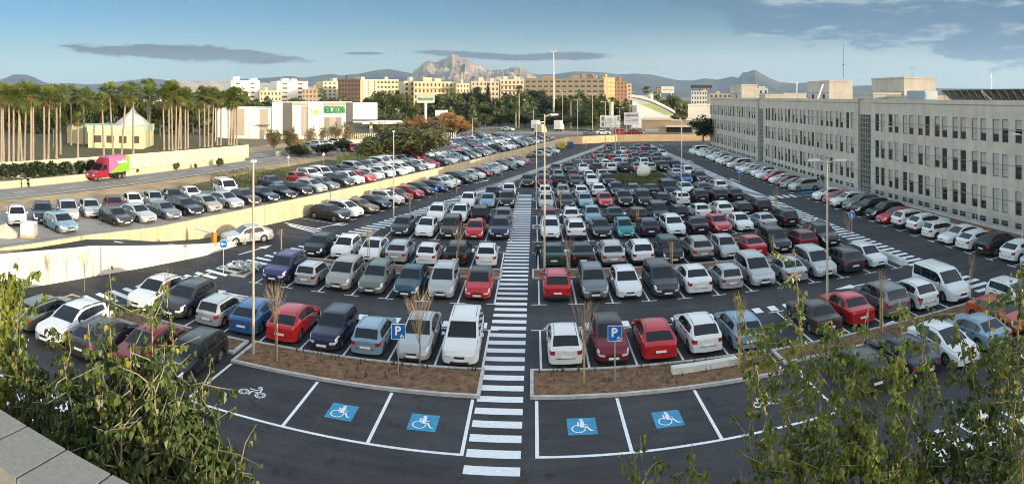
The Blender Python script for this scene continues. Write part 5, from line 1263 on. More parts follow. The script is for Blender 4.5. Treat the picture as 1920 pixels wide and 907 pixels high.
for i in range(2600):
    px = r.uniform(632,706); p = at(px, r.uniform(303,322)-(px-632)*.08, ZU); h = r.uniform(.8,2.0); a = r.uniform(0,6.3); dx, dy = .05*cos(a), .05*sin(a); l = r.uniform(-.3,.3)
    k.poly([(p[0]-dx,p[1]-dy,ZU),(p[0]+dx,p[1]+dy,ZU),(p[0]+l,p[1]+l*.5,ZU+h)])
tag(k.build('reeds', leafmat('reed_green', (0.06,0.09,0.03),(0.15,0.17,0.06), .5, .3)), 'tall green reeds growing beside the upper car park', 'reeds', kind='stuff')
k = MB()
for i in range(9000):
    q = r.random()
    if q < .55: p = (r.uniform(12.6,21.2), r.uniform(85.2,98.8), .2); h = r.uniform(.1,.35)
    else: p = at(r.uniform(395,640), r.uniform(318,352), ZU); h = r.uniform(.1,.4)
    if q >= .55 and not (p[0] < -31 and p[0] > rl(0,p[1])+.5): continue
    a = r.uniform(0,6.3); dx, dy = .06*cos(a), .06*sin(a); l = r.uniform(-.15,.15); k.poly([(p[0]-dx,p[1]-dy,p[2]),(p[0]+dx,p[1]+dy,p[2]),(p[0]+l,p[1]+l,p[2]+h)])
tag(k.build('grass', leafmat('grass_blades', (0.05,0.07,0.02),(0.16,0.15,0.05), .4, .3)), 'rough grass on the verge and in the planted square', 'grass', kind='stuff')
# weeds in the beds
k = MB()
for i in range(110):
    x = r.choice([r.uniform(-14,-2.6), r.uniform(.2,11)]); y = r.choice([26.5+r.random()*2, 28.45]); 
    for _ in range(5):
        a = r.uniform(0,6.3); h = r.uniform(.08,.4); l = r.uniform(.03,.12); k.poly([(x-.02*sin(a),y+.02*cos(a),.09),(x+.02*sin(a),y-.02*cos(a),.09),(x+l*cos(a),y+l*sin(a),.1+h)])
tag(k.build('weeds', leafmat('weed_green', (0.05,0.06,0.025),(0.10,0.10,0.04), 2, .3)), 'sparse weeds and seedlings in the front planted beds', 'weeds', kind='stuff')

k = MB()
for i in range(2600):
    x = r.choice([r.uniform(-14,-2.6), r.uniform(.2,11.3), r.uniform(12.2,26.5), r.uniform(-27,-15)]); y = r.uniform(26.4,28.5) if -14.2 < x < 11.5 else r.uniform(27.1,28.3); s = r.uniform(.012,.05)
    b = len(k.v); k.v += [(x-s,y-s*r.random(),.10),(x+s,y-s*r.random(),.10),(x+s*r.uniform(-.5,.5),y+s,.10),(x+s*r.uniform(-.4,.4),y,.10+s*r.uniform(.8,1.5))]; k.f += [(b,b+1,b+3),(b+1,b+2,b+3),(b+2,b,b+3)]; k.m += [0,0,0]
tag(k.build('soil_clods', mat('clods', (0.15,0.095,0.06), rough=1, noise=.4, scale=5, col2=(0.30,0.24,0.17))), 'loose clods and pebbles on the bare soil of the front beds', 'clods', kind='stuff')
# palms
L_PALM = leafmat('palm_fan', (0.055,0.095,0.025), (0.165,0.20,0.05), .5, .25); L_SKIRT = leafmat('dead_palm_fan', (0.10,0.07,0.035), (0.20,0.145,0.07), .5, .2)
M_PTRUNK = mat('palm_trunk', (0.25,0.21,0.165), rough=.95, noise=.35, scale=2.5, detail=6, stretch=(1,1,3))
def palm_crown(seed):
    r = random.Random(seed); g = MB(); d_ = MB()
    for i in range(44):
        dead = i >= 34; el = r.uniform(-1.1,-.35) if dead else radians(r.uniform(-35,82)); a = r.uniform(0,2*pi)
        d = Vector((cos(el)*cos(a), cos(el)*sin(a), sin(el))); st = r.uniform(.5,.9)*(.6 if dead else 1); c = d*st
        side = d.cross(Vector((0,0,1))).normalized(); up = side.cross(d).normalized()
        k = d_ if dead else g
        for q in range(9):
            t = -1.15 + 2.3*q/8; dr = (d*cos(t)+side*sin(t)+up*r.uniform(-.1,.2)); L = r.uniform(.75,1.05)*(.8 if dead else 1); w = side*cos(t)*.07 - d*sin(t)*.07
            m = c + dr*L*.6; e = c + dr*L + Vector((0,0,-.25*L))
            b = len(k.v); k.v += [tuple(c), tuple(m+w), tuple(e), tuple(m-w)]; k.f.append((b,b+1,b+2,b+3)); k.m.append(0)
        k.tube([(0,0,0), tuple(c)], [.03,.015], 3)
    return g.mesh('crown', L_PALM), d_.mesh('dead_fronds', L_SKIRT)
PC = [palm_crown(i) for i in range(4)]
k = MB(); k.tube([(0,0,0),(0,0,.06),(.0,0,.5),(0,0,1)], [1.35,1.0,.82,.72], 9); PT = k.mesh('trunk', M_PTRUNK, 60)
PALMS = [(20,690,335,-.2),(48,690,352,0),(72,690,348,0),(97,690,352,.2),(116,690,370,-.5),(165,690,335,0),(176,688,345,0),(236,682,352,-.1),(256,680,356,.2),(300,672,330,0),(322,650,338,-.1),(378,600,332,0),(414,668,470,0),(552,661,380,-.3),(602,655,335,-.6),(645,655,340,.7),(708,650,318,0),(786,600,303,0),(796,604,335,0),(872,627,358,-.2),(897,626,318,0),(916,626,322,-.2),(932,626,338,.2),(946,624,350,.4),(960,622,356,0),(984,620,350,0),(998,618,380,0),(1062,610,372,-.2),(1086,612,338,0),(1106,610,345,.1),(1126,608,352,.3),(1154,602,366,-.1),(1172,602,358,.1),(1214,600,366,-.1),(1228,600,372,0),(1243,600,348,.1),(1257,600,340,.1),(8,690,350,0),(130,684,330,.3),(445,606,345,0)]
PALMS.sort()
for i, (zx, zb, zt, ln) in enumerate(PALMS):
    px, yb, yt = zx/2.833, 60+zb/2.833, 60+zt/2.833; r = (H-3.55)*F/(yb-YV); x, y = pol(px, r); h = zat(yt, r)-3.55
    sz = 1.38 if zt < 460 else .9
    t = thing('palm_tree', '%s fan palm above the pale yellow wall, %s palm from the left' % ('short' if zt > 460 else 'leaning' if abs(ln) > .45 else 'tall', ordn(i+1)), 'palm tree', (x,y,3.55), rt.uniform(0,6), 'fan palms in the park')
    # lean: crown moves sideways in world X
    rzv = t.rotation_euler.z; lx, ly = ln*1.3*cos(-rzv), ln*1.3*sin(-rzv)
    o = link('trunk', PT, t); o.scale = (.19,.19,h); o.rotation_euler = (-atan2(ly,h), atan2(lx,h), 0)
    cm, sm = PC[i%4]
    for nm, me in (('crown',cm),('dead_fronds',sm)):
        c = link(nm, me, t, (lx,ly,h)); s = sz*rt.uniform(.9,1.15); c.scale = (s,s,s*1.05)
for i, (px, yb, yt, sz, lab) in enumerate(((967,240,206,1.2,'palm at the road junction, left of a pair'),(1000,236,200,1.2,'palm at the road junction, right of a pair'),(973,214,168,1.15,'taller palm behind the junction palms'),(1147,222,190,1.3,'palm beside the tall concrete column'),(1213,205,170,1.7,'palm rising behind the white sloped roof'),(1070,222,186,1.15,'palm among the trees left of the concrete column'))):
    r = 210 if i != 4 else 300; x, y = pol(px, r); h = zat(yt, r)-ZU
    t = thing('palm_tree', lab, 'palm tree', (x,y,ZU), i, 'palms by the far street'); o = link('trunk', PT, t); o.scale = (.3,.3,h)
    for nm, me in zip(('crown','dead_fronds'), PC[i%4]): c = link(nm, me, t, (0,0,h)); c.scale = (sz,sz,sz)

# young bare trees tied to stakes
def young_proto(seed, kind):
    r = random.Random(seed); k = MB(); k.tube([(0,0,0),(.01,.0,.3),(0,.01,.55)], [.010,.008,.006], 6); tm = k.mesh('trunk', M_BARKP)
    g = MB(); n = 34 if kind == 'fan' else 24
    for i in range(n):
        z = r.uniform(.36,.6); a = r.uniform(0,6.3); s = r.uniform(.03,.16) if kind == 'fan' else r.uniform(.02,.1); tz = r.uniform(.72,1.0)
        p1 = (s*.45*cos(a), s*.45*sin(a), z+(tz-z)*.35); p2 = (s*cos(a), s*sin(a), tz); g.tube([(0,0,z),p1,p2], [.0019,.0015,.0007], 4, cap=False)
        for _ in range(2):
            b = r.uniform(-1,1)+a; q = r.uniform(.3,.8); st = Vector(p1)*(1-q)+Vector(p2)*q; e = st+Vector((.05*cos(b),.05*sin(b),.1)); g.tube([tuple(st),tuple(e)], [.0012,.0006], 3, cap=False)
    return tm, g.mesh('twigs', M_TWIG)
YP = [young_proto(i, 'fan' if i < 3 else 'broom') for i in range(5)]
ST = MB(); ST.tube([(0,0,0),(0,0,1.9)], .035, 6); ST = ST.mesh('stake', M_STAKE)
def young(px, yb, yt, label, stakes, v, z0=.1):
    x, y, _ = at(px, yb, z0); r = sqrt(x*x+y*y); h = zat(yt, r)-z0
    t = thing('young_tree', label, 'young tree', (x,y,z0), v*1.3, 'young leafless trees'); tm, gm = YP[v%5]
    o = link('trunk', tm, t); o.scale = (h*.9,h*.9,h); o = link('twigs', gm, t); o.scale = (h,h,h)
    for s in range(stakes): link('stake', ST, t, (.12 if s else -.12, .04*s, 0))
for i, a in enumerate([(786,708,532,'golden leafless young tree in the left bed right of the parking sign',0),(1096,716,545,'golden leafless young tree with stakes in the right bed left of the parking sign',2),(517,677,520,'leafless young tree with a stake before red hatchback and the lamp post',1),(1386,690,540,'broom shaped leafless young tree with stakes at the right bed end',2),
  (313,596,498,'leafless young tree between white SUV and dark grey SUV in the front row',1),(158,548,462,'leafless sapling standing before the white ramp wall, right one',0),(90,534,468,'leafless sapling standing before the white ramp wall, left one',0),(526,472,426,'leafless sapling with a stake beside the left footpath zebra',1),(690,494,418,'leafless sapling in front of white hatchback of the third row',1),(858,520,410,'golden leafless young tree between red hatchback and brown carrier',1),(1066,520,440,'golden leafless young tree with two stakes right of dark green saloon',2),(1260,500,448,'leafless young tree with two stakes beside black carrier',2),
  (1447,487,436,'leafless young tree with a stake beside red saloon of the third row',1),(1340,418,376,'leafless sapling with stakes behind red saloon of the fourth row',2),(1195,430,392,'leafless sapling with stakes before dark brown hatchback',2),(1053,390,345,'leafless sapling right of the zebra crossing far end',1),(1455,402,350,'leafless sapling near the right footpath by black SUV',1),(1590,470,395,'leafless sapling beside the round walking sign',1),(1652,622,498,'thin leafless young tree with stakes behind red saloon of the front row',2),(1822,560,470,'thin leafless sapling right of the small white van',1),(770,402,360,'leafless sapling at the left footpath near red cars',1),(855,362,330,'leafless sapling beside the left footpath further back',1),(940,335,305,'leafless sapling far along the left footpath',1),(1098,300,262,'leafless sapling at the far left corner bed',0)]):
    young(a[0], a[1], a[2], a[3], a[4], i)

# foreground poplars: limbs, twigs and hanging heart-shaped leaves
L_POP = leafmat('poplar_leaf', (0.055,0.10,0.018), (0.20,0.225,0.035), 1.6, .35, .42)
L_POPD = leafmat('poplar_leaf_dark', (0.030,0.062,0.018), (0.105,0.14,0.032), 1.3, .3, .42)
L_POPY = leafmat('young_poplar_leaf', (0.16,0.16,0.015), (0.30,0.27,0.03), 1.6, .4, .42)
def poplar(name, label, x, y, limbs, lm, seed, leaf=.055, dens=1.0, base_h=3.2, bark=M_BARKP, mass=()):
    """limbs: tips in world coordinates; each limb rises from the trunk and carries twigs; mass: leafy bodies (centre, radius, twigs)"""
    r = random.Random(seed); t = thing(name, label, 'tree', (x,y,0), 0, 'poplars below the viewpoint'); wood = MB(); lf = MB()
    wood.tube([(0,0,-.05),(.03,.02,base_h*.5),(0,0,base_h)], [.16,.13,.10], 9)
    def leaf_at(p, s, mi=0):
        a = r.uniform(0,6.3); out = Vector((cos(a), sin(a), r.uniform(-.9,.25))).normalized(); q = p + out*s*.6
        dn = (out*.55 + Vector((r.uniform(-.4,.4), r.uniform(-.4,.4), -1.0))).normalized(); sd = dn.cross(rnd_dir(r)).normalized(); nm = sd.cross(dn); f = nm*s*.22
        pts = [q, q+dn*s*.30+sd*s*.52+f, q+dn*s*.72+sd*s*.36+f*.8, q+dn*s*1.25, q+dn*s*.72-sd*s*.36+f*.8, q+dn*s*.30-sd*s*.52+f]
        b = len(lf.v); lf.v += [tuple(v) for v in pts]; lf.f += [(b,b+1,b+2,b+3),(b,b+3,b+4,b+5)]; lf.m += [mi,mi]
    pts_all = []
    def twig(p, e, n, wd_=.010):
        m = p.lerp(e,.5) + rnd_dir(r)*.06 + Vector((0,0,-.03)); wood.tube([tuple(p),tuple(m),tuple(e)], [wd_,wd_*.75,.003], 4, cap=False)
        for _ in range(n):
            u = r.uniform(.15,1.06); b = p.lerp(m,u*2) if u < .5 else m.lerp(e,u*2-1); leaf_at(b, leaf*r.uniform(1.0,2.0))
    for (tx, ty, tz) in limbs:
        tip = Vector((tx-x, ty-y, tz)); st = Vector((0,0,base_h*r.uniform(.6,1.0))); mid = st.lerp(tip, .45) + Vector((tip.x*.25, tip.y*.25, -.04*tip.z)) + rnd_dir(r)*.35
        cv = []; wob = rnd_dir(r)*.16; wob2 = rnd_dir(r)*.10
        for i in range(13):
            q = i/12; cv.append(st*(1-q)**2 + mid*2*q*(1-q) + tip*q*q + wob*sin(q*7) *q + wob2*sin(q*13)*q*(1-q)*2)
        wood.tube([tuple(v) for v in cv], [.045*(1-i/12)**.8+.005 for i in range(13)], 6, cap=False)
        pts_all += cv[4:]
        for j in range(int(26*dens)):
            q = r.uniform(.2,1.0)**.62; i = min(11, int(q*12)); p = cv[i].lerp(cv[i+1], q*12-i)
            d = (rnd_dir(r) + Vector((0,0,.35)) + Vector((tip.x,tip.y,0)).normalized()*.2).normalized(); L = r.uniform(.35,1.05)*(1.2-q*.65)
            twig(p, p + d*L, int(r.uniform(9,20)))
        for _ in range(int(80*dens)): q = r.uniform(.5,1.0); i = min(11, int(q*12)); leaf_at(cv[i].lerp(cv[i+1], q*12-i), leaf*r.uniform(1.0,1.9), 1 if q > .84 and r.random() < .75 else 0)
    for (cx, cy, cz, R, n) in mass:
        c = Vector((cx-x, cy-y, cz))
        for _ in range(n):
            e = c + rnd_dir(r)*R*r.random()**.45; p = r.choice(sorted(r.sample(pts_all, min(60, len(pts_all))), key=lambda v: (v-e).length)[:7])
            d = (p-e).normalized()*.6 + Vector((0,0,-.45)) + rnd_dir(r)*.5; p = e + d.normalized()*r.uniform(.25,.6); twig(p, e, int(r.uniform(14,30)), .006)
    wood.build('trunk', bark, t, 60); lf.build('crown', [lm, L_POPY], t)
def tips(lst):
    out = []
    for px, py, r in lst: x, y = pol(px, r); out.append((x, y, zat(py, r)))
    return out
def bodies(lst):
    out = []
    for px, py, r, R, n in lst: x, y = pol(px, r); out.append((x, y, zat(py, r), R, n))
    return out
poplar('poplar_tree', 'leafy poplar reaching up at the lower left beside the parapet', -4.3, 6.2, tips([(208,555,7.8),(288,580,7.6),(160,605,7.6),(245,650,7.2),(330,640,7.8),(372,730,7.6),(110,620,7.9),(128,700,7.2),(300,740,6.8),(225,770,6.6),(66,700,7.9),(400,830,7.2),(180,690,7.0),(275,700,7.2),(350,860,6.8),(455,850,7.4),(372,780,7.8),(30,660,8.0),(310,680,8.1)]), L_POPD, 5, .043, 1.0,
       mass=bodies([(190,790,7.4,.6,52),(290,800,7.4,.62,56),(250,850,7.0,.8,90),(340,830,7.4,.6,50),(110,770,7.7,.6,40),(330,900,7.0,.7,70),(40,790,8.0,.5,26),(210,690,7.6,.35,16),(300,690,7.7,.35,16),(400,900,7.4,.45,26),(60,700,7.9,.35,10)]))
poplar('poplar_tree', 'poplar branch tips entering at the left edge of the picture', -8.2, 6.6, tips([(20,488,8.2),(2,560,8.0),(30,575,8.2),(-40,520,8.6),(8,640,8.4),(-60,600,8.8)]), L_POP, 8, .055, .8, mass=bodies([(4,600,8.2,.3,10),(18,520,8.2,.2,6)]))
poplar('poplar_tree', 'yellow green poplar with bare pale branches at the lower right', 5.2, 8.6, tips([(1490,478,9.6),(1395,540,9.8),(1500,580,9.2),(1570,600,9.0),(1440,615,9.4),(1630,590,9.2),(1690,570,9.4),(1610,690,8.8),(1540,690,8.8),(1460,720,9.0),(1690,680,8.8),(1400,650,9.4),(1570,780,8.4),(1640,800,8.4),(1480,830,8.6),(1700,760,8.6),(1740,600,9.4)]), L_POP, 13, .043, .8,
       mass=bodies([(1480,660,9.2,.6,10),(1560,670,9.0,.6,10),(1650,690,9.0,.65,12),(1560,800,8.8,.7,12),(1660,810,8.8,.7,18),(1720,670,9.2,.5,6),(1480,870,8.8,.6,16),(1590,880,8.6,.7,30),(1690,880,8.6,.6,24)]))
poplar('poplar_tree', 'green poplar at the right edge of the picture', 7.9, 7.6, tips([(1905,490,9.8),(1850,565,9.8),(1800,590,9.8),(1880,640,9.4),(1820,660,9.4),(1760,690,9.2),(1905,720,9.0),(1850,770,9.0),(1790,800,9.0),(1730,840,8.8),(1910,830,8.8),(1880,560,10)]), L_POPD, 17, .043, .85,
       mass=bodies([(1830,710,9.4,.6,18),(1890,650,9.6,.5,14),(1780,860,9.0,.6,22),(1880,800,9.2,.6,20),(1850,890,9.0,.6,28)]))
poplar('poplar_tree', 'small sparse poplar top at the bottom edge right of the bays', 2.2, 8.4, tips([(1192,835,8.8),(1240,855,8.6),(1290,845,8.6),(1330,885,8.4),(1215,895,8.4),(1290,900,8.4),(1400,870,8.6),(1430,840,8.8)]), L_POP, 23, .045, .5, 2.8)

# ------------------------------------------------------------------ buildings beyond
def block(label, px0, px1, ytop, r, depth, m, floors, cols, yaw=0.0, z0=ZU, win=(.45,.5), wm=None, balcony=None, roofbits=1, name='apartment_block', side=3, h=None, seed=1, group='apartment blocks on the skyline', cat='apartment block', px_is_front=True):
    x0, y0 = pol(px0, r); x1, y1 = pol(px1, r); d = Vector((x1-x0, y1-y0)); w = d.length/max(.3, cos(yaw)); rz = atan2(d.y, d.x) + yaw
    hh = h or (zat(ytop, r)-z0)
    t = thing(name, label, cat, (x0,y0,z0), rz, group)
    k = MB(); k.box(0,0,0,w,depth,hh); k.box(-.15,-.15,hh,w+.15,depth+.15,hh+.5); k.build('wall', m, t)
    rr = random.Random(seed); fh = hh/floors; cw = w/max(1,cols); wm = wm or M_WIN
    fw = MB(); fw.box(0,-.06,0,cw*win[0],-.004,fh*win[1]); fm = fw.mesh('window', wm)
    sw = MB(); sw.box(.004,0,0,.06,depth/max(1,side)*.4,fh*win[1]); sm = sw.mesh('window', wm)
    for f in range(floors):
        for c in range(cols): link('window', fm, t, (cw*(c+.5-win[0]/2), 0, fh*(f+.3)))
        for c in range(side): link('window', sm, t, (w, depth/side*(c+.3), fh*(f+.3)))
        if balcony:
            k = MB(); k.box(-.0+cw*.1,-1.1,fh*f+.02,w-cw*.1,-.08,fh*f+.16); k.box(cw*.1,-1.1,fh*f+.16,w-cw*.1,-1.02,fh*f+1.0); k.build('balcony', balcony, t)
    for i in range(roofbits):
        a = rr.uniform(.08,.8)*w; b = min(w*.18, 7)*rr.uniform(.6,1.2); k = MB(); k.box(a, depth*.2, hh+.51, a+b, depth*.6, hh+.5+rr.uniform(1.6,3.2)); k.build('roof_block', m, t)
    return t
C_WHITE = mat('white_stucco', (0.72,0.68,0.60), rough=.85, noise=.05, scale=.4); C_CREAM = mat('cream_stucco', (0.53,0.455,0.31), rough=.85, noise=.06, scale=.4); C_BEIGE = mat('beige_stucco', (0.48,0.41,0.31), rough=.85, noise=.08, scale=.4)
C_BROWN = mat('brown_brick', (0.30,0.245,0.18), rough=.85, noise=.08, scale=.4); C_DKB = mat('dark_brown_cladding', (0.085,0.06,0.045), rough=.8, noise=.1, scale=.4); C_OR = mat('orange_brick', (0.46,0.32,0.17), rough=.85, noise=.08, scale=.4)
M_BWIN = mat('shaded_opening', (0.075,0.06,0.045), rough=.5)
block('white apartment tower above the palms, left of two', 433, 487, 152, 420, 20, C_WHITE, 7, 2, .25, side=3, wm=M_BWIN, win=(.3,.4), seed=2, roofbits=2)
block('white apartment tower with arches, right of two', 519, 578, 153, 430, 22, C_WHITE, 7, 2, .25, side=3, wm=M_BWIN, win=(.3,.4), seed=3, roofbits=2)
block('low beige apartment block between the two white towers', 487, 528, 171, 415, 16, C_BEIGE, 4, 6, .1, seed=4, wm=M_BWIN)
block('brown terrace block right of the white towers', 566, 607, 168, 410, 16, C_BROWN, 5, 6, 0, seed=5, wm=M_BWIN)
block('pale apartment block behind the hotel left corner', 606, 640, 153, 440, 20, C_CREAM, 8, 4, .3, seed=6, wm=M_BWIN)
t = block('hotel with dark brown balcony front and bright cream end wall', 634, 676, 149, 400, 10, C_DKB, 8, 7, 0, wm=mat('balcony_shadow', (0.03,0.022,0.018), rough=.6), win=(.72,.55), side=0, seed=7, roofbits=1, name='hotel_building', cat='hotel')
block('cream hotel wing with dark vertical window strips', 675, 708, 150, 401, 24, C_CREAM, 8, 3, .5, wm=M_BWIN, win=(.16,.9), seed=8, name='hotel_building', cat='hotel')
block('cream hotel wing with balconies at its right end', 706, 747, 150, 408, 20, C_CREAM, 7, 6, .12, wm=M_BWIN, win=(.62,.45), seed=9, name='hotel_building', cat='hotel')
block('cream apartment block with long balconies behind the pole sign', 776, 857, 154, 430, 16, C_CREAM, 5, 11, .1, balcony=C_CREAM, seed=10, wm=M_BWIN, roofbits=2)
block('narrow cream block at the left of the balcony block', 757, 790, 153, 440, 16, C_CREAM, 6, 3, .3, seed=11, wm=M_BWIN)
block('cream apartment block above the orange tree', 856, 880, 157, 425, 16, C_CREAM, 6, 4, .2, seed=12, wm=M_BWIN)
block('pale terraced apartment block left of the cypress', 884, 936, 153, 440, 16, C_BEIGE, 6, 7, .1, seed=13, wm=M_BWIN, roofbits=2)
block('pale terraced apartment block with stepped roof', 938, 982, 150, 450, 18, C_BEIGE, 6, 6, .15, balcony=C_CREAM, seed=14, wm=M_BWIN, roofbits=3)
block('very long brown brick apartment block in shade', 984, 1132, 148, 400, 16, C_BROWN, 7, 13, -.12, seed=15, wm=M_BWIN, win=(.62,.34), side=0, roofbits=5)
block('sunlit orange end block of the long brown building', 1131, 1153, 146, 402, 18, C_OR, 8, 3, .35, seed=16, wm=mat('cream_balcony', (0.60,0.50,0.33), rough=.8), win=(.5,.35))
block('red brown brick tower behind the orange end block', 1150, 1176, 153, 430, 16, mat('red_brick', (0.27,0.17,0.115), rough=.85), 8, 4, .2, seed=17, wm=M_BWIN)
block('narrow pale tower right of the red brown brick tower', 1168, 1184, 158, 460, 12, C_BEIGE, 7, 2, .2, seed=18, wm=M_BWIN)
block('grey white flat building behind the lot right of the white roof', 1290, 1345, 217-19, 235, 14, C_WHITE, 1, 0, .0, seed=19, side=0, roofbits=0, name='flat_building', cat='building')
block('dense low pale houses on the right skyline', 1296, 1326, 171, 520, 20, C_WHITE, 4, 6, 0, seed=20, wm=M_BWIN, roofbits=3, name='house_block', cat='building')
block('pale industrial roof on the right skyline behind the far office wing', 1370, 1440, 166, 560, 30, C_WHITE, 2, 8, 0, seed=22, wm=M_BWIN, roofbits=3, name='house_block', cat='building')
for i, (a, b, yt, r, m) in enumerate(((250,300,189,520,C_BEIGE),(300,330,183,560,C_WHITE),(345,372,186,540,C_BEIGE),(395,432,176,520,C_BEIGE),(590,612,170,600,C_WHITE),(745,760,158,620,C_CREAM),(1186,1230,180,560,C_BEIGE),(1330,1372,176,600,C_BEIGE))):
    block('%s house block peeping over the trees, %s from the left' % ('white' if m is C_WHITE else 'beige' if m is C_BEIGE else 'cream', ordn(i+1)), a, b, yt, r, 14, m, 3, 5, .1, seed=40+i, wm=M_BWIN, name='house_block', cat='building', group='distant houses')

# supermarket
A = Vector(pol(404,162)); B = Vector(pol(661,158)); d = B-A; wd = d.length; rz = atan2(d.y,d.x); hl, hr = 8.1, 9.7
t = thing('supermarket', 'long white supermarket with striped panels and green lettering', 'supermarket', (A.x,A.y,ZU), rz)
us = wd*.42
k = MB(); k.box(0,0,0,us,26,hl); k.build('wall', C_WHITE, t)
k = MB(); k.box(us+.01,-.3,0,wd,26,hr-.9); k.box(us+.01,-.32,hr-.9,wd,26.02,hr); k.build('wall', C_WHITE, t)
PN = [mat('panel_white', (0.74,0.71,0.64), rough=.6), mat('panel_grey', (0.24,0.225,0.20), rough=.6), mat('panel_beige', (0.36,0.31,0.25), rough=.6)]
rr = random.Random(6); u = 0.4
while u < us-1.0:
    w = rr.uniform(.8,2.4); q = MB(); q.box(u,-.08,.9,min(u+w,us-.2),-.004,hl-.2); q.build('wall_panel', rr.choice(PN), t); u += w + rr.choice([.02,.02,1.2])
u = us+5.6
while u < wd-1.9:
    w = rr.uniform(.6,1.7); q = MB(); q.box(u,-.38,.9,min(u+w,wd-1.8),-.304,hr-3.9 if u > us+.5*(wd-us) else hr-1.0); q.build('wall_panel', rr.choice(PN), t); u += w + rr.choice([.02,.9])
GR_ = mat('panel_dark_grey', (0.10,0.10,0.10), rough=.6)
k = MB(); k.box(us+2.9,-.41,0,us+5.4,-.303,hr-.05); k.build('wall_panel', GR_, t); k = MB(); k.box(wd-1.7,-.41,0,wd+.05,-.303,hr-.05); k.build('wall_panel', GR_, t)
k = MB(); k.box(us+5.5,-.36,hr-.85,wd-1.8,-.322,hr-.05); k.build('fascia', mat('fascia_grey', (0.33,0.32,0.30), rough=.6), t)
lx = us + .56*(wd-us); k = MB(); k.box(lx-2.3,-.46,1.5,lx+1.6,-.412,hr+.05); lp = k.build('logo_panel', C_WHITE, t)
GRN = mat('letter_green', (0.0,0.24,0.07), rough=.4); YEL = mat('logo_yellow', (0.75,0.48,0.03), rough=.4); GRY = mat('logo_grey', (0.22,0.22,0.20), rough=.5)
def ell(k, cx, cz, a, b, w, y, n=22):
    for j in range(n):
        p, q = 2*pi*j/n, 2*pi*(j+1)/n
        k.poly([(cx+(a-w)*cos(p),y,cz+(b-w)*sin(p)),(cx+a*cos(p),y,cz+b*sin(p)),(cx+a*cos(q),y,cz+b*sin(q)),(cx+(a-w)*cos(q),y,cz+(b-w)*sin(q))])
k = MB(); ell(k, lx-.3, hr-2.1, 1.2, 1.5, .13, -.48); k.build('logo_ring', GRY, lp)
k = MB(); k.poly([(lx-.3+.78*cos(a), -.49, hr-2.45+.55*sin(a)) for a in [2*pi*j/16 for j in range(16)]]); k.box(lx-.95,-.5,hr-2.45,lx+.35,-.491,hr-2.1); k.build('logo_basket', YEL, lp)
tm = text_mesh('MERCADONA', 2.75, .06, .05); tm.materials.clear(); tm.materials.append(GRN); o = link('lettering', tm, t, ((lx+1.9+wd-1.9)/2, -.46, hr-2.0)); o.rotation_euler = (pi/2,0,0)
bw = max(v.co.x for v in tm.vertices)-min(v.co.x for v in tm.vertices); o.scale = ((wd-1.9-lx-1.9)/bw, 1, 1)
k = MB(); k.box(wd+.06,-.5,hr-4.5,wd+6.5,4,hr-.1); k.build('white_box', C_WHITE, t)
k = MB(); k.box(wd+.06,-2.5,hr-5.2,wd+13,5,hr-4.9); k.box(wd+4.5,1,0,wd+5.3,1.8,hr-5.2); k.build('entrance_canopy', C_WHITE, t)
k = MB(); k.box(us-3.5,-1.3,3.6,us-.6,-.01,3.9); k.build('loading_canopy', GRY, t)
for q_ in (4, wd*.33): k = MB(); k.box(q_,-.1,0,q_+1.1,-.01,2.4); k.build('service_door', GRY, t)
x, y = pol(700,150); t = thing('fence', 'grey paling fence of the supermarket car park', 'fence', (x-10,y-8,ZU), rz)
k = MB(); k.box(0,0,0,34,.2,.8); k.build('plinth', C_WHITE, t); k = MB()
for i in range(70): k.box(.45*i+.6,.05,.801,.45*i+.8,.12,2.4)
k.build('paling', mat('paling_cream', (0.5,0.45,0.32), rough=.7), t)
x, y = pol(735,176); t = thing('parking_canopy', 'long pale parking canopy beside the supermarket', 'canopy', (x-9,y,ZU), rz); k = MB(); k.box(0,0,3.0,30,6,3.25); k.build('roof', C_WHITE, t)
for i in range(5): k = MB(); k.tube([(3+6*i,3,0),(3+6*i,3,3)], .12, 6); k.build('post', M_STEEL, t)
# pole sign of the supermarket
r = 190; x, y = pol(798, r); t = thing('pole_sign', 'tall grey supermarket pole sign with green lettering', 'sign', (x,y,ZU), -atan2(x,y)); zb, zt = zat(190,r)-ZU, zat(173,r)-ZU; w = 34*r/F/2
k = MB(); k.tube([(0,0,0),(0,0,zb)], .42, 10); k.build('pole', C_WHITE, t); k = MB(); k.box(-w,-.5,zb,w,.5,zt); pnl = k.build('panel', mat('sign_panel', (0.36,0.37,0.36), rough=.5), t)
k = MB(); k.box(-w*.97,-.55,zb-.4,w*.97,.55,zb-.01); k.build('light_bar', C_WHITE, t)
tm = text_mesh('MERCADONA', 1.0, .03, .03); tm.materials.clear(); tm.materials.append(GRN); o = link('lettering', tm, pnl, (0,-.54,zb+.75)); o.rotation_euler = (pi/2,0,0); o.scale = (1.72*w/(max(v.co.x for v in tm.vertices)*2),1,1)
k = MB(); k.box(-.75,-.54,zb+1.5,.55,-.505,zb+2.35); k.build('logo_basket', YEL, pnl)
x, y = pol(828,178); t = thing('billboard', 'white billboard left of the orange autumn tree', 'billboard', (x,y,ZU), -atan2(x,y)); k = MB(); k.box(-1.9,-.1,2.6,1.9,.1,4.9); k.build('panel', C_WHITE, t)
for q_ in (-1.2, 1.2): k = MB(); k.tube([(q_,.2,-2.3),(q_,.2,4.6)], .1, 6); k.build('post', M_STEEL, t)
t.location.z += 2.3

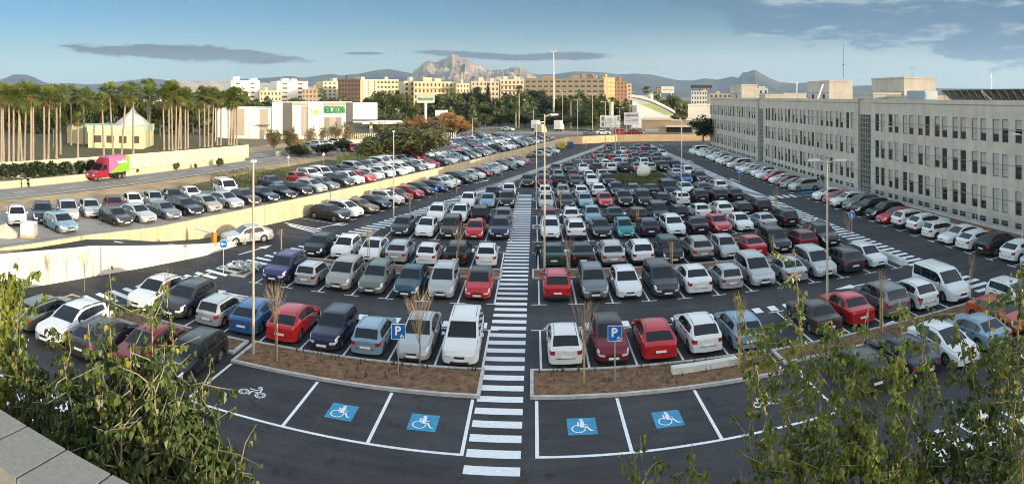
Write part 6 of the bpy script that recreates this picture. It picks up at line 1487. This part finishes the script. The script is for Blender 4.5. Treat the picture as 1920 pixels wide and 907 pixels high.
# green roofed yellow house among the palms
x, y = pol(165,112); t = thing('park_pavilion', 'pale yellow pavilion with green fascia and tent roof behind the palms', 'pavilion', (x,y,3.55), .42)
YL = mat('lemon_render', (0.56,0.52,0.33), rough=.85, noise=.06, scale=1); GF = mat('pale_green_fascia', (0.40,0.52,0.38), rough=.7)
k = MB(); k.box(0,0,0,10.5,9,2.9); k.build('wall', YL, t); k = MB(); k.box(-.15,-.15,2.901,10.65,9.15,4.2); k.build('fascia', GF, t)
k = MB(); 
for i in range(4): k = MB(); k.box(1.2+2.4*i,-.05,1.0,2.6+2.4*i,-.003,2.3); k.build('window', M_BWIN, t)
k = MB(); n = 8; b = [(7.5+3.6*cos(2*pi*j/n+.39), 4.2+3.6*sin(2*pi*j/n+.39), 4.21) for j in range(n)]; c = [(7.5+.7*cos(2*pi*j/n+.39), 4.2+.7*sin(2*pi*j/n+.39), 6.6) for j in range(n)]
k.add(b+c+[(7.5,4.2,7.6)], [(j,(j+1)%n,n+(j+1)%n,n+j) for j in range(n)]+[(n+j,n+(j+1)%n,2*n) for j in range(n)]); k.build('tent_roof', mat('tent_grey', (0.50,0.50,0.47), rough=.7), t)
x, y = pol(125,122); t = thing('park_annex', 'low pale yellow annex left of the pavilion', 'building', (x,y,3.55), .3); k = MB(); k.box(0,0,0,9,6,2.8); k.build('wall', YL, t); k = MB(); k.box(-.1,-.1,2.801,9.1,6.1,3.9); k.build('fascia', GF, t)

# white building with the sweeping roof, tan building, signboards
r = 215; x0, y0 = pol(1184, r); x1, y1 = pol(1266, r); d = Vector((x1-x0,y1-y0)); w = d.length; t = thing('sloped_roof_building', 'white building with a sweeping sloped roof and green glowing eaves', 'building', (x0,y0,ZU), atan2(d.y,d.x)-.0)
prof = [(0,zat(177,r)-ZU),(w*.2,zat(179.5,r)-ZU),(w*.4,zat(184,r)-ZU),(w*.6,zat(191,r)-ZU),(w*.8,zat(199,r)-ZU),(w,zat(208,r)-ZU)]
k = MB(); n = len(prof); f0 = [(.3,0,0)]+[(max(.3,min(w-.6,a)),0,z-1.2) for a,z in prof]+[(w-.6,0,0)]; f1 = [(a,18,z) for a,_,z in f0]; m = len(f0)
k.add(f0+f1, [tuple(range(m-1,-1,-1)), tuple(range(m,2*m))]+[(i,(i+1)%m,m+(i+1)%m,m+i) for i in range(m)]); k.build('wall', mat('bright_white_wall', (0.78,0.78,0.76), rough=.7), t)
k = MB(); 
for (a,za),(b,zb) in zip(prof,prof[1:]): k.add([(a,-.7,za-.9),(b,-.7,zb-.9),(b,19,zb-.9),(a,19,za-.9),(a,-.7,za),(b,-.7,zb),(b,19,zb),(a,19,za)], [(0,3,2,1),(4,5,6,7),(0,1,5,4),(1,2,6,5),(2,3,7,6),(3,0,4,7)])
k.build('roof', C_WHITE, t)
k = MB(); k.add([(w*.12,-.02,prof[0][1]-3.0),(w*.5,-.02,zat(188,r)-ZU-1.6),(w*.93,-.02,zat(207,r)-ZU-1.5),(w*.93,-.02,zat(210,r)-ZU-1.6),(w*.6,-.02,zat(203,r)-ZU-1.2)], [(0,1,2,3,4)]); k.build('green_band', mat('lime_wall', (0.62,0.66,0.22), rough=.7), t)
k = MB(); k.box(.32,-.06,2.5,1.9,-.003,zat(186,r)-ZU-2.2); k.build('window', M_BLIND, t); k = MB(); k.box(w*.44,4,prof[2][1]-1.5,w*.5,6,prof[2][1]+1.4); k.build('chimney', C_WHITE, t)
r = 186; x0, y0 = pol(1203, r); x1, y1 = pol(1300, r); d = Vector((x1-x0,y1-y0)); t = thing('tan_building', 'flat tan building with a dark glazed canopy at street level', 'building', (x0,y0,ZU), atan2(d.y,d.x)); w = d.length; hh = zat(225,r)-ZU
TN = mat('tan_stucco', (0.36,0.27,0.18), rough=.9, noise=.06, scale=.5)
k = MB(); k.box(0,0,0,w,14,hh); k.build('wall', TN, t); k = MB(); k.box(-.2,-.2,hh+.001,w+.2,14.2,hh+.35); k.build('coping', C_CREAM, t)
k = MB(); k.box(w*.46,-1.6,1.9,w*.98,-.01,2.2); k.build('canopy', C_WHITE, t); k = MB(); k.box(w*.48,-.1,.1,w*.97,-.004,1.88); k.build('shop_front', M_WIN, t); k = MB(); k.box(w*.06,-.08,.3,w*.33,-.004,1.2); k.build('window', mat('pale_window', (0.45,0.5,0.48), rough=.3), t)
def board(name, label, px0, px1, ytop, ybot, r, fill):
    px = (px0+px1)/2; x, y = pol(px, r); t = thing(name, label, 'signboard', (x,y,ZU), -atan2(x,y), 'signboards above the far wall'); w = (px1-px0)*r/F; zt, zb = zat(ytop,r)-ZU, zat(ybot,r)-ZU
    k = MB(); k.box(-w/2,-.08,zb,w/2,.08,zt); pn = k.build('panel', fill, t); k = MB()
    for s in (-.35,0,.35): k = MB(); k.tube([(w*s,.15,0),(w*s,.15,zt-.2)], .08, 6); k.build('post', M_STEEL, t)
    return pn, w, zb, zt
pn, w, zb, zt = board('signboard', 'white signboard showing a site plan above the far wall', 1125, 1163, 216, 239, 184, C_WHITE)
k = MB()
for a, b, c, e in ((-.42,.55,-.28,.9),(-.42,.1,-.30,.45),(.36,.55,.46,.95),(-.42,.945,.3,.965),(0,.5,.06,.52),(.0,.62,.03,.75),(0,.1,.2,.14),(.25,.1,.42,.16)): k.box(a*w,-.11,zb+b*(zt-zb),c*w,-.082,zb+e*(zt-zb))
for i in range(6): k.box(-.24*w,-.11,zb+(.3+.09*i)*(zt-zb),.3*w,-.082,zb+(.305+.09*i)*(zt-zb))
k.build('plan_drawing', mat('plan_grey', (0.20,0.22,0.24), rough=.6), pn)
pn, w, zb, zt = board('signboard', 'pale purple signboard with dark URBANA lettering above the far wall', 1170, 1198, 211, 234, 182, mat('lilac_panel', (0.50,0.49,0.56), rough=.6))
text_part('URBANA', w*.22, mat('sign_slate', (0.10,0.10,0.16), rough=.6), pn, (0,-.1,zt-.85), (pi/2,0,0), .01, .02)
k = MB()
for z_, a, b in ((.62,-.42,-.1),(.45,-.42,.0),(.4,.05,.42),(.3,-.42,.42),(.2,-.3,-.05),(.2,.02,.12),(.2,.2,.36)): k.box(a*w,-.1,zb+z_*(zt-zb),b*w,-.082,zb+(z_+.035)*(zt-zb))
k.build('small_print', mat('sign_slate', (0.10,0.10,0.16)), pn)
x, y = pol(1146, 200); t = thing('concrete_column', 'fat pale concrete column among the trees behind the signboards', 'column', (x,y,ZU)); k = MB(); k.tube([(0,0,0),(0,0,zat(193,200)-ZU)], .75, 14); k.build('shaft', C_CREAM, t, 50); k = MB(); k.tube([(0,0,zat(193,200)-ZU+.001),(0,0,zat(191,200)-ZU)], .85, 14); k.build('capital', C_CREAM, t, 50)
x, y = pol(1245, 330); t = thing('billboard', 'white billboard with a round brown emblem above the trees', 'billboard', (x,y,ZU), -atan2(x,y)); zt = zat(162,330)-ZU; k = MB(); k.box(-1.5,-.2,zt-3.6,5.6,.2,zt); pn = k.build('panel', C_WHITE, t); k = MB(); k.box(-4.2,-.25,zt-3.4,-1.6,.15,zt-.4); e = k.build('emblem_panel', mat('emblem_brown', (0.16,0.10,0.05), rough=.6), t); k = MB(); ell(k, -2.9, zt-1.9, 1.0, 1.0, .35, -.27, 16); k.build('emblem_ring', C_CREAM, e)
k = MB(); k.tube([(-2,.3,0),(-2,.3,zt-1)], .2, 6); k.build('post', M_STEEL, t); k = MB(); k.tube([(4,.3,0),(4,.3,zt-1)], .2, 6); k.build('post', M_STEEL, t)
k = MB()
for a in (-.6,0,.6,1.2,1.8,2.4,3.0,3.6,4.2): k.box(a+.1,-.24,zt-2.1,a+.5,-.205,zt-1.7)
k.build('small_print', GRY, pn)
x, y = pol(1318, 520); k = MB(); k.box(-11,-.3,0,8,.3,2.6)
for s in (-9,-3,3,7): k.tube([(s,.4,-3),(s,.4,2.4)], .2, 5)
small('roof_sign', 'dark rooftop sign on the low pale houses at the right skyline', 'sign', x, y, zat(171,520)+2.8, k, M_DARK)
# lorries and boxes at the junction
for px, yb, m_, w_, h_, d_, lab in ((1005,244,C_WHITE,4.5,2.6,2.2,'white box lorry parked behind the left lamp post at the junction'),(1013,252,C_BEIGE,5.0,2.3,2.2,'pale box trailer parked before the box lorry'),(1048,246,C_WHITE,4.6,2.8,2.2,'white box van at the right end of the upper level')):
    p = at(px, yb, ZU); t = thing('box_lorry', lab, 'lorry', (p[0],p[1],ZU+.01), radians(74)); k = MB(); k.box(-w_/2,-d_/2,.75,w_/2-1.3,d_/2,.75+h_); k.build('cargo_box', m_, t); k = MB(); k.add([(w_/2-1.25,-d_/2,.5),(w_/2+.4,-d_/2,.5),(w_/2+.4,-d_/2,1.3),(w_/2-.2,-d_/2,2.3),(w_/2-1.25,-d_/2,2.3)]+[(w_/2-1.25,d_/2,.5),(w_/2+.4,d_/2,.5),(w_/2+.4,d_/2,1.3),(w_/2-.2,d_/2,2.3),(w_/2-1.25,d_/2,2.3)], [(0,1,2,3,4),(9,8,7,6,5),(0,5,6,1),(1,6,7,2),(2,7,8,3),(3,8,9,4),(4,9,5,0)]); k.build('cab', C_WHITE, t)
    for sx in (-w_/2+.8, w_/2-.5):
        for sy in (-1,1): o = link('wheel', wm_, t, (sx, sy*(d_/2-.15), .36)); o.rotation_euler = (0,0,pi/2)
    k = MB(); k.box(-w_/2,-.4,.45,w_/2-1.0,.4,.74); k.build('chassis', M_DARK, t)

# ------------------------------------------------------------------ mountains and hills (far terrain)
from mathutils import noise as NZ
def ridge(name, pts, R, depth, m, rough, seed, base=0.0):
    """range whose crest follows azimuth/height samples at distance R, with real depth and eroded faces"""
    k = MB(); n = int((pts[-1][0]-pts[0][0])*1.4)+2; rows = 37
    for i in range(n):
        px = pts[0][0] + (pts[-1][0]-pts[0][0])*i/(n-1); hy = lerp_pts(pts, px); hh = (YV-hy)*R/F + H
        for j in range(rows):
            q = j/(rows-1)*1.6 - 1; rr_ = R + q*depth; x, y = pol(px, rr_)
            sh = max(0, 1-abs(q)**1.15) if q < 0 else max(0, 1-(q/.6)**1.3)
            p = Vector((x*.0011*6000/R, y*.0011*6000/R, seed)); nz_ = NZ.fractal(p*2.2, 1.0, 2.1, 6) ; rg_ = 1-abs(NZ.fractal(p*3.1+Vector((9,3,1)), 1.0, 2.0, 5))*1.5
            zz = hh*sh + rough*hh*(nz_*.5+rg_*.35-.2)*(1-sh*.75)*min(1,sh*3+.05)
            if abs(q) < .03: zz = hh + rough*hh*.10*nz_
            k.v.append((x, y, max(-4, zz) if abs(q) > .001 else zz))
    for i in range(n-1):
        for j in range(rows-1): k.f.append((i*rows+j,(i+1)*rows+j,(i+1)*rows+j+1,i*rows+j+1)); k.m.append(0)
    o = k.build(name, m, smooth=28); o['kind'] = 'structure'; return o
M_ROCK = mat('limestone_rock', (0.075,0.068,0.06), rough=.95, noise=.3, scale=.006, detail=12, col2=(0.33,0.275,0.215)); M_HILL = mat('scrub_hill', (0.022,0.03,0.03), rough=.95, noise=.3, scale=.004, detail=10, col2=(0.05,0.055,0.045)); M_PALE = mat('quarried_hill', (0.30,0.24,0.18), rough=.95, noise=.25, scale=.012, detail=10, col2=(0.45,0.37,0.28))
ridge('mountain', [(740,165),(768,148),(778,136),(790,123),(800,116),(806,115),(816,120),(826,116),(834,112),(840,109),(848,104),(853,107),(862,110),(872,114),(884,121),(896,125),(908,130),(922,133),(932,131),(945,133),(958,127),(968,126),(980,130),(1000,140),(1030,160)], 5600, 2000, M_ROCK, 1.15, 3.1)
ridge('hills', [(-260,160),(-60,150),(-10,152),(8,147),(26,140),(50,141),(66,146),(80,153),(100,158),(128,156),(160,158),(200,156),(240,151),(280,147),(300,148),(330,153),(380,153),(420,152),(460,148),(500,146),(530,143),(545,142),(566,146),(600,142),(622,139),(640,142),(676,138),(708,132),(730,130),(752,134),(775,138),(800,140),(860,142)], 7000, 1800, M_HILL, .3, 7.7)
ridge('far_hills', [(930,140),(960,136),(985,136),(1010,139),(1040,138),(1075,134),(1100,135),(1130,136),(1160,140),(1190,138),(1220,140),(1245,145),(1270,150),(1300,151),(1322,147),(1345,150),(1372,144),(1384,147),(1392,137),(1400,136),(1408,133),(1416,131),(1428,138),(1444,147),(1462,154),(1485,156),(1520,155),(1560,162),(1640,160),(1700,164),(1800,166),(2000,166),(2200,168)], 7400, 1700, M_HILL, .28, 2.3)
ridge('quarry_hills', [(300,165),(318,156),(340,152),(370,153),(395,151),(420,153),(450,154),(520,157),(560,160),(620,166)], 4200, 900, M_PALE, .5, 5.2)

emit_cars(300)

# ------------------------------------------------------------------ light, sky, air, camera
EL = radians(10.8); LD = Vector((-.93, .367)).normalized()      # horizontal direction in which the light travels
sun = bpy.data.lights.new('sun', 'SUN'); sun.energy = 2.0; sun.angle = radians(.5); sun.color = (1.0, .855, .60)
so = bpy.data.objects.new('sun', sun); COL.objects.link(so)
d = Vector((LD.x*cos(EL), LD.y*cos(EL), -sin(EL))); so.rotation_euler = d.to_track_quat('-Z', 'Y').to_euler()
W = bpy.data.worlds.new('World'); S.world = W; W.use_nodes = True; nt = W.node_tree; nt.nodes.clear()
N = nt.nodes.new; out = N('ShaderNodeOutputWorld'); bg = N('ShaderNodeBackground'); sky = N('ShaderNodeTexSky'); sky.sky_type = 'NISHITA'; sky.sun_disc = False
sky.sun_elevation = EL; sky.sun_rotation = atan2(-LD.x, -LD.y); sky.altitude = 50; sky.air_density = 1.0; sky.dust_density = .6; sky.ozone_density = 2.0
def mth(op, a, b=None, c=None):
    q = N('ShaderNodeMath'); q.operation = op
    for i, v in enumerate((a, b, c)):
        if v is None: continue
        if isinstance(v, (int, float)): q.inputs[i].default_value = v
        else: nt.links.new(v, q.inputs[i])
    return q.outputs[0]
def smooth(v, lo, hi):
    q = N('ShaderNodeMapRange'); q.interpolation_type = 'SMOOTHSTEP'; q.inputs[1].default_value = lo; q.inputs[2].default_value = hi; nt.links.new(v, q.inputs[0]); return q.outputs[0]
tc = N('ShaderNodeTexCoord'); sep = N('ShaderNodeSeparateXYZ'); nt.links.new(tc.outputs['Generated'], sep.inputs[0])
dx, dy, dz = sep.outputs
U = mth('ADD', mth('MULTIPLY', mth('ARCTAN2', dx, dy), F), XV)                 # direction in the sky: bearing
V = mth('MULTIPLY', mth('DIVIDE', dz, mth('SQRT', mth('ADD', mth('MULTIPLY', dx, dx), mth('MULTIPLY', dy, dy)))), F)   # and height above the horizon
def nz(su, sv, det, off=0, rough=.6):
    cb = N('ShaderNodeCombineXYZ'); nt.links.new(mth('MULTIPLY', U, su), cb.inputs[0]); nt.links.new(mth('MULTIPLY', V, sv), cb.inputs[1]); cb.inputs[2].default_value = off
    q = N('ShaderNodeTexNoise'); q.inputs['Scale'].default_value = 1; q.inputs['Detail'].default_value = det; q.inputs['Roughness'].default_value = rough; nt.links.new(cb.outputs[0], q.inputs['Vector']); return mth('SUBTRACT', q.outputs['Fac'], .5)
n1 = nz(.012, .05, 6, 1); n2 = nz(.006, .022, 6, 4); n3 = nz(.03, .11, 5, 9); n4 = nz(.004, .03, 5, 14)
def blob(u, v, a, b, tilt=0.0, soft=.9, amp=2.2):
    du = mth('SUBTRACT', U, u); dv = mth('SUBTRACT', mth('SUBTRACT', V, v), mth('MULTIPLY', du, tilt))
    e = mth('ADD', mth('POWER', mth('ABSOLUTE', mth('DIVIDE', du, a)), 2.0), mth('POWER', mth('ABSOLUTE', mth('DIVIDE', dv, b)), 2.0))
    e = mth('ADD', e, mth('ADD', mth('MULTIPLY', n1, amp*1.2), mth('MULTIPLY', n3, amp*.8)))
    return smooth(e, 1.15, 1.15-soft)
dark = None
for bl in [(340,80,225,15,-.045,.6),(300,86,160,12,0,.6),(500,68,80,9,0,.8),(682,80,38,3.2,0,.6,1.2),(1070,75,85,8,0,.6,1.4),(900,76,150,7,-.05,.8),(980,70,60,4,0,.8)]:
    m = blob(*bl); dark = m if dark is None else mth('MAXIMUM', dark, m)
thin = None
for bl in [(430,56,60,4,0,.9),(670,60,90,4,0,1.0),(560,56,70,3,0,1.0),(1100,62,200,11,0,1.0),(1250,66,220,14,0,1.0),(1380,58,150,10,0,1.0),(900,62,150,5,-.03,1),(1180,44,160,9,0,1.0),(120,30,60,3,0,.9)]:
    m = blob(*bl); thin = m if thin is None else mth('MAXIMUM', thin, m)
# the big cloud sheet of the right hand side: everything above a ragged lower edge
cr = N('ShaderNodeFloatCurve'); cv = cr.mapping.curves[0]
ptsc = [(0,1.0),(.10,.98),(.32,.66),(.40,.56),(.50,.50),(.64,.46),(.75,.44),(.82,.32),(1.0,.26)]      # U 1150..1950 -> V 0..190
while len(cv.points) < len(ptsc): cv.points.new(.5, .5)
for p_, q_ in zip(cv.points, ptsc): p_.location = q_
cr.mapping.update()
un = N('ShaderNodeMapRange'); un.inputs[1].default_value = 1150; un.inputs[2].default_value = 1950; nt.links.new(U, un.inputs[0]); nt.links.new(un.outputs[0], cr.inputs['Value'])
edge = mth('SUBTRACT', V, mth('MULTIPLY', cr.outputs[0], 190)); edge = mth('ADD', edge, mth('ADD', mth('MULTIPLY', n2, 170), mth('MULTIPLY', n1, 40)))
sheet_ = mth('MULTIPLY', smooth(edge, -5, 12), mth('MULTIPLY', smooth(U, 1120, 1230), smooth(U, 2900, 2300)))
hole_ = smooth(mth('ADD', mth('MULTIPLY', n4, 3.2), mth('ADD', mth('MULTIPLY', n1, 1.4), mth('MULTIPLY', n3, .7))), .0, .55)
band = mth('MULTIPLY', smooth(mth('ADD', V, mth('MULTIPLY', n2, 70)), 150, 20), smooth(U, 980, 1500))
def mixc(f, a, b):
    q = N('ShaderNodeMix'); q.data_type = 'RGBA'
    nt.links.new(f, q.inputs[0])
    for i, v in ((6,a),(7,b)):
        if isinstance(v, tuple): q.inputs[i].default_value = v + (1,)
        else: nt.links.new(v, q.inputs[i])
    return q.outputs[2]
SK = .14
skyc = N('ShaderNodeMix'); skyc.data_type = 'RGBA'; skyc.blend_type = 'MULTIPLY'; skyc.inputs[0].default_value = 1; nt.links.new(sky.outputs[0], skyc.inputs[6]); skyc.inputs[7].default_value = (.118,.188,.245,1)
CS = 1.0
front = mth('MAXIMUM', smooth(dz, .17, .36), smooth(dy, .60, .25))      # sky overhead and behind is boosted to light the shade, visible band dimmed
c = skyc.outputs[2]
c = mixc(mth('MULTIPLY', smooth(V, 165, 0), .85), c, (.98,1.22,1.20))
c = mixc(mth('MULTIPLY', thin, .7), c, (.92,1.06,1.10))
c = mixc(mth('MULTIPLY', band, .75), c, (1.0,1.23,1.25))
c = mixc(mth('MULTIPLY', dark, .93), c, (.16,.205,.265))
shc = mixc(hole_, (.20,.42,.68), (.80,1.02,1.13))
c = mixc(mth('MULTIPLY', sheet_, .92), c, shc)
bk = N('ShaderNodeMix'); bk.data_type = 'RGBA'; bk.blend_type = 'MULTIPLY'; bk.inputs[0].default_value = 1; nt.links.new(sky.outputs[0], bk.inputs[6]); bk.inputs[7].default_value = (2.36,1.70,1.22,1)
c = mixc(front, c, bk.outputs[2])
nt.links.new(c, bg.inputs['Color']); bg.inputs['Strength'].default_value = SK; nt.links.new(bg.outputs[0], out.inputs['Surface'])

HAZE = True
if HAZE:
    hz = MB(); hz.box(-9500,-9500,-6,9500,9500,720)
    m = bpy.data.materials.new('air_haze'); m.use_nodes = True; nt2 = m.node_tree; nt2.nodes.clear(); o_ = nt2.nodes.new('ShaderNodeOutputMaterial'); v_ = nt2.nodes.new('ShaderNodeVolumePrincipled')
    v_.inputs['Color'].default_value = (.45,.68,1.0,1); v_.inputs['Density'].default_value = 0.000042; v_.inputs['Anisotropy'].default_value = 0.0; nt2.links.new(v_.outputs[0], o_.inputs['Volume'])
    tag(hz.build('haze', m), 'thin bluish haze over the distant hills', 'haze', kind='stuff')

cam = bpy.data.cameras.new('camera'); co = bpy.data.objects.new('camera', cam); COL.objects.link(co); S.camera = co
cam.type = 'PANO'; cam.panorama_type = 'CENTRAL_CYLINDRICAL'
cam.central_cylindrical_range_u_min = -960/F; cam.central_cylindrical_range_u_max = 960/F
cam.central_cylindrical_range_v_min = -(907-YV)/F; cam.central_cylindrical_range_v_max = YV/F; cam.central_cylindrical_radius = 1.0
cam.clip_start = .05; cam.clip_end = 40000
co.location = (0,0,H); co.rotation_euler = (pi/2, 0, -(960-XV)/F)
S.view_settings.view_transform = 'Standard'; S.view_settings.look = 'None'; S.view_settings.gamma = 1; S.view_settings.exposure = 1.75
S.cycles.filter_width = 0.95; S.render.engine = 'CYCLES'; S.cycles.use_denoising = True; S.cycles.max_bounces = 5; S.cycles.diffuse_bounces = 3; S.cycles.glossy_bounces = 3; S.cycles.transmission_bounces = 3; S.cycles.volume_bounces = 0; S.cycles.transparent_max_bounces = 4
S.cycles.caustics_reflective = False; S.cycles.caustics_refractive = False; S.cycles.use_adaptive_sampling = True; S.cycles.adaptive_threshold = .015
S.cycles.sample_clamp_indirect = 6
